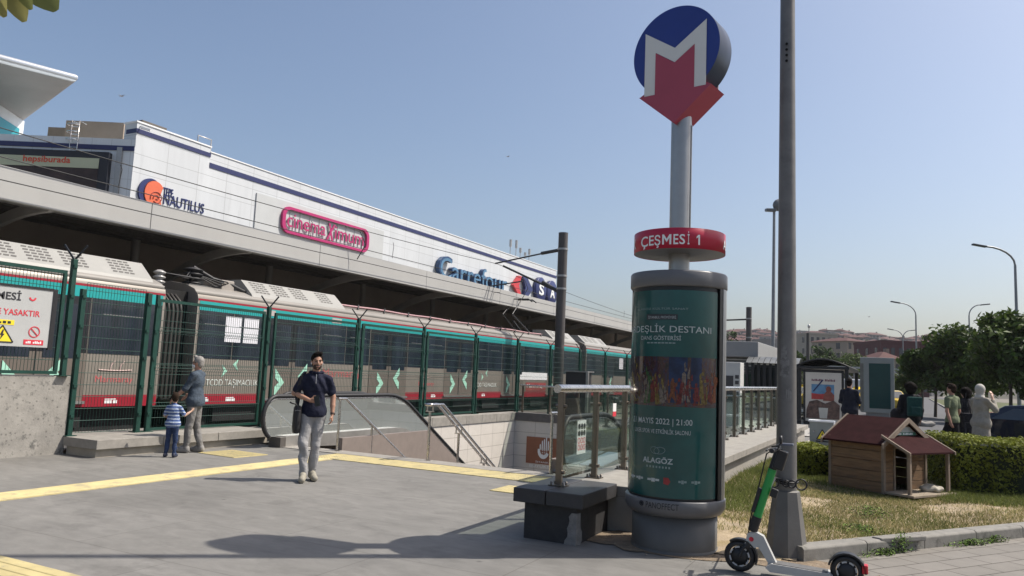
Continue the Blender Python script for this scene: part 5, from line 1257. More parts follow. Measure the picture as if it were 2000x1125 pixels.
# ================================================================== ELECTRIC CABINET
cbn = empty('electric_cabinet', label='grey electric cabinet with yellow hazard triangle behind the small hedge', cat='cabinet')
cx_, cy_ = -1.90, 22.3
m = MB(); m.box(cx_ - .30, cy_, .03, cx_ + .30, cy_ + .35, .66); m.build('body', mat('cabinet_grey', (.22, .24, .23), .5, 0, .1, 4), cbn, bevel=.01)
m = MB(); m.box(cx_ - .33, cy_ - .03, .662, cx_ + .33, cy_ + .38, .705); m.box(cx_ + .302, cy_ - .02, .03, cx_ + .33, cy_ + .3, .66); m.build('lid', white_paint, cbn)
m = MB(); m.prism([(cx_ - .12, .2), (cx_ + .17, .2), (cx_ + .025, .46)], (0, cy_ - .004, 0), X_, Z_, -Y_, 0, .003); tri = m.build('hazard_sign', ink_yellow, cbn)
m = MB(); T3 = [(cx_ - .12, .2), (cx_ + .17, .2), (cx_ + .025, .46)]
for i in range(3): a, b = T3[i], T3[(i + 1) % 3]; m.bar((a[0], cy_ - .009, a[1]), (b[0], cy_ - .009, b[1]), .025, .003, side=(0, 0, 1))
m.prism([(cx_ + .035, .41), (cx_ - .01, .31), (cx_ + .02, .31), (cx_ + .0, .235), (cx_ + .06, .335), (cx_ + .03, .335)], (0, cy_ - .008, 0), X_, Z_, -Y_, 0, .003); m.box(cx_ - .14, cy_ - .008, .13, cx_ + .19, cy_ - .004, .165); m.build('hazard_symbol', ink_black, tri)
m = MB(); m.lathe([(0, 0), (.035, 0), (.035, .01)], (cx_ - .18, cy_ - .002, .40), 12, axis=(X_, Z_, -Y_)); m.build('lock', steel_dull, cbn)

# ================================================================== PLANTS
def leaf_mat(name, c, var=.35, rough=.5, tr=.25):
    m = mat(name, c, rough, 0, var, .9, spec=.12)
    n, l, b = nodes_of(m)
    # leaf to leaf variation
    gi = n.new('ShaderNodeNewGeometry'); mr = n.new('ShaderNodeMapRange'); mr.inputs[3].default_value = .65; mr.inputs[4].default_value = 1.35
    l.new(gi.outputs['Random Per Island'], mr.inputs[0])
    x = n.new('ShaderNodeMix'); x.data_type = 'RGBA'; x.blend_type = 'MULTIPLY'; x.inputs[0].default_value = 1
    l.new(b.inputs['Base Color'].links[0].from_socket, x.inputs[6]); l.new(mr.outputs[0], x.inputs[7]); l.new(x.outputs[2], b.inputs['Base Color'])
    if tr:
        t = n.new('ShaderNodeBsdfTranslucent'); l.new(x.outputs[2], t.inputs[0]); ms_ = n.new('ShaderNodeMixShader'); ms_.inputs[0].default_value = tr
        l.new(b.outputs[0], ms_.inputs[1]); l.new(t.outputs[0], ms_.inputs[2]); l.new(ms_.outputs[0], n['Material Output'].inputs['Surface'])
    return m
def leaves(P, D, size, rng, asp=.55, tilt=1.0):
    """diamond leaves at points P facing roughly along D; returns verts, faces"""
    N = len(P); r1 = rng.normal(size=(N, 3)); n_ = D + tilt * r1 * .6; n_ /= np.linalg.norm(n_, axis=1)[:, None] + 1e-9
    t = rng.normal(size=(N, 3)); t -= n_ * (t * n_).sum(1)[:, None]; t /= np.linalg.norm(t, axis=1)[:, None] + 1e-9
    b = np.cross(n_, t); s_ = (size * rng.uniform(.6, 1.35, N))[:, None]
    V = np.stack([P - t * s_, P + b * s_ * asp + n_ * s_ * .12, P + t * s_, P - b * s_ * asp + n_ * s_ * .12], 1).reshape(-1, 3)
    return V, [(4 * i, 4 * i + 1, 4 * i + 2, 4 * i + 3) for i in range(N)]
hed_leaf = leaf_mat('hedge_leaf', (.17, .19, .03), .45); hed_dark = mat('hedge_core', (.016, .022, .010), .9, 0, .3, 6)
def hedge(name, label, org, u, w, L, Wd, H, n, seed):
    rng = np.random.default_rng(seed); o = empty(name, label=label, cat='hedge'); org = V3(org); u = unit(u); w = unit(w)
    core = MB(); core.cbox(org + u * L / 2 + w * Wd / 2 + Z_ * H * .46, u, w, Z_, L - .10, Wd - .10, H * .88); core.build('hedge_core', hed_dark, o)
    A1, A2, A3 = L * Wd, L * H * 2, Wd * H * 2; tot = A1 + A2 + A3
    k = rng.choice(3, n, p=[A1 / tot, A2 / tot, A3 / tot]); a = rng.random(n); b = rng.random(n); s_ = rng.integers(0, 2, n)
    bump_ = lambda x, y: .035 * np.sin(x * 9 + seed) * np.sin(y * 7) + .03 * np.sin(x * 3.3 + 1)
    d = rng.random(n) ** 2 * .09
    U = np.where(k == 2, s_ * L, a * L); Wv = np.where(k == 1, s_ * Wd, np.where(k == 0, b * Wd, a * Wd)); Zv = np.where(k == 0, H, b * H)
    Dm = np.where((k == 0)[:, None], Z_, np.where((k == 1)[:, None], np.outer(s_ * 2 - 1, w), np.outer(s_ * 2 - 1, u)))
    P = org + np.outer(U, u) + np.outer(Wv, w) + np.outer(Zv, Z_) - Dm * d[:, None] + Dm * bump_(U, Wv + Zv)[:, None]
    V, Fc = leaves(P, Dm + .4 * Z_, .028, rng); q = MB(); q.v = [tuple(map(float, p)) for p in V]; q.f = [list(f) for f in Fc]; q.m = [0] * len(Fc); q.s = [False] * len(Fc)
    q.build('foliage', hed_leaf, o); return o
h0 = onz(1843, 955, .09)
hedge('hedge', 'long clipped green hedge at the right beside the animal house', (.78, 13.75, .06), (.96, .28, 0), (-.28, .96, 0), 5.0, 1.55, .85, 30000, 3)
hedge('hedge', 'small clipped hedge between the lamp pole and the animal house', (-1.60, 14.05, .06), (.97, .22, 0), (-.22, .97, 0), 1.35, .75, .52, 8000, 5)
# grass: blades in three tones
def grass(name, label, pts, hts, m_, seed, lean=.5):
    rng = np.random.default_rng(seed); N = len(pts); an = rng.random(N) * 2 * math.pi; w_ = .003 + .0025 * rng.random(N)
    dx = np.cos(an); dy = np.sin(an); la = rng.random(N) * 2 * math.pi; ll = hts * lean * rng.random(N)
    B = pts; s_ = np.stack([dx * w_, dy * w_, np.zeros(N)], 1); mid = B + np.stack([np.cos(la) * ll * .35, np.sin(la) * ll * .35, hts * .55], 1); top = B + np.stack([np.cos(la) * ll, np.sin(la) * ll, hts], 1)
    V = np.stack([B - s_, B + s_, mid + s_ * .7, mid - s_ * .7, top], 1).reshape(-1, 3)
    q = MB(); q.v = [tuple(map(float, p)) for p in V]; f = []
    for i in range(N): f += [[5 * i, 5 * i + 1, 5 * i + 2, 5 * i + 3], [5 * i + 3, 5 * i + 2, 5 * i + 4]]
    q.f = f; q.m = [0] * len(f); q.s = [False] * len(f)
    return tag(q.build(name, m_), label, 'grass', kind='stuff')
rng = np.random.default_rng(11)
cand = np.stack([rng.uniform(-2.4, 4.6, 210000), rng.uniform(7.9, 17.4, 210000)], 1)
cand = cand[[lawn_in(x, y) for x, y in cand]]
# keep blades dense only where the lawn is close to the camera
dd = np.hypot(cand[:, 0], cand[:, 1]); cand = cand[rng.random(len(cand)) < np.clip(11.0 / dd, .35, 1)]
dens = np.array([.5 + .5 * math.sin(x * 2.1 + 1.2 * math.sin(y * 1.3)) * math.sin(y * 1.9 + .7 * math.sin(x * 2.7)) for x, y in cand])
green_zone = np.array([1.0 if (y > 13.0 - .35 * (x + .6) and x < .3) or (x > .5 and y > 12.4 + .1 * x) or (x < -1.6 and y > 9.8) else 0.0 for x, y in cand])
gsel = rng.random(len(cand)) < (.20 + .28 * (dens > .62) + .6 * green_zone)
bare = (dens < .22) & (rng.random(len(cand)) < .8) & (green_zone < .5)
keep = ~bare
P3 = np.array([(x, y, lawn_z(x, y) - .005) for x, y in cand])
gk = gsel & keep; dk = (~gsel) & keep & (rng.random(len(cand)) < .62)
grass('dry_grass', 'dry straw coloured grass covering the front of the lawn', P3[dk], .03 + .035 * rng.random(dk.sum()), leaf_mat('straw_blade', (.30, .26, .125), .25, .8, .35), 21, 2.2)
grass('green_grass', 'patches of living green grass on the lawn and round the house', P3[gk], .03 + .05 * rng.random(gk.sum()) * (.6 + green_zone[gk]), leaf_mat('green_blade', (.13, .155, .045), .3, .7, .35), 22, 1.1)
# weeds in the kerb joint and at the foot of the column
def weed(name, label, c, rad, h, n, seed, lm_=None, group=None, size=.012):
    n = int(n * 2.6)
    rng = np.random.default_rng(seed); a = rng.random(n) * 2 * math.pi; r = rad * np.sqrt(rng.random(n)) * (.6 + .4 * np.sin(5 * a + seed)); z = h * rng.random(n) * (1 - .6 * (r / rad) ** 2)
    e1 = r * np.cos(a) * (1.7 if seed in (31, 32, 33, 34) else 1); e2 = r * np.sin(a) * (.28 if seed in (31, 32, 33, 34) else 1); P = np.stack([c[0] + e1 * kd[0] + e2 * kn[0], c[1] + e1 * kd[1] + e2 * kn[1], c[2] + z], 1); D = np.stack([np.cos(a) * .4, np.sin(a) * .4, np.ones(n)], 1)
    V, Fc = leaves(P, D, size, rng, .4); q = MB(); q.v = [tuple(map(float, p)) for p in V]; q.f = [list(f) for f in Fc]; q.m = [0] * n; q.s = [False] * n
    return tag(q.build(name, lm_ or leaf_mat('weed_leaf', (.065, .10, .025), .35)), label, 'weed', group)
ku = kd; kk = lambda s_, off, z=.0: (A + kd * s_ + kn * off + Z_ * z)
weed('weed_clump', 'tallest bushy weed clump growing at the kerb foot nearest the scooter', kk(1.35, .05), .13, .22, 170, 31)
weed('weed_clump', 'low spreading weed strip at the kerb foot in front of the kerb middle', kk(1.05, .05), .26, .07, 240, 32)
weed('weed_clump', 'flat weed mat at the kerb foot beneath the hedge end', kk(2.5, .05), .28, .07, 260, 33)
weed('weed_clump', 'dark weed patch at the kerb foot farther right along the pavement', kk(2.95, .05), .20, .08, 180, 34)
weed('weed_clump', 'green weed patch on the lawn just inside the kerb', kk(1.35, -.42, .10), .30, .09, 260, 35)
weed('weed_clump', 'green weed tuft between the dark stone pier and the advertising column', (-2.45, 8.35, .03), .22, .16, 220, 36)
weed('weed_clump', 'leafy weed patch on the lawn in front of the animal house', (-.35, 10.4, .10), .32, .13, 260, 37)
# litter of stones and leaves on the earth patch
lt = MB(); rn = random.Random(3)
for k in range(120):
    x, y = -1.5 + rn.gauss(0, .55), 7.62 + rn.gauss(0, .22); s_ = rn.uniform(.006, .02); a = rn.uniform(0, 6.3)
    lt.add([(x + s_ * math.cos(a), y + s_ * math.sin(a), .012), (x - s_ * .5 * math.sin(a), y + s_ * .5 * math.cos(a), .02), (x - s_ * math.cos(a), y - s_ * math.sin(a), .013), (x + s_ * .5 * math.sin(a), y - s_ * .5 * math.cos(a), .012)], [(0, 1, 2, 3)])
tag(lt.build('litter', mat('dry_litter', (.30, .25, .18), .9, 0, .5, 60)), 'scattered dry leaves and chips on the bare earth round the column', 'litter', kind='stuff')
# twig tip near the lens
tg_ = empty('leafy_twig', label='blurred yellow green twig tip hanging in at the upper left corner', cat='twig')
def blade_leaf(c, d, nrm, L, Wd, m_, nm='leaf'):
    c = V3(c); d = unit(d); nrm = unit(nrm - d * np.dot(nrm, d)); s_ = np.cross(d, nrm); P = []
    for i in range(9):
        t = i / 8; wd = Wd * math.sin(math.pi * (t * .86 + .10)) ** .8; P.append([c + d * L * t + s_ * wd * k + nrm * (.22 * abs(k) * wd - .5 * L * (t - .5) ** 2 * .5) for k in (-1, -.5, 0, .5, 1)])
    q = MB(); q.grid(P); return q.build(nm, m_, tg_)
yl = leaf_mat('twig_yellow', (.24, .225, .085), .3, .5, .5); yg = leaf_mat('twig_green', (.15, .165, .06), .3, .5, .5)
q0 = ond(10, -30, 1.0)
blade_leaf(ond(18, -50, 1.0), ond(45, 40, 1.0) - ond(18, -50, 1.0), fw * -1 + up * .3, .064, .017, yl)
blade_leaf(ond(55, -50, 1.02), ond(110, 22, 1.02) - ond(55, -50, 1.02), fw * -1 + rt * .3, .060, .022, yg)
blade_leaf(ond(-15, -50, .98), ond(8, 38, .98) - ond(-15, -50, .98), fw * -1 - rt * .3, .056, .018, yl)
blade_leaf(ond(30, -60, .99), ond(60, 22, .99) - ond(30, -60, .99), fw * -1, .055, .012, yg)
q = MB(); q.tube([ond(20, -30, 1.0), ond(10, -110, 1.02), ond(-40, -300, 1.1), ond(-200, -600, 1.4)], [.002, .003, .004, .006], 6); q.build('stem', wood_dark, tg_)
# ================================================================== PEOPLE  (smooth distance fields turned into one skin each)
def cap(a, b, ra, rb=None): return ('c', V3(a), V3(b), ra, ra if rb is None else rb)
def eli(c, r, yaw=0.0, pitch=0.0): return ('e', V3(c), V3(r), yaw, pitch)
def piece_d(p, Q):
    if p[0] == 'c':
        _, a, b, ra, rb = p; ab = b - a; t = np.clip(((Q - a) @ ab) / (ab @ ab + 1e-12), 0, 1)
        return np.linalg.norm(Q - a - t[:, None] * ab, axis=1) - (ra + (rb - ra) * t)
    _, c, r, yw, pt = p; d = Q - c
    if yw or pt:
        cy, sy = math.cos(-yw), math.sin(-yw); x = d[:, 0] * cy - d[:, 1] * sy; y = d[:, 0] * sy + d[:, 1] * cy; z = d[:, 2]
        cp, sp = math.cos(-pt), math.sin(-pt); d = np.stack([x, y * cp - z * sp, y * sp + z * cp], 1)
    k0 = np.linalg.norm(d / r, axis=1); k1 = np.linalg.norm(d / (r * r), axis=1)
    return np.where(k1 > 1e-9, k0 * (k0 - 1) / (k1 + 1e-12), -r.min())
def bounds(p):
    if p[0] == 'c': m = max(p[3], p[4]); return np.minimum(p[1], p[2]) - m, np.maximum(p[1], p[2]) + m
    m = p[2].max(); return p[1] - m, p[1] + m
def sdf_mesh(pieces, vox, k=.03, cuts=(), noise=None):
    lo = np.min([bounds(p)[0] for p in pieces], 0) - 3 * vox; hi = np.max([bounds(p)[1] for p in pieces], 0) + 3 * vox
    n = np.ceil((hi - lo) / vox).astype(int) + 1; ax = [lo[i] + vox * np.arange(n[i]) for i in range(3)]
    D = np.full(n, 0.5)
    for p in pieces:
        kk = k; 
        a, b = bounds(p); i0 = np.maximum(0, np.floor((a - lo - .07) / vox).astype(int)); i1 = np.minimum(n, np.ceil((b - lo + .07) / vox).astype(int) + 1)
        s_ = tuple(slice(i0[i], i1[i]) for i in range(3))
        Q = np.stack(np.meshgrid(*[ax[i][s_[i]] for i in range(3)], indexing='ij'), -1).reshape(-1, 3)
        d = piece_d(p, Q).reshape(D[s_].shape); c = D[s_]
        h = np.clip(.5 + .5 * (c - d) / kk, 0, 1); D[s_] = c * (1 - h) + d * h - kk * h * (1 - h)
    if noise is not None or cuts:
        X, Y, Z = np.meshgrid(*ax, indexing='ij')
        if noise is not None: D = D + noise(X, Y, Z)
        for (pt, nn) in cuts: D = np.maximum(D, (X - pt[0]) * nn[0] + (Y - pt[1]) * nn[1] + (Z - pt[2]) * nn[2])
    I = D < 0; nx, ny, nz = D.shape
    cnt = np.zeros((nx - 1, ny - 1, nz - 1), int)
    for i in (0, 1):
        for j in (0, 1):
            for l_ in (0, 1): cnt += I[i:nx - 1 + i, j:ny - 1 + j, l_:nz - 1 + l_]
    act = (cnt > 0) & (cnt < 8); idx = -np.ones(act.shape, int); C3 = np.argwhere(act); idx[act] = np.arange(len(C3))
    S = np.zeros((len(C3), 3)); W_ = np.zeros(len(C3))
    corners = [(i, j, l_) for i in (0, 1) for j in (0, 1) for l_ in (0, 1)]
    for a in corners:
        for b in corners:
            if sum(b) - sum(a) == 1 and all(b[q] >= a[q] for q in range(3)):
                da = D[C3[:, 0] + a[0], C3[:, 1] + a[1], C3[:, 2] + a[2]]; db = D[C3[:, 0] + b[0], C3[:, 1] + b[1], C3[:, 2] + b[2]]
                m = (da < 0) != (db < 0); t = np.where(m, da / np.where(m, da - db, 1), 0)
                S += np.where(m[:, None], np.array(a) + t[:, None] * (np.array(b) - np.array(a)), 0); W_ += m
    V = lo + vox * (C3 + S / W_[:, None]); F_ = []
    for axn in range(3):
        sl0 = [slice(None)] * 3; sl1 = [slice(None)] * 3; sl0[axn] = slice(0, -1); sl1[axn] = slice(1, None)
        ch = I[tuple(sl0)] != I[tuple(sl1)]; o1, o2 = [q for q in range(3) if q != axn]
        e = np.argwhere(ch); e = e[(e[:, o1] > 0) & (e[:, o2] > 0) & (e[:, o1] < D.shape[o1] - 1) & (e[:, o2] < D.shape[o2] - 1)]
        if not len(e): continue
        def cell(d1, d2):
            q = e.copy(); q[:, o1] -= d1; q[:, o2] -= d2; return idx[q[:, 0], q[:, 1], q[:, 2]]
        q4 = np.stack([cell(1, 1), cell(0, 1), cell(0, 0), cell(1, 0)], 1); fl = I[e[:, 0], e[:, 1], e[:, 2]]
        if axn == 1: fl = ~fl
        q4[~fl] = q4[~fl][:, ::-1]; F_.append(q4)
    Fq = np.concatenate(F_); Fq = Fq[(Fq >= 0).all(1)]
    return V, Fq
def sdf_obj(name, pieces, m_, parent, vox=.012, k=.03, cuts=(), noise=None):
    V, Fq = sdf_mesh(pieces, vox, k, cuts, noise)
    me = bpy.data.meshes.new(name); me.from_pydata([tuple(map(float, v)) for v in V], [], [list(map(int, f)) for f in Fq]); me.materials.append(m_)
    me.polygons.foreach_set('use_smooth', [True] * len(me.polygons)); me.update()
    o = bpy.data.objects.new(name, me); COL.objects.link(o); o.parent = parent; return o
def folds(amp, f=22.0, ph=0.0):
    return lambda X, Y, Z: amp * np.sin(f * (Z + .35 * np.sin(5 * X + ph) + .5 * Y) + 3 * np.sin(7 * X + 4 * Z + ph)) * (.6 + .4 * np.sin(9 * Y + 6 * Z))
def rotz(p, a, c): 
    p = V3(p) - c; return np.array([p[0] * math.cos(a) - p[1] * math.sin(a), p[0] * math.sin(a) + p[1] * math.cos(a), p[2]]) + c
def hand(wr, d, t, pn, curl=.5, sc=1.0):
    """palm, four unequal fingers and a thumb; d points along the hand, t towards the thumb, pn out of the palm"""
    wr, d, t, pn = V3(wr), unit(d), unit(t), unit(pn); o = []
    for i, (off, L) in enumerate(((.030, .072), (.010, .080), (-.010, .075), (-.029, .060))):
        kn_ = wr + d * .085 * sc + t * off * sc; o.append(cap(wr + t * off * .5 * sc + d * .01, kn_, .013 * sc, .0105 * sc))
        a = curl * .8; d1 = d * math.cos(a) + pn * math.sin(a); m1 = kn_ + d1 * L * .5 * sc; a2 = curl * 1.9; d2 = d * math.cos(a2) + pn * math.sin(a2)
        o.append(cap(kn_, m1, .0098 * sc, .0088 * sc)); o.append(cap(m1, m1 + d2 * L * .48 * sc, .0086 * sc, .0072 * sc))
    th = wr + d * .025 * sc + t * .022 * sc; t1 = th + (d * .6 + t * .8 + pn * .3) * .042 * sc
    o.append(cap(th, t1, .0125 * sc, .0105 * sc)); o.append(cap(t1, t1 + (d * .9 + t * .25 + pn * .35) * .036 * sc, .0102 * sc, .0085 * sc))
    return o
HC_ = V3((0, .005, 1.60))
def head_pieces(yaw=0.0, hs=1.0):
    P = [eli((0, .008, 1.705), (.074, .093, .098)), eli((0, -.022, 1.645), (.060, .070, .075)), cap((0, -.062, 1.59), (0, -.066, 1.592), .022), cap((0, -.094, 1.683), (0, -.112, 1.652), .0105, .0155),
         cap((-.036, -.082, 1.702), (.036, -.082, 1.702), .011), cap((-.02, -.087, 1.619), (.02, -.087, 1.619), .0085), cap((-.017, -.086, 1.607), (.017, -.086, 1.607), .0085), cap((-.045, -.062, 1.655), (-.05, -.04, 1.66), .02), cap((.045, -.062, 1.655), (.05, -.04, 1.66), .02),
         eli((.077, .012, 1.668), (.011, .021, .031)), eli((-.077, .012, 1.668), (.011, .021, .031))]
    o = []
    for p in P:
        if p[0] == 'c': o.append(('c', rotz(p[1], yaw, HC_), rotz(p[2], yaw, HC_), p[3], p[4]))
        else: o.append(('e', rotz(p[1], yaw, HC_), p[2], yaw, 0.0))
    return o
def hair_pieces(style, yaw=0.0):
    if style == 'short': P = [eli((0, .018, 1.722), (.086, .096, .096)), eli((0, .055, 1.66), (.07, .05, .07)), cap((-.04, -.05, 1.785), (.035, -.045, 1.80), .03), cap((-.01, -.06, 1.795), (.025, -.062, 1.80), .024)]
    elif style == 'curly': P = [eli((0, .03, 1.71), (.125, .125, .125)), eli((0, .07, 1.62), (.115, .085, .10)), eli((.06, .05, 1.73), (.08, .08, .08)), eli((-.07, .06, 1.70), (.08, .08, .09))]
    elif style == 'scarf': P = [eli((0, .012, 1.70), (.092, .112, .118)), eli((0, .015, 1.60), (.080, .088, .09)), eli((0, .03, 1.52), (.11, .10, .06))]
    return [('c', rotz(p[1], yaw, HC_), rotz(p[2], yaw, HC_), p[3], p[4]) if p[0] == 'c' else ('e', rotz(p[1], yaw, HC_), p[2], yaw, 0.0) for p in P]
def hair_cut(style, yaw):
    if style == 'curly': return []
    if style == 'scarf': f = rotz((0, -.085, 1.665), yaw, HC_) ; d = rotz((0, -1, 0), yaw, V3((0, 0, 0))); return []
    p1 = rotz((0, -.070, 1.74), yaw, HC_); n1 = rotz((0, -.80, -.60), yaw, V3((0, 0, 0))); return [(p1, n1)]
skinm = mat('skin_olive', (.36, .20, .135), .5, 0, .08, 14, spec=.35); skin2 = mat('skin_ruddy', (.38, .20, .14), .5, 0, .1, 14); skin3 = mat('skin_pale', (.46, .29, .21), .5, 0, .06, 14)
hair_dk = mat('hair_dark', (.010, .008, .007), .9, 0, .4, 40, bump=.5, bscale=90, spec=.08); hair_gr = mat('hair_grey', (.24, .225, .21), .6, 0, .35, 40, bump=.5, bscale=90)
def cloth(name, c, var=.14, sc=10, **kw): return mat(name, c, .85, 0, var, sc, bump=.9, bscale=17, spec=.2, **kw)
def make_person(loc, rz, scale, label, J, skin, shirt, pants, shoe, hair, hair_m, vox=.012, head_yaw=0.0, sleeve=.62, hem=.90, hands=True, girth=1.0, extra=None, group=None, waist=1.0, shoulders=1.0, hand_dirs=None, skirt=False, shirt_noise=.006, pant_noise=.007):
    o = empty('person', loc, rz, label, 'person', group); o.scale = (scale,) * 3
    sl, sr = V3(J['sl']), V3(J['sr']); el, er, wl, wr = V3(J['el']), V3(J['er']), V3(J['wl']), V3(J['wr'])
    hl, hr, kl, kr, al, ar = [V3(J[q]) for q in ('hl', 'hr', 'kl', 'kr', 'al', 'ar')]
    tl, tr = V3(J.get('tl', al + V3((.02, -.17, -.05)))), V3(J.get('tr', ar + V3((-.02, -.17, -.05))))
    g = girth
    torso = [eli((0, .005, 1.33), (.150 * shoulders, .098 * g, .19)), eli((0, .005, 1.12), (.130 * g, .088 * g, .16)), eli((0, .012, .965), (.140 * g, .098 * g, .12)), cap((0, .02, 1.47), sl, .052, .050), cap((0, .02, 1.47), sr, .052, .050), cap((0, .018, 1.46), (0, .0, 1.62), .057, .053)]
    arms = [cap(sl, el, .047, .038), cap(el, (el + wl) / 2, .0385, .036), cap((el + wl) / 2, wl, .036, .0265), cap(sr, er, .047, .038), cap(er, (er + wr) / 2, .0385, .036), cap((er + wr) / 2, wr, .036, .0265)]
    hd = hand_dirs or {}
    if hands:
        dl, tl_, nl, cl_ = hd.get('l', (wl - el, (0, -1, 0), (-1, 0, 0), .45)); dr, tr_, nr_, cr_ = hd.get('r', (wr - er, (0, -1, 0), (1, 0, 0), .45))
        arms += hand(wl, dl, tl_, nl, cl_) + hand(wr, dr, tr_, nr_, cr_)
    legs = [cap(hl, kl, .074, .052), cap(kl, al, .050, .038), cap(hr, kr, .074, .052), cap(kr, ar, .050, .038), cap(al, tl, .034, .028), cap(ar, tr, .034, .028)]
    sdf_obj('body', head_pieces(head_yaw) + torso + arms + legs, skin, o, vox, .012)
    # shirt
    st = [eli((0, .005, 1.33), (.168 * shoulders, .116 * g, .20)), eli((0, .003, 1.12), (.152 * g, .108 * g, .18)), eli((0, .008, .96), (.186 * g, .138 * g, .18)), cap((.02, .022, 1.475), sl, .060, .058), cap((-.02, .022, 1.475), sr, .060, .058)]
    for s_, e_, w_ in ((sl, el, wl), (sr, er, wr)):
        if sleeve <= 1: st.append(cap(s_, s_ + (e_ - s_) * sleeve, .060, .060))
        else: st += [cap(s_, e_, .060, .052), cap(e_, e_ + (w_ - e_) * (sleeve - 1), .054, .044)]
    st.append(cap((0, .016, 1.50), (0, .006, 1.535), .066, .063))
    sdf_obj('shirt', st, shirt, o, vox, .035, [((0, 0, hem), (0.0, 0.06, -1)), ((0, .0, 1.545), (0, -.35, 1))], folds(shirt_noise * 1.0, 20))
    # trousers or skirt
    if skirt:
        pt = [eli((0, .01, .96), (.17, .13, .15)), cap((0, .01, .85), (0, .01, .25), .17, .20)]
        sdf_obj('skirt', pt, pants, o, vox, .05, [((0, 0, waist), (0, 0, 1)), ((0, 0, .08), (0, 0, -1))], folds(.006, 3))
    else:
        pt = [eli((0, .012, .93), (.152 * g, .108 * g, .12)), cap(hl, kl, .096, .070), cap(kl, al, .067, .057), cap(hr, kr, .096, .070), cap(kr, ar, .067, .057)]
        sdf_obj('trousers', pt, pants, o, vox, .03, [((0, 0, waist), (0, 0, 1)), ((0, 0, min(al[2], ar[2]) - .035), (0, 0, -1))], folds(pant_noise, 26, 1.0))
    for a_, t_ in ((al, tl), (ar, tr)):
        d = unit(t_ - a_); hz_ = V3((d[0], d[1], 0)); s_ = [cap(a_ + V3((0, .03, -.035)), t_ + V3((0, 0, .012)), .050, .046), cap(a_ + V3((0, .02, .0)), a_ + (t_ - a_) * .45 + V3((0, 0, .02)), .052, .046)]
        so = sdf_obj('shoe', s_, shoe, o, vox, .02, [((0, 0, a_[2] - .088), (0, 0, -1))])
    if hair: sdf_obj('hair' if hair != 'scarf' else 'headscarf', hair_pieces(hair, head_yaw), hair_m, o, vox, .02, hair_cut(hair, head_yaw), (lambda X, Y, Z: .010 * np.sin(60 * X) * np.sin(55 * Y + 1) * np.sin(58 * Z)) if hair == 'curly' else folds(.0025, 70))
    return o
def P0(**k):
    d = dict(sl=(.175, .015, 1.455), sr=(-.175, .015, 1.455), el=(.235, .03, 1.17), er=(-.235, .03, 1.17), wl=(.235, -.03, .92), wr=(-.235, -.03, .92), hl=(.085, .01, .92), hr=(-.085, .01, .92), kl=(.09, -.01, .50), kr=(-.09, -.01, .50), al=(.085, .03, .09), ar=(-.085, .03, .09)); d.update(k); return d
def small(name, m_, parent, fn, bevel=0):
    q = MB(); fn(q); return q.build(name, m_, parent, bevel)

# --- the young man walking towards the camera
navy_c = cloth('navy_cotton', (.012, .014, .030)); grey_c = cloth('grey_trousers', (.28, .275, .275)); sneaker = mat('beige_sneaker', (.27, .25, .20), .7, 0, .15, 12, bump=.1)
mp_ = onz(603, 938)
JM = P0(sl=(.180, .015, 1.425), sr=(-.180, .015, 1.425), er=(-.285, .03, 1.22), wr=(-.075, -.19, 1.135), el=(.262, .03, 1.18), wl=(.262, -.04, .935), hl=(.085, .01, .93), hr=(-.085, .0, .93), kl=(.055, -.01, .50), kr=(-.115, -.09, .51), al=(.035, .06, .095), ar=(-.085, -.10, .09), tl=(.070, -.14, .035), tr=(-.110, -.30, .035))
man = make_person(tuple(mp_), R(44), 1.0, 'young bearded man in navy polo and grey trousers walking with phone and shoulder bag', JM, skinm, navy_c, grey_c, sneaker, 'short', hair_dk, .0085, R(8), .72, .90, shoulders=1.05,
    hand_dirs={'l': ((0, -.12, -1), (-.2, -1, 0), (-1, .1, 0), .55), 'r': ((1, -.25, -.05), (.1, -.2, 1), (.1, .9, .1), .7)}, waist=.94, pant_noise=.010, shirt_noise=.007)
def hp(p): return rotz(p, R(8), HC_)
small('eye', mat('eye_dark', (.02, .014, .012), .25), man, lambda q: (q.ell(hp((-.031, -.0835, 1.682)), (.014, .008, .0065)), q.ell(hp((.031, -.0835, 1.682)), (.014, .008, .0065))))
small('eyebrow', hair_dk, man, lambda q: [q.tube([hp((s_ * .012, -.093, 1.703)), hp((s_ * .034, -.090, 1.709)), hp((s_ * .054, -.074, 1.702))], [.0055, .006, .004], 6) for s_ in (-1, 1)])
sdf_obj('beard', [('e', rotz((0, -.020, 1.622), R(8), HC_), V3((.0665, .0775, .066)), R(8), 0.0)], mat('beard_dark', (.045, .028, .022), .7, 0, .3, 60, bump=.4, bscale=120), man, .0085, .02, [(hp((0, -.05, 1.632)), unit((0, .25, 1))), (hp((0, -.03, 1.6)), unit(rotz((0, .85, .5), R(8), V3((0, 0, 0)))))])
small('mouth', mat('lip', (.26, .10, .085), .5), man, lambda q: q.tube([hp((-.02, -.0965, 1.613)), hp((0, -.1, 1.614)), hp((.02, -.0965, 1.613))], [.003, .005, .003], 6))
small('zip', mat('zip_silver', (.5, .5, .5), .35, .6), man, lambda q: q.tube([(0, -.105, 1.50), (0, -.1215, 1.44), (0, -.1255, 1.37)], .004, 5))
sdf_obj('collar', [cap((.022, -.058, 1.525), (.085, .0, 1.525), .018), cap((-.022, -.058, 1.525), (-.085, .0, 1.525), .018), cap((.085, .0, 1.53), (.0, .075, 1.545), .02), cap((-.085, .0, 1.53), (.0, .075, 1.545), .02)], navy_c, man, .0085, .02)
small('watch', mat('watch_brown', (.06, .035, .025), .4, 0, .2, 20), man, lambda q: (q.tube([(.263, -.035, .957), (.262, -.042, .935)], .031, 12), q.ell((.292, -.04, .945), (.01, .018, .018))))
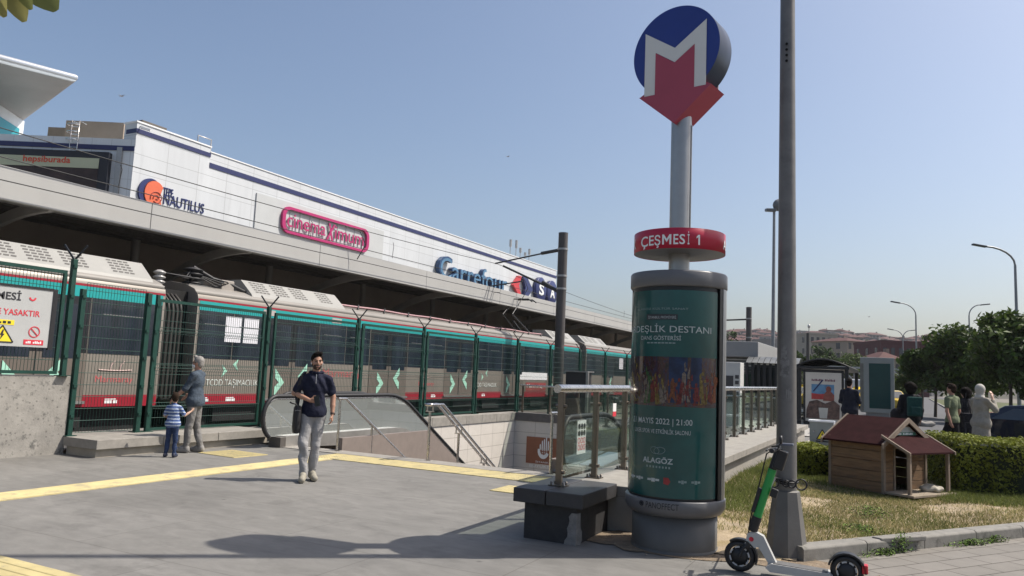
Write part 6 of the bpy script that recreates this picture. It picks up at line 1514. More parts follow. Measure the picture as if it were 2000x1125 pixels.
small('earbud', white_paint, man, lambda q: [q.tube([hp((s_ * .083, -.008, 1.665)), hp((s_ * .080, -.014, 1.64))], [.007, .004], 6) for s_ in (-1, 1)])
small('belt_loop', grey_c, man, lambda q: q.lathe([(0, 0), (.009, 0), (.009, .004)], (0, -.112, .955), 10, axis=(X_, Z_, -Y_)))
def shoe_trim(o, pts, m_, nm):
    q = MB()
    for p in pts: q.tube(p, .008, 5)
    return q.build(nm, m_, o)
small('laces', mat('lace_dark', (.10, .09, .08), .8), man, lambda q: [q.tube([(x - .022, y + .03 + k * .028 - .07, .098 - .012 * (3 - k)), (x + .022, y + .03 + k * .028 - .07, .098 - .012 * (3 - k))], .005, 5) for x, y in ((.05, -.02), (-.095, -.19)) for k in range(4)])
# bag and phone are things of their own
Mman = Matrix.Translation(Vector(tuple(map(float, mp_)))) @ Matrix.Rotation(R(44), 4, 'Z')
bag = empty('shoulder_bag', label='black shoulder bag hanging at the hip of the walking young man', cat='bag')
q = MB(); q.T = Mman; P = []
for (z, a, b) in ((.66, .075, .030), (.67, .095, .048), (.75, .105, .060), (.90, .105, .060), (1.02, .098, .052), (1.05, .080, .036)):
    P.append([(-.225 + b * math.cos(t) * 1.0, -.055 + a * math.sin(t), z) for t in np.linspace(0, 2 * math.pi, 25)])
q.grid(P); q.poly(P[0][:-1][::-1]); q.poly(P[-1][:-1]); q.build('bag_body', mat('bag_black', (.014, .014, .016), .6, 0, .2, 14, bump=.2, bscale=60), bag)
q = MB(); q.T = Mman
q.bar((-.235, -.055, 1.04), (-.262, -.03, 1.20), .008, .034, side=(0, 1, 0)); q.bar((-.262, -.03, 1.20), (-.19, -.05, 1.50), .006, .034, side=(0, 1, 0)); q.bar((-.19, -.05, 1.50), (-.15, .02, 1.535), .034, .006); q.bar((-.15, .02, 1.535), (-.20, .10, 1.30), .034, .006, side=(1, 0, 0)); q.bar((-.20, .10, 1.30), (-.225, .0, 1.04), .034, .006, side=(1, 0, 0)); q.build('strap', mat('bag_black', (.014, .014, .016), .6), bag)
q = MB(); q.T = Mman; q.tube([(-.225, -.12, 1.03), (-.26, -.15, 1.075), (-.31, -.14, 1.085), (-.335, -.13, 1.10)], [.012, .011, .012, .016], 8); q.build('pull_loop', black_rub, bag)
q = MB(); q.T = Mman; q.tube([(-.19, -.16, .98), (-.225, -.165, .99), (-.26, -.15, .98)], .004, 5); q.build('zip', steel_dull, bag)
q = MB(); q.T = Mman; q.cbox((.025, -.245, 1.13), unit((1, -.15, .25)), unit((-.2, .1, 1)), unit(np.cross((1, -.15, .25), (-.2, .1, 1))), .075, .15, .010)
tag(q.build('phone', mat('phone_black', (.01, .01, .012), .15, 0, .1, 5), None, .003), 'dark mobile phone held in the right hand of the young man', 'phone')

# --- the older man and the child
denim_s = cloth('blue_grey_shirt', (.055, .072, .095), .25); tr_gr = cloth('washed_grey_trousers', (.17, .165, .16), .2); shoe_gr = mat('grey_shoe', (.22, .21, .20), .8, 0, .2, 12)
op_ = onz(372, 884)
JO = P0(er=(-.20, -.06, 1.19), wr=(-.22, -.25, 1.06), el=(.21, -.10, 1.20), wl=(.20, -.30, 1.02), kl=(.09, -.03, .50), kr=(-.085, .03, .50), al=(.09, -.06, .09), ar=(-.09, .14, .09))
old = make_person(tuple(op_), R(-66), .935, 'older grey haired man in blue grey shirt and face mask beside the child', JO, skin2, denim_s, tr_gr, shoe_gr, 'short', hair_gr, .011, R(-4), 1.12, .86, girth=1.16,
    hand_dirs={'r': ((-.1, -.8, -.6), (0, .3, 1), (1, 0, -.3), .6), 'l': ((-.1, -.8, -.75), (0, .3, 1), (-1, 0, -.3), .7)}, shirt_noise=.006, pant_noise=.008)
sdf_obj('face_mask', [('e', V3((0, -.030, 1.632)), V3((.067, .088, .056)), R(-4), 0.0)], mat('mask_white', (.68, .70, .72), .8, 0, .05, 10), old, .010, .02, [((0, -.03, 1.6), (0, .9, .2)), ((0, -.1, 1.672), (0, -.1, 1))])
small('glasses', black_paint, old, lambda q: [q.tube([(s_ * .08, .0, 1.69), (s_ * .066, -.085, 1.69), (s_ * .02, -.106, 1.69), (0, -.108, 1.695)], .004, 5) for s_ in (-1, 1)])
kp = onz(332, 893)
stripe = cloth('striped_cotton', (.30, .36, .46))
n, l, b = nodes_of(stripe); tc = n.new('ShaderNodeTexCoord'); sx = n.new('ShaderNodeSeparateXYZ'); l.new(tc.outputs['Object'], sx.inputs[0])
wv = n.new('ShaderNodeMath'); wv.operation = 'MULTIPLY'; wv.inputs[1].default_value = 10.5; l.new(sx.outputs[2], wv.inputs[0]); fr2 = n.new('ShaderNodeMath'); fr2.operation = 'FRACT'; l.new(wv.outputs[0], fr2.inputs[0])
cr = n.new('ShaderNodeValToRGB'); cr.color_ramp.interpolation = 'CONSTANT'; e_ = cr.color_ramp.elements; e_[0].position = 0; e_[0].color = (.05, .085, .22, 1); e_[1].position = .42; e_[1].color = (.42, .47, .55, 1); k_ = e_.new(.72); k_.color = (.16, .22, .38, 1)
l.new(fr2.outputs[0], cr.inputs[0]); l.new(cr.outputs[0], b.inputs['Base Color'])
jean = cloth('blue_jeans', (.028, .045, .10), .3)
JK = P0(sl=(.165, .0, 1.42), sr=(-.165, .0, 1.42), el=(.27, -.05, 1.18), wl=(.15, -.22, 1.10), er=(-.29, -.06, 1.20), wr=(-.42, -.20, 1.32), kl=(.10, -.02, .48), kr=(-.10, .0, .48), al=(.13, .03, .09), ar=(-.12, .06, .09))
kid = make_person(tuple(kp), R(214), .575, 'small child in striped blue shirt and jeans standing before the fence', JK, skin3, stripe, jean, mat('navy_shoe', (.03, .035, .06), .7), 'short', mat('hair_brown', (.026, .017, .012), .9, 0, .3, 40, spec=.08), .016, R(20), .8, .84, girth=1.18,
    hand_dirs={'l': ((-.7, -.5, -.1), (0, -.2, 1), (-.3, 1, 0), .6), 'r': ((-.5, -.5, .55), (0, .3, 1), (1, 0, -.2), .5)}, pant_noise=.012)
# bigger head for a child
for c in kid.children:
    if c.name.startswith('hair'): c.scale = (1.22, 1.22, 1.22); c.location = (0, 0, -.353)
sdf_obj('face', [eli((0, -.002, 1.67), (.088, .098, .115))], skin3, kid, .016, .02)

# --- people on the far pavement and road
dk_cloth = cloth('black_cloth', (.014, .014, .017)); navy2 = cloth('navy_jacket', (.012, .014, .024)); olive = cloth('olive_tee', (.14, .165, .10)); beige = cloth('beige_sweat', (.29, .265, .225)); dgreen = cloth('dark_green', (.016, .055, .05)); brown_h = mat('hair_brown', (.035, .022, .016), .6)
dk_shoe = mat('dark_shoe', (.02, .02, .02), .6)
def far(px, D):
    p = ond(px, 760, D); return (p[0], p[1], .055)
walk = dict(kl=(.09, -.16, .52), al=(.085, -.20, .09), kr=(-.09, .02, .50), ar=(-.085, .26, .13))
def face_to(dx, dy): return math.atan2(dx, -dy)      # direction (dx,dy) the person looks in
make_person(far(1858, 17.2), face_to(-.8, .55), .97, 'man in olive t-shirt and dark trousers walking left beyond the hedge', P0(**walk, wr=(-.25, -.10, .93), wl=(.25, .12, .93)), skin2, olive, dk_cloth, dk_shoe, 'short', brown_h, .02)
make_person(far(1884, 18.6), face_to(-.7, .7), .93, 'dark clothed person with handbag half hidden behind the man in olive', P0(), skinm, dk_cloth, dk_cloth, dk_shoe, 'curly', hair_dk, .024, sleeve=1.7)
make_person(far(1915, 16.2), face_to(.75, .66), .975, 'woman in beige hooded top and headscarf holding a hand to her face', P0(wr=(-.10, -.20, 1.55), er=(-.24, -.14, 1.26), wl=(.10, -.22, 1.2), el=(.24, -.06, 1.2)), skin3, beige, beige, dk_shoe, 'scarf', mat('scarf_cream', (.42, .40, .36), .9, 0, .1, 12), .02, sleeve=1.95, hem=.78, girth=1.25, skirt=True)
make_person(far(1777, 17.6), face_to(-.25, .97), .965, 'person with dark curly hair and green backpack walking away beyond the animal house', P0(**walk), skinm, dk_cloth, dk_cloth, dk_shoe, 'curly', hair_dk, .022, sleeve=1.8, girth=1.2, hem=.84)
make_person(far(1659, 20.8), face_to(.1, 1), 1.0, 'man in dark navy jacket standing with his back turned beside the bus shelter', P0(er=(-.24, -.05, 1.18), wr=(-.16, -.22, 1.10), el=(.24, -.05, 1.18), wl=(.16, -.22, 1.10)), skin2, navy2, cloth('mid_grey_trousers', (.10, .10, .10)), dk_shoe, 'short', hair_dk, .022, sleeve=1.9, girth=1.2, hem=.76)
# carried things
b0 = V3(far(1777, 17.6)); yd = unit(V3((-.25, .97, 0)))
q = MB(); bs_ = unit(np.cross(yd, Z_)); q.cbox(b0 - yd * .20 + bs_ * .04 + Z_ * 1.20, bs_, yd, Z_, .30, .15, .44); q.cbox(b0 - yd * .295 + bs_ * .04 + Z_ * 1.10, bs_, yd, Z_, .22, .05, .20); tag(q.build('backpack', cloth('dark_green', (.016, .055, .05)), None, .05), 'dark green backpack on the back of the curly haired person', 'backpack')
q = MB(); q.ell(b0 + V3((-.30, -.02, .98)), (.12, .10, .16)); q.tube([b0 + V3((-.28, 0, 1.1)), b0 + V3((-.2, 0, 1.45))], .015, 6); tag(q.build('handbag', dk_cloth), 'black bag hanging at the left side of the curly haired person', 'bag')
b1 = V3(far(1888, 17.4))
q = MB(); q.prism([(-.11, .78), (.11, .78), (.13, 1.10), (-.13, 1.10)], b1, r0, Z_, fw, -.05, .05); q.tube([b1 + r0 * -.09 + Z_ * 1.09, b1 + r0 * -.02 + Z_ * 1.55, b1 + r0 * .09 + Z_ * 1.09], .012, 6); tag(q.build('tote_bag', dk_cloth), 'black tote bag hanging beside the man in olive', 'bag')
b2 = V3(far(1893, 16.6))
sc_ = empty('rolling_bag', label='dark wheeled bag beside the woman in beige', cat='bag')
q = MB(); q.prism([(-.17, .06), (.17, .06), (.15, .55), (-.15, .55)], b2, r0, Z_, fw, -.1, .1); q.build('bag_body', dk_cloth, sc_, .02)
q = MB(); q.tube([b2 + r0 * -.1 + Z_ * .54, b2 + r0 * -.1 + Z_ * .92, b2 + r0 * .1 + Z_ * .92, b2 + r0 * .1 + Z_ * .54], .014, 6); q.build('handle', black_paint, sc_)
# ================================================================== STATION KIOSK, SHELTER, DISPLAYS
def dirs(p):
    """unit vectors facing the camera and to its right, horizontal, at point p"""
    f = unit(V3((-p[0], -p[1], 0))); return f, V3((-f[1], f[0], 0))
kz = ond(1450, 690, 34); f_, r_ = -Y_, X_
ki = empty('station_kiosk', label='small grey flat roofed station building with green glazing behind the column', cat='building')
m = MB(); m.box(kz[0] - 3.4, kz[1], 2.75, kz[0] + .68, kz[1] + 9, 3.45); m.build('roof', mat('kiosk_roof', (.24, .24, .24), .6, 0, .06, 1), ki, bevel=.03)
m = MB(); m.box(kz[0] - 3.1, kz[1] + .5, 0, kz[0] + .3, kz[1] + 8.5, 2.75); m.build('wall', mat('kiosk_wall', (.16, .16, .155), .5, 0, .2, 1), ki)
m = MB(); m.box(kz[0] - 3.1, kz[1] + .44, .4, kz[0] + .35, kz[1] + .5, 2.0); m.box(kz[0] + .3, kz[1] + .5, .4, kz[0] + .36, kz[1] + 8, 2.1); m.build('glazing', mat('kiosk_green', (.012, .10, .05), .2, 0, .4, 1.5), ki)
m = MB()
for k in range(5): m.box(kz[0] - 3.15, kz[1] + .38, 2.1 + k * .13, kz[0] + .36, kz[1] + .44, 2.15 + k * .13)
m.build('louvre', steel_dull, ki)
ac = empty('air_conditioner', label='pale outdoor air conditioning cabinet with vent grilles by the station building', cat='air conditioner')
a0 = ond(1431, 768, 27)
m = MB(); m.box(a0[0] - .30, a0[1], 0, a0[0] + .26, a0[1] + .7, 2.33); m.build('housing', mat('ac_white', (.46, .46, .44), .5, 0, .06, 2), ac, bevel=.02)
m = MB(); m.box(a0[0] - .27, a0[1] - .012, .9, a0[0] + .02, a0[1], 1.85); m.build('fan_grille', mat('ac_dark', (.05, .05, .052), .6, 0, .2, 6), ac)
m = MB()
for i in range(6): m.box(a0[0] + .08, a0[1] - .012, .75 + i * .2, a0[0] + .21, a0[1], .88 + i * .2)
m.build('vent', mat('ac_dark', (.05, .05, .052), .6), ac)
# shelter
bs = empty('bus_shelter', label='dark framed bus shelter with arched glass roof and lit poster panel', cat='bus shelter')
s0 = ond(1607, 790, 29.5); sx0, sy0 = s0[0], s0[1]
dkf = mat('shelter_frame', (.016, .017, .019), .45, .1, .15, 5)
hw_ = .86
m = MB(); n = 10; P = [[(sx0 - hw_ - .06 + (2 * hw_ + .12) * k / n, y, 2.40 + .26 * math.sin(math.pi * k / n)) for k in range(n + 1)] for y in (sy0 - .15, sy0 + 7.5)]; m.grid(P)
m.build('roof_glass', mat('shelter_roof_glass', (.26, .34, .30), .15, 0, .15, 1.5), bs)
for y in np.arange(sy0 - .15, sy0 + 7.6, 1.25):
    m = MB(); m.tube([(sx0 - hw_ - .08 + (2 * hw_ + .16) * k / n, y, 2.39 + .27 * math.sin(math.pi * k / n)) for k in range(n + 1)], .04, 6); m.build('roof_rib', dkf, bs)
m = MB(); m.box(sx0 - hw_ - .1, sy0 - .2, 2.28, sx0 + hw_ + .1, sy0 + 7.5, 2.38); m.build('roof_frame', dkf, bs)
for (x, y) in ((-hw_, 0), (hw_, 0), (-hw_, 3.7), (-hw_, 7.4), (hw_, 7.4)):
    m = MB(); m.box(sx0 + x - .07, sy0 + y - .06, .03, sx0 + x + .07, sy0 + y + .06, 2.28); m.build('post', dkf, bs)
m = MB(); m.box(sx0 - .70, sy0 - .10, .12, sx0 + .76, sy0 + .10, 2.25); m.build('poster_case', dkf, bs, .02)
pa_ = onz; 
m = MB(); m.box(sx0 - .62, sy0 - .115, .25, sx0 + .68, sy0 - .101, 2.14); po = m.build('poster', mat('poster_paper', (.50, .47, .42), .5, 0, .06, 2), bs)
m = MB(); m.box(sx0 - .40, sy0 - .121, 1.1, sx0 + .42, sy0 - .116, 1.68); m.build('poster_picture', mat('poster_sky', (.10, .22, .36), .5, 0, .4, 3), po)
m = MB(); m.prism([(-.40, 1.1), (.42, 1.1), (.42, 1.30), (.2, 1.34), (-.1, 1.30), (-.4, 1.33)], (sx0, sy0 - .125, 0), X_, Z_, -Y_, 0, .003); m.build('poster_picture', mat('poster_car_red', (.36, .04, .04), .5, 0, .3, 6), po)
m = MB(); m.ell((sx0 + .22, sy0 - .125, 1.50), (.10, .006, .12)); m.prism([(.02, 1.05), (.42, 1.05), (.40, 1.3), (.30, 1.42), (.14, 1.42), (.05, 1.3)], (sx0, sy0 - .129, 0), X_, Z_, -Y_, 0, .003); m.build('poster_figure', mat('poster_rust', (.20, .06, .045), .5, 0, .3, 8), po)
m = MB(); m.prism([(-.6, .36), (.6, .36), (.62, .9), (.4, 1.08), (.1, .95), (-.2, 1.08), (-.48, 1.0), (-.58, .7)], (sx0, sy0 - .133, 0), X_, Z_, -Y_, 0, .003); m.build('poster_figure', mat('poster_brown', (.10, .06, .05), .5, 0, .7, 7), po)
m = MB(); m.prism([(-.10, .38), (.16, .38), (.20, .78), (-.14, .78)], (sx0, sy0 - .138, 0), X_, Z_, -Y_, 0, .003); m.build('poster_cup', mat('poster_pale', (.46, .46, .42), .5, 0, .1, 6), po)
m = MB(); m.dashes((sx0 - .40, sy0 - .12, 1.80), X_, Z_, .86, .085, (8, 7)); m.build('lettering', mat('poster_plum', (.12, .03, .06), .5), po)
m = MB(); m.bar((sx0 - .33, sy0 - .14, 1.40), (sx0 + .02, sy0 - .14, 1.86), .05, .004, side=(1, 0, -1)); m.build('poster_stroke', mat('poster_navy', (.02, .03, .10), .5), po)
for y in np.arange(.2, 7.2, 1.2):
    m = MB(); m.box(sx0 - hw_ - .01, sy0 + y, .35, sx0 - hw_ + .01, sy0 + y + 1.1, 2.2); m.build('glass_panel', glass('shelter_glass', (.28, .34, .33), .5, .03, .1, (.1, .12, .12)) if 'shelter_glass' not in MATS else MATS['shelter_glass'], bs)
m = MB(); m.box(sx0 - .6, sy0 + 1.2, .40, sx0 - .2, sy0 + 6.5, .46); m.build('bench', steel_dull, bs)
# row of dark glazed shelters behind, towards the kiosk
b2_ = empty('tram_shelter', label='long dark glazed platform shelter between station building and lamp post', cat='shelter')
q0 = ond(1458, 800, 33); q1 = ond(1562, 800, 33)
m = MB(); nb = 9
for k in range(nb + 1):
    p = q0 + (q1 - q0) * k / nb
    c_ = MB(); c_.box(p[0] - .06, p[1] - .05, .03, p[0] + .06, p[1] + .05, 2.5); c_.build('post', dkf, b2_)
    if k < nb:
        p2 = q0 + (q1 - q0) * (k + 1) / nb; c_ = MB(); c_.add([(p[0], p[1], .2), (p2[0], p2[1], .2), (p2[0], p2[1], 2.3), (p[0], p[1], 2.3)], [(0, 1, 2, 3)]); c_.build('glass_panel', MATS['shelter_glass'], b2_)
        c_ = MB(); c_.grid([[(p[0] + (p2[0] - p[0]) * t + .0, p[1] + (p2[1] - p[1]) * t + y, 2.5 + .30 * math.sin(math.pi * (y + .3) / 2)) for y in np.linspace(-.3, 1.7, 7)] for t in (.04, .96)]); c_.build('roof_shell', mat('shelter_roof_pale', (.13, .135, .135), .4, .1, .3, 2), b2_)
c_ = MB(); c_.add([(q0[0], q0[1] + 1.6, .05), (q1[0], q1[1] + 1.6, .05), (q1[0], q1[1] + 1.6, 2.45), (q0[0], q0[1] + 1.6, 2.45)], [(0, 1, 2, 3)]); c_.build('back_panel', mat('shelter_back', (.03, .033, .035), .4, 0, .5, .8), b2_)
# totem display
to = empty('display_totem', label='grey free standing display totem with dark green screen beyond the animal house', cat='display')
t0 = ond(1714, 800, 25.5); f_, r_ = dirs(t0)
def tbox(m, a, b, c, d, z0, z1): m.cbox(V3((t0[0], t0[1], 0)) + r_ * (a + b) / 2 - f_ * (c + d) / 2 + Z_ * (z0 + z1) / 2, r_, -f_, Z_, b - a, d - c, z1 - z0)
tg2 = mat('totem_grey', (.22, .235, .225), .45, .1, .08, 2)
m = MB(); tbox(m, -.52, .52, 0, .35, .80, 2.66); m.build('head', tg2, to, .02)
m = MB(); tbox(m, -.36, .36, .05, .30, .03, .80); m.build('pedestal', mat('totem_base', (.17, .175, .17), .5, .1, .1, 2), to, .01)
m = MB(); tbox(m, -.25, .40, -.012, -.001, .95, 2.46); m.build('screen', mat('totem_screen', (.012, .05, .05), .1, 0, .1, 2), to)
m = MB(); tbox(m, -.53, -.42, -.02, .36, .85, 2.45); m.build('side_trim', mat('totem_trim', (.13, .13, .115), .4, .2, .2, 4), to)

# ================================================================== MAST, LAMPS
def lamp(name, label, base, h, arms, r=.09, group=None, col_=None):
    o = empty(name, label=label, cat='lamp post', group=group); b = V3(base); c = col_ or mat('lamp_pole', (.21, .22, .235), .45, .4, .1, 2)
    m = MB(); m.tube([b, b + Z_ * h * .5, b + Z_ * (h - 1.2)], [r, r * .8, r * .6], 10); m.build('pole', c, o)
    for (dx, dz) in arms:
        m = MB(); d = V3(dx); L = np.linalg.norm(d); d = d / L
        pts = [b + Z_ * (h - 1.25)] + [b + Z_ * (h - 1.2 + dz * math.sin(R(90) * k / 6)) + d * L * (1 - math.cos(R(90) * k / 6)) for k in range(7)]
        m.tube(pts, r * .5, 8); ar = m.build('arm', c, o)
        e = pts[-1]; m = MB(); m.cbox(e + d * .38 + Z_ * .04, unit(d + Z_ * .14), np.cross(Z_, d), unit(Z_ - d * .14), .95, .26, .12); m.build('lamp_head', mat('lamp_head_dark', (.045, .05, .06), .4, .2, .1, 4), ar, .03)
    return o
pxr = V3((r0[0], r0[1], 0))
def base_at(px, py, D): p = ond(px, py, D); return (p[0], p[1], 0)
lb = base_at(1509, 700, 52); hz1 = (745 - 400) / F * 52 + HC
o = empty('lamp_post', label='thin double headed floodlight post between the column and the big grey pole', cat='lamp post')
m = MB(); m.tube([(lb[0], lb[1], 0), (lb[0] + .06, lb[1], hz1)], [.15, .09], 10); m.build('pole', mat('lamp_pole', (.21, .22, .235), .45, .4), o)
m = MB(); c_ = V3((lb[0] + .06, lb[1], hz1)); m.cbox(c_ - pxr * .25 - Z_ * .1, pxr, -fw, Z_, .7, .5, .22); m.build('lamp_head', grey_paint, o, .05)
m = MB(); m.lathe([(0, 0), (.42, .02), (.44, .12), (.2, .3), (0, .32)], c_ + pxr * .3 + Z_ * .25, 14, axis=(pxr, Z_, -V3((fw[0], fw[1], 0)))); m.build('lamp_head', grey_paint, o)
lamp('lamp_post', 'tallest curved street lamp at the right edge beside the trees', base_at(1991, 790, 50), (767 - 478) / F * 50 + HC, [(-pxr * 2.0, 1.2)], .13)
lamp('lamp_post', 'curved street lamp with its arm pointing left above the display totem', base_at(1791, 760, 77), (760 - 592) / F * 77 + HC, [(-pxr * 1.7, 1.2)], .11)
lamp('lamp_post', 'curved street lamp with its arm pointing right above the trees', base_at(1896, 760, 77), (763 - 592) / F * 77 + HC, [(pxr * 1.3, 1.2)], .11)
lamp('lamp_post', 'small far street lamp with two arms spread like a letter V', base_at(1765, 760, 120), (758 - 645) / F * 120 + HC, [(-pxr * 1.6, 1.3), (pxr * 1.3, 1.3)], .13)
m2b = ond(1462, 700, 46); mast(m2b[0], m2b[1], 0, (743 - 597) / F * 46 + HC, .17, 'shorter dark catenary mast beyond the advertising column', False)
m = MB(); p = V3((m2b[0], m2b[1], (743 - 621) / F * 46 + HC)); m.tube([p, p - pxr * 2.0 - Z_ * .15], .05, 8); tag(m.build('bracket_arm', wire_m), 'thin bracket arm fixed to the shorter catenary mast', 'bracket')
m = MB(); p2 = p - Z_ * 1.3; m.tube([p2 - pxr * 2.2 + Z_ * .9, p2 - pxr * .2 - Z_ * .3], .03, 6); tag(m.build('guy_wire', wire_m), 'slanting guy wire left of the shorter catenary mast', 'wire')
m = MB(); q = ond(1578, 720, 60); m.tube([(q[0], q[1], 0), (q[0], q[1], (748 - 648) / F * 60 + HC)], [.16, .12], 8); tag(m.build('utility_pole', mat('pole_dark', (.05, .05, .05), .6)), 'dark slim utility pole rising behind the bus shelter roof', 'pole')

# ================================================================== TREES
tree_leaf = leaf_mat('tree_leaf', (.036, .066, .014), .45, .5, .3); tree_leaf2 = leaf_mat('tree_leaf_light', (.065, .10, .022), .4, .5, .3)
def tree(label, base, h, cr, cz, n, seed, group='street trees along the far kerb', leaf=None, size=.16, trunk=.09):
    rng = np.random.default_rng(seed); o = empty('street_tree', label=label, cat='tree', group=group); b = V3(base)
    m = MB(); m.tube([b, b + V3((.05, .03, h * .3)), b + V3((-.05, .05, h * .62))], [trunk, trunk * .8, trunk * .45], 8)
    for k in range(6):
        a = rng.random() * 6.28; zz = h * (.32 + .07 * k); m.tube([b + Z_ * zz, b + V3((math.cos(a) * cr * .4, math.sin(a) * cr * .4, zz + h * .13)), b + V3((math.cos(a) * cr * .7, math.sin(a) * cr * .7, zz + h * .24))], [trunk * .5, trunk * .3, .012], 6)
    m.build('trunk', wood_dark, o)
    nc = 26; C_l = []
    for k in range(nc):
        d = rng.normal(size=3); d /= np.linalg.norm(d); rad = rng.random() ** .45; C_l.append((b + V3((d[0] * cr * rad * .8, d[1] * cr * rad * .8, cz + d[2] * (h - cz) * .85 * rad)), cr * rng.uniform(.16, .40)))
    C_l.append((b + Z_ * (h - cr * .2), cr * .25))
    P = []; D = []
    for c, r in C_l:
        k = n // nc; d = rng.normal(size=(k, 3)); d /= np.linalg.norm(d, axis=1)[:, None]; rr = r * (.35 + .85 * rng.random(k)); P.append(c + d * rr[:, None] * V3((1, 1, .8))); D.append(d)
    P = np.concatenate(P); D = np.concatenate(D); V, Fc = leaves(P, D + .5 * Z_, size, rng, .5, 1.2)
    q = MB(); q.v = [tuple(map(float, p)) for p in V]; q.f = [list(f) for f in Fc]; q.m = [0] * len(Fc); q.s = [False] * len(Fc); q.build('crown', leaf or tree_leaf, o)
    return o
def tb_(px, D, z=.09): p = ond(px, 760, D); return (p[0], p[1], z)
trees = [(1800, 49, 3.9, 1.7, 2.6, 'leftmost low rounded tree of the roadside row'), (1826, 44, 4.5, 1.9, 2.9, 'second tree from the left in the roadside row with bare slim trunk'), (1872, 42, 5.3, 2.4, 3.2, 'broadest roadside tree in the middle of the row'), (1925, 41, 4.9, 2.2, 3.0, 'roadside tree directly behind the woman in beige'), (1972, 37, 5.6, 2.1, 3.4, 'tallest pointed roadside tree behind the right street lamp'), (2035, 36, 4.9, 2.2, 3.0, 'roadside tree cut off by the right edge of the frame')]
for i, (px, D, h, cr, cz, lab) in enumerate(trees): tree(lab, tb_(px, D), h, cr, cz, 4200, 50 + i, leaf=tree_leaf if i % 2 else tree_leaf2, size=.17)
tree('far round tree behind the bus shelter roof', tb_(1603, 120), 7.6, 3.6, 4.8, 2200, 70, 'far trees before the houses', tree_leaf, .3)
tree('far tree just left of the dark utility pole', tb_(1560, 110), 6.2, 2.5, 4.4, 1800, 71, 'far trees before the houses', tree_leaf, .3)
tree('far tree between the pale apartment block and the maroon building', tb_(1668, 125), 7.0, 3.6, 4.6, 2000, 72, 'far trees before the houses', tree_leaf2, .3)
tree('far tree right of the station building roof', tb_(1432, 150), 11.5, 3.0, 8, 1800, 73, 'far trees before the houses', tree_leaf, .3)
tree('far shrub like tree between display totem and roadside trees', tb_(1765, 75), 3.8, 2.2, 2.0, 2000, 74, 'far trees before the houses', tree_leaf2, .2)
for k, (px, D, h, cr) in enumerate(((1447, 330, 22, 5), (1492, 300, 15, 4), (1536, 360, 20, 5), (1590, 330, 18, 5), (1645, 420, 33, 6), (1672, 300, 17, 5), (1712, 380, 24, 6), (1738, 430, 33, 6), (1768, 330, 21, 5), (1790, 300, 18, 6), (1815, 420, 30, 7), (1850, 380, 26, 7), (1555, 480, 37, 6), (1695, 500, 43, 6))):
    g_ = tb_(px, D, 0.0); hb_ = (skyline(px) - ond(px, 0, 1)[2] * 0) if False else 0
    zt = ond(px, [692, 690, 684, 690, 670, 694, 684, 668, 688, 690, 672, 676, 664, 662][k], D)[2]
    tree('dark hillside tree among the houses', (g_[0], g_[1], max(-.3, zt - h * .55)), h * .55, cr * .8, h * .33, 700, 90 + k, 'dark hillside trees among the houses', tree_leaf, .75, .25)
rock = MB(); rk = ond(1808, 800, 33); rock.ell((rk[0], rk[1], .14), (.38, .22, .16), 9, 5); rock.v = [(x + .05 * math.sin(9 * y + 3 * x), y, z + .05 * math.sin(11 * x)) for x, y, z in rock.v]; tag(rock.build('boulder', stone_lt), 'pale boulder on the verge before the roadside trees', 'rock')

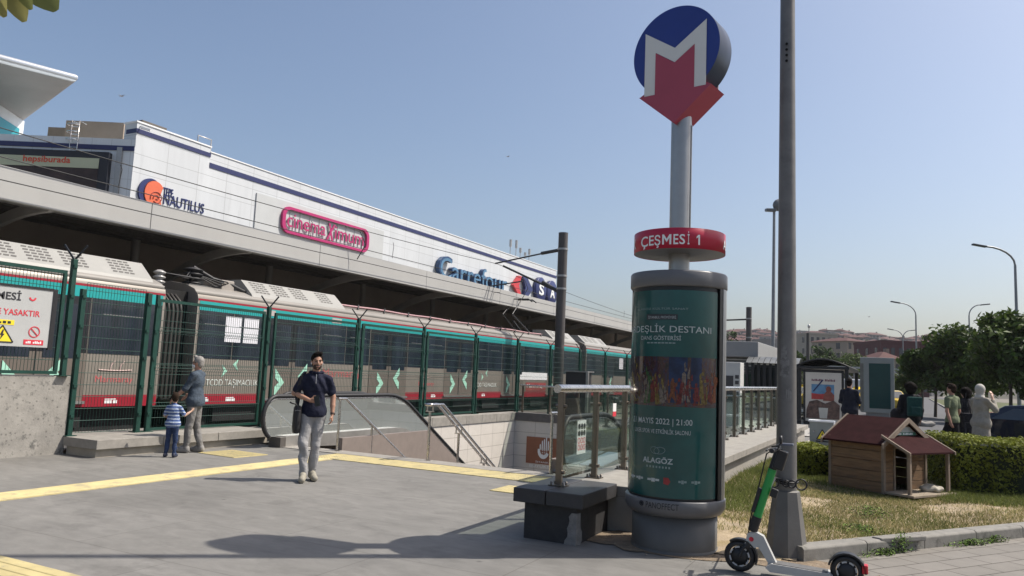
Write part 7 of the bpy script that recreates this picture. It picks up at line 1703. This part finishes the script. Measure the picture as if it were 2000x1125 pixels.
# ================================================================== VEHICLES
def car(name, label, cat, pos, heading, paint, L=4.4, Wd=1.78, H=1.45, taxi=False, van=False):
    o = empty(name, tuple(pos), heading, label, cat)       # front points along local +x
    gl = mat('car_glass', (.045, .055, .065), .06, 0, .1, 4, spec=.7)
    if van: side = [(-L / 2, .35), (-L / 2, H * .95), (-L / 2 + .1, H), (L / 2 - 1.0, H), (L / 2 - .45, H * .62), (L / 2 - .05, H * .52), (L / 2, .4), (L / 2 - .1, .25), (-L / 2 + .1, .25)]
    else: side = [(-L / 2, .45), (-L / 2 + .05, .80), (-L / 2 + .25, .92), (-L / 2 + .9, .96), (L / 2 - 1.35, .93), (L / 2 - .35, .78), (L / 2 - .03, .62), (L / 2, .38), (L / 2 - .15, .24), (-L / 2 + .12, .24)]
    m = MB(); m.prism(side, (0, 0, 0), X_, Z_, Y_, -Wd / 2, Wd / 2); body = m.build('body', paint, o, .06)
    if not van:
        z0, z1 = .92, H; c0 = [(-L / 2 + .55, z0), (-L / 2 + 1.15, z1 - .04), (-L / 2 + 1.6, z1), (L / 2 - 2.2, z1), (L / 2 - 1.95, z1 - .05), (L / 2 - 1.2, z0)]
        m = MB(); a = []
        for s_ in (-1, 1): a.append([(p[0], s_ * (Wd / 2 - .04 - (p[1] - z0) * .32), p[1]) for p in c0])
        n = len(c0); m.add(a[0] + a[1], [(i, i + 1, n + i + 1, n + i) for i in range(n - 1)] + [tuple(range(n))[::-1], tuple(range(n, 2 * n))]); cb_ = m.build('cabin', paint, body, .03)
        for s_ in (-1, 1):
            yv = lambda z: s_ * (Wd / 2 - .032 - (z - z0) * .32)
            for (xa, xb, xc, xd) in ((-L / 2 + .85, -L / 2 + 1.35, -.12, -.12), (.0, .0, L / 2 - 2.2, L / 2 - 1.5)):
                pts = [(xa, z0 + .04), (xb, z1 - .10), (xc, z1 - .10), (xd, z0 + .04)]; m = MB(); m.add([(p[0], yv(p[1]), p[1]) for p in pts], [(0, 1, 2, 3)]); m.build('side_window', gl, body)
        m = MB(); wv_ = Wd / 2 - .14
        m.add([(L / 2 - 1.23, -wv_, z0 + .03), (L / 2 - 1.23, wv_, z0 + .03), (L / 2 - 1.90, wv_ - .1, z1 - .08), (L / 2 - 1.90, -wv_ + .1, z1 - .08)], [(0, 1, 2, 3)]); m.v = [(x + .012, y, z + .012) for x, y, z in m.v]; m.build('windscreen', gl, body)
        m = MB(); m.add([(-L / 2 + .58, -wv_, z0 + .03), (-L / 2 + .58, wv_, z0 + .03), (-L / 2 + 1.12, wv_ - .1, z1 - .08), (-L / 2 + 1.12, -wv_ + .1, z1 - .08)], [(0, 1, 2, 3)]); m.v = [(x - .012, y, z + .012) for x, y, z in m.v]; m.build('rear_window', gl, body)
        for s_ in (-1, 1):
            m = MB(); m.ell((L / 2 - 1.62, s_ * (Wd / 2 + .07), .99), (.07, .10, .07)); m.build('mirror', paint, body)
    else:
        for s_ in (-1, 1): m = MB(); m.box(-L / 2 + .4, s_ * (Wd / 2 + .004) - .004, H * .58, L / 2 - 1.1, s_ * (Wd / 2 + .004) + .004, H * .88); m.build('side_window', gl, body)
        m = MB(); m.add([(L / 2 - .98 + .01, -Wd * .42, H * .97), (L / 2 - .98 + .01, Wd * .42, H * .97), (L / 2 - .46 + .01, Wd * .42, H * .64), (L / 2 - .46 + .01, -Wd * .42, H * .64)], [(0, 1, 2, 3)]); m.build('windscreen', gl, body)
    for x in (-L / 2 + .78, L / 2 - .85):
        for s_ in (-1, 1):
            m = MB(); m.lathe([(.18, -.09), (.29, -.10), (.32, -.05), (.32, .05), (.29, .10), (.18, .09)], (x, s_ * (Wd / 2 - .09), .32), 20, axis=(X_, Z_, Y_)); w_ = m.build('wheel', black_rub, o)
            m = MB(); m.lathe([(0, .0), (.05, .015), (.15, .0)], (x, s_ * (Wd / 2 + .0), .32), 14, axis=(X_, Z_, Y_ * s_)); m.build('rim', mat('wheel_rim', (.12, .12, .125), .4, .6, .2, 8), w_)
    for s_ in (-1, 1):
        m = MB(); m.ell((L / 2 - .12, s_ * (Wd / 2 - .25), .64), (.10, .18, .08)); m.build('headlight', mat('headlight', (.5, .5, .5), .1), body)
        m = MB(); m.box(-L / 2 - .012, s_ * (Wd / 2 - .25) - .16, .70, -L / 2 + .05, s_ * (Wd / 2 - .25) + .16, .84); m.build('tail_light', mat('tail_red', (.5, .02, .03), .3), body)
    if taxi:
        m = MB(); m.box(-.35, -.2, H, -.1, .2, H + .13); m.build('roof_sign', ink_yellow, body)
    return o
navy_p = mat('car_navy', (.010, .014, .030), .18, .2, .05, 2, coat=.6); yel = mat('taxi_yellow', (.60, .40, .02), .25, 0, .05, 2, coat=.5); wht = mat('van_white', (.60, .60, .60), .3, 0, .05, 2)
cp = ond(2072, 850, 19.0); car('parked_car', 'dark navy sedan cut off by the right edge behind the hedge', 'car', (cp[0], cp[1], .03), R(-16), navy_p, H=1.34)
c1 = onz(1676, 797, .06); car('taxi', 'yellow taxi showing between the bus shelter and the display totem', 'taxi', (c1[0], c1[1], .06), R(70), yel, taxi=True)
c2 = onz(1729, 803, .06); car('taxi', 'yellow taxi partly hidden at the right side of the display totem', 'taxi', (c2[0], c2[1], .06), R(110), yel, taxi=True)
c3 = ond(1672, 800, 75); car('van', 'white van on the road behind the yellow taxi by the shelter', 'van', (c3[0], c3[1], .06), R(80), wht, 4.8, 1.9, 2.3, van=True)
# dark planter box seen behind the ridge
pb = ond(1802, 845, 19.5); q = MB(); q.box(pb[0] - .2, pb[1] - .2, .03, pb[0] + .2, pb[1] + .2, .30); tag(q.build('planter_box', mat('planter_rust', (.16, .05, .04), .7, 0, .2, 5), bevel=.02), 'small rust red box on the pavement behind the animal house ridge', 'box')

# ================================================================== FOOTBRIDGE
fb = empty('footbridge', label='grey steel truss footbridge crossing behind the shelter and the totem', cat='bridge')
fa, fb_ = ond(1640, 730, 95), ond(1790, 730, 95); fd = unit(fb_ - fa); fd[2] = 0; Lb_ = np.linalg.norm(fb_ - fa); zb0, zb1 = 2.3, 4.0
fbm = mat('bridge_grey', (.30, .31, .32), .5, .3, .1, 1)
for z in (zb0, zb1):
    m = MB(); p = V3((fa[0], fa[1], z)); m.bar(p - fd * 3, p + fd * (Lb_ + 2), .22); m.build('chord', fbm, fb)
m = MB(); k = -3.0
while k < Lb_ + 1: p = V3((fa[0], fa[1], 0)) + fd * k; m.bar(p + Z_ * zb1, p + fd * 1.6 + Z_ * zb0, .12); m.bar(p + Z_ * zb0, p + Z_ * zb1, .10); k += 1.6
m.build('bracing', fbm, fb)
m = MB(); p = V3((fa[0], fa[1], zb0 - .2)); m.bar(p - fd * 3 + fw * 1, p + fd * (Lb_ + 2) + fw * 1, 2.0, .25); m.build('bridge_deck', fbm, fb)
for k in (-1, Lb_ * .6): m = MB(); p = V3((fa[0], fa[1], 0)) + fd * k; m.bar(p, p + Z_ * zb0, .4); m.build('pier', fbm, fb)

# ================================================================== HOUSES ON THE HILL
roof_t = mat('roof_tile', (.075, .026, .023), .85, 0, .25, .6, bump=.2, bscale=6)
win_d = mat('house_window', (.035, .04, .05), .2, 0, .3, .5)
def wallm(n, c): return mat(n, c, .8, 0, .1, .25, streak=.3)
WALLS = [('cream', wallm('wall_cream', (.23, .20, .165))), ('pale grey', wallm('wall_pale_grey', (.175, .17, .17))), ('beige', wallm('wall_beige', (.19, .155, .125))), ('white', wallm('wall_white', (.30, .29, .28))), ('dusty pink', wallm('wall_pink', (.19, .125, .11))), ('brown', wallm('wall_brown', (.11, .08, .07)))]
def house(label, wall, w, d, h, storeys, group, roof='hip', bays=4, win=True, eaves=.5, name='house', rh=None):
    o = empty(name, label=label, cat='house', group=group)
    m = MB(); m.box(-w / 2, -d / 2, -6, w / 2, d / 2, h); m.build('wall', wall, o)
    rh = rh or min(w, d) * .2
    if roof == 'hip':
        e = eaves; a, b = w / 2 + e, d / 2 + e; rl = max(0, w / 2 - d / 2) if w > d else 0; rd = max(0, d / 2 - w / 2) if d > w else 0
        vs = [(-a, -b, h), (a, -b, h), (a, b, h), (-a, b, h), (-rl, -rd, h + rh), (rl, rd, h + rh)]
        fs = [(0, 1, 5, 4), (2, 3, 4, 5), (1, 2, 5), (3, 0, 4)] if w > d else [(3, 0, 4, 5), (1, 2, 5, 4), (0, 1, 4), (2, 3, 5)]
        m = MB(); m.add(vs, fs + [(0, 3, 2, 1)]); r_ = m.build('roof', roof_t, o)
        m = MB(); m.box(w * .18, -.4, h, w * .18 + .7, .4, h + rh + .6); m.build('chimney', wall, r_)
    else:
        m = MB(); m.box(-w / 2 - .15, -d / 2 - .15, h, w / 2 + .15, d / 2 + .15, h + .5); m.build('roof', wall, o)
    if win:
        wd = w / bays
        for s_ in range(storeys):
            z = h - (s_ + .5) * (h / storeys) - .7
            for k in range(bays):
                x = -w / 2 + wd * (k + .5); m = MB(); m.box(x - wd * .24, -d / 2 - .06, z, x + wd * .24, -d / 2 + .1, z + 1.5); m.build('window', win_d, o)
        for k in range(max(1, bays // 2)):
            for s_ in range(storeys):
                z = h - (s_ + .5) * (h / storeys) - .7
                y = -d / 2 + d * (k + .5) / max(1, bays // 2); m = MB(); m.box(-w / 2 - .06, y - .6, z, -w / 2 + .1, y + .6, z + 1.5); m.build('window', win_d, o)
    return o
protos = {}
def sector(px):
    for lim, nm in ((1480, 'above the station building'), (1525, 'beside the floodlight post'), (1575, 'just right of the grey pole'), (1640, 'above the bus shelter'), (1690, 'left of the display totem'), (1750, 'above the display totem'), (1800, 'below the V shaped lamp'), (1860, 'above the left roadside trees'), (3000, 'behind the roadside trees')):
        if px < lim: return nm
rn = random.Random(77)
SIZES = [('low', 9, 8, 6.5, 2, 3), ('tall', 10, 9, 11.0, 4, 4), ('wide', 15, 9, 8.5, 3, 5)]
def place_house(px, ptop, D, wi, si, rz, roof='hip', s=1.0):
    """a house at depth D whose eaves stand at picture height ptop"""
    key = (wi, si, roof); p = ond(px, ptop, D); wn, wm = WALLS[wi]; sn, w, d, h, st, bays = SIZES[si]
    rt_ = 'red tiled roof' if roof == 'hip' else 'flat roof'
    lab = '%s %s hillside house with %s %s' % (sn, wn, rt_, sector(px))
    if key not in protos: o = house(lab, wm, w, d, h, st, lab, roof, bays); protos[key] = o
    else: o = copy_tree(protos[key]); o['label'] = lab
    o['group'] = 'hillside houses: ' + lab
    o.location = (p[0], p[1], p[2] - h * s); o.rotation_euler = (0, 0, rz); o.scale = (s, s, s)
def skyline(px):
    return np.interp(px, [1400, 1445, 1500, 1540, 1580, 1620, 1655, 1680, 1700, 1740, 1780, 1840, 1870, 1900, 1960, 2010], [652, 648, 648, 652, 650, 646, 644, 656, 652, 655, 660, 658, 650, 652, 662, 664])
yaw_cam = YAW
for row, (dep, drop) in enumerate(((660, 1), (600, 6), (540, 12), (450, 19), (370, 27), (310, 36), (260, 45))):
    px = 1405 + rn.uniform(0, 12)
    while px < 1990:
        si = rn.choice((0, 0, 1, 2)); wi = rn.choice((0, 0, 1, 2, 2, 3, 4, 5)); roof = 'hip' if rn.random() < .86 else 'flat'
        D = dep * rn.uniform(.93, 1.07); s = rn.uniform(.9, 1.25); wpx = SIZES[si][1] * s * F / D
        if not (row >= 3 and px > 1815) and not (row >= 5 and 1600 < px < 1790): place_house(px, skyline(px) + drop + rn.uniform(-4, 5), D, wi, si, yaw_cam + rn.uniform(-.7, .7), roof, s)
        px += wpx * rn.uniform(.5, .8)
# the nearer blocks one can tell apart
def block(label, px0, px1, ptop, D, d, wall, storeys, bays, roof='hip', rz=0.0, name='apartment_block', rh=None, pbot=None):
    a, b = ond(px0, ptop, D), ond(px1, ptop, D); w = float(np.linalg.norm(b - a)); h = float(a[2] + b[2]) / 2
    o = house(label, wall, w, d, h, storeys, None, roof, bays, True, .5, name, rh); c = (a + b) / 2
    o.location = (c[0], c[1], 0); o.rotation_euler = (0, 0, YAW + rz); o['category'] = 'apartment block'
    return o
bl = block('pale beige apartment block with balconies above the bus shelter', 1614, 1664, 668, 190, 12, wallm('wall_stone_beige', (.25, .215, .175)), 5, 4, 'hip', .35, rh=1.0)
ba = MB()
for s_ in range(3): ba.box(-1.0, -7.2, 2.0 + 2.9 * s_, 2.6, -6.0, 2.9 + 2.9 * s_)
ba.build('balcony', WALLS[3][1], bl)
block('maroon flat topped building above the display totem', 1694, 1781, 673, 165, 14, wallm('wall_maroon', (.06, .010, .016)), 3, 6, 'flat', -.05)
block('grey concrete apartment block just left of the big grey lamp pole', 1472, 1524, 668, 180, 14, wallm('wall_concrete', (.24, .23, .225)), 4, 4, 'flat', .2)
block('cream apartment block behind the dark slim utility pole', 1556, 1612, 656, 215, 14, wallm('wall_old_cream', (.28, .26, .22)), 5, 5, 'flat', .1)
block('white low apartment block at the right of the maroon building', 1778, 1806, 676, 200, 12, WALLS[3][1], 3, 2, 'hip', .3)
hb = block('small house with orange tiled roof peeping over the display totem', 1698, 1742, 701, 140, 6, WALLS[2][1], 2, 3, 'hip', .1, 'house', 1.3)
tw_ = wallm('wall_haze_grey', (.27, .27, .285))
for k, (px0, px1, pt) in enumerate(((1836, 1846, 650), (1850, 1864, 647), (1868, 1882, 645), (1884, 1896, 650))):
    block(('leftmost', 'second', 'third', 'rightmost')[k] + ' of four grey tower blocks on the skyline above the trees', px0, px1, pt, 800, 20, tw_, 6, 2, 'flat', .1)
dp = ond(1580, 641, 400); q = MB(); q.tube([(dp[0], dp[1], dp[2] - 12), (dp[0], dp[1], dp[2] + 1)], .25, 6); q.ell((dp[0], dp[1], dp[2] + 1), (.7, .7, 1.0)); tag(q.build('roof_mast', pole_m if 'pole_m' in globals() else steel_dull), 'thin mast with a small finial on the hillside skyline', 'mast')

# ================================================================== GULLS
def gull(px, py, D, span, bank, label):
    c = ond(px, py, D); o = empty('gull', label=label, cat='bird', group=None); gm = mat('gull_grey', (.16, .16, .17), .8, 0, .2, 20); a = unit(rt + fw * .4); nn = unit(up + rt * bank); b = np.cross(nn, a); wv = np.cross(a, nn)
    q = MB(); q.tube([c - a * span * .22, c - a * span * .1, c + a * span * .05, c + a * span * .17, c + a * span * .24], [span * .012, span * .05, span * .06, span * .04, span * .008], 8); q.build('body', gm, o)
    for s_ in (-1, 1):
        w0 = unit(rt * s_ * .9 + nn * .25 + fw * .3); q = MB(); P = []
        for t, ch, hh in ((0, .16, 0), (.4, .17, .10), (.7, .12, .10), (1, .03, .02)): p = c + w0 * span * .5 * t + nn * span * hh; P.append([p - a * span * ch * .5 + a * 0, p, p + a * span * ch * .5])
        q.grid(P); 
        for P2 in P: pass
        q.build('wing', gm, o)
gull(237, 188, 90, 1.1, .3, 'gull gliding above the mall at the upper left'); gull(992, 306, 90, .75, -.5, 'gull flying in the open sky left of the metro sign'); gull(1697, 619, 150, .9, .2, 'tiny far gull above the hillside roofs')
# ================================================================== ORIGINS: move each thing's own origin to its base
bpy.context.view_layer.update()
for o in list(COL.objects):
    if o.parent or o.type in ('CAMERA', 'LIGHT'): continue
    if o.type == 'EMPTY':
        if o.location.length > 1e-6: continue
        pts = []
        for c in o.children:
            if c.type == 'MESH' and len(c.data.vertices):
                a = np.empty(len(c.data.vertices) * 3); c.data.vertices.foreach_get('co', a); a = a.reshape(-1, 3); pts += [a.min(0), a.max(0)]
        if not pts: continue
        lo, hi = np.min(pts, 0), np.max(pts, 0); b = Vector(((lo[0] + hi[0]) / 2, (lo[1] + hi[1]) / 2, lo[2]))
        o.location = b
        for c in o.children: c.location = c.location - b
    elif o.type == 'MESH' and o.location.length < 1e-6 and o.get('kind') != 'structure' and o.data.users == 1:
        a = np.empty(len(o.data.vertices) * 3); o.data.vertices.foreach_get('co', a); a = a.reshape(-1, 3)
        lo, hi = a.min(0), a.max(0); b = Vector(((lo[0] + hi[0]) / 2, (lo[1] + hi[1]) / 2, lo[2])); o.data.transform(Matrix.Translation(-b)); o.location = b
# ================================================================== HAZE
hz_m = bpy.data.materials.new('haze_air'); hz_m.use_nodes = True
n = hz_m.node_tree.nodes; n.remove(n['Principled BSDF']); v = n.new('ShaderNodeVolumePrincipled'); v.inputs['Density'].default_value = .00016; v.inputs['Color'].default_value = (.93, .95, 1, 1); v.inputs['Anisotropy'].default_value = .2
hz_m.node_tree.links.new(v.outputs[0], n['Material Output'].inputs['Volume'])
hb = MB(); hb.box(-1600, -500, -9, 1600, 2700, 80); tag(hb.build('haze', hz_m), 'thin summer haze lying over the whole place', 'haze', kind='stuff')
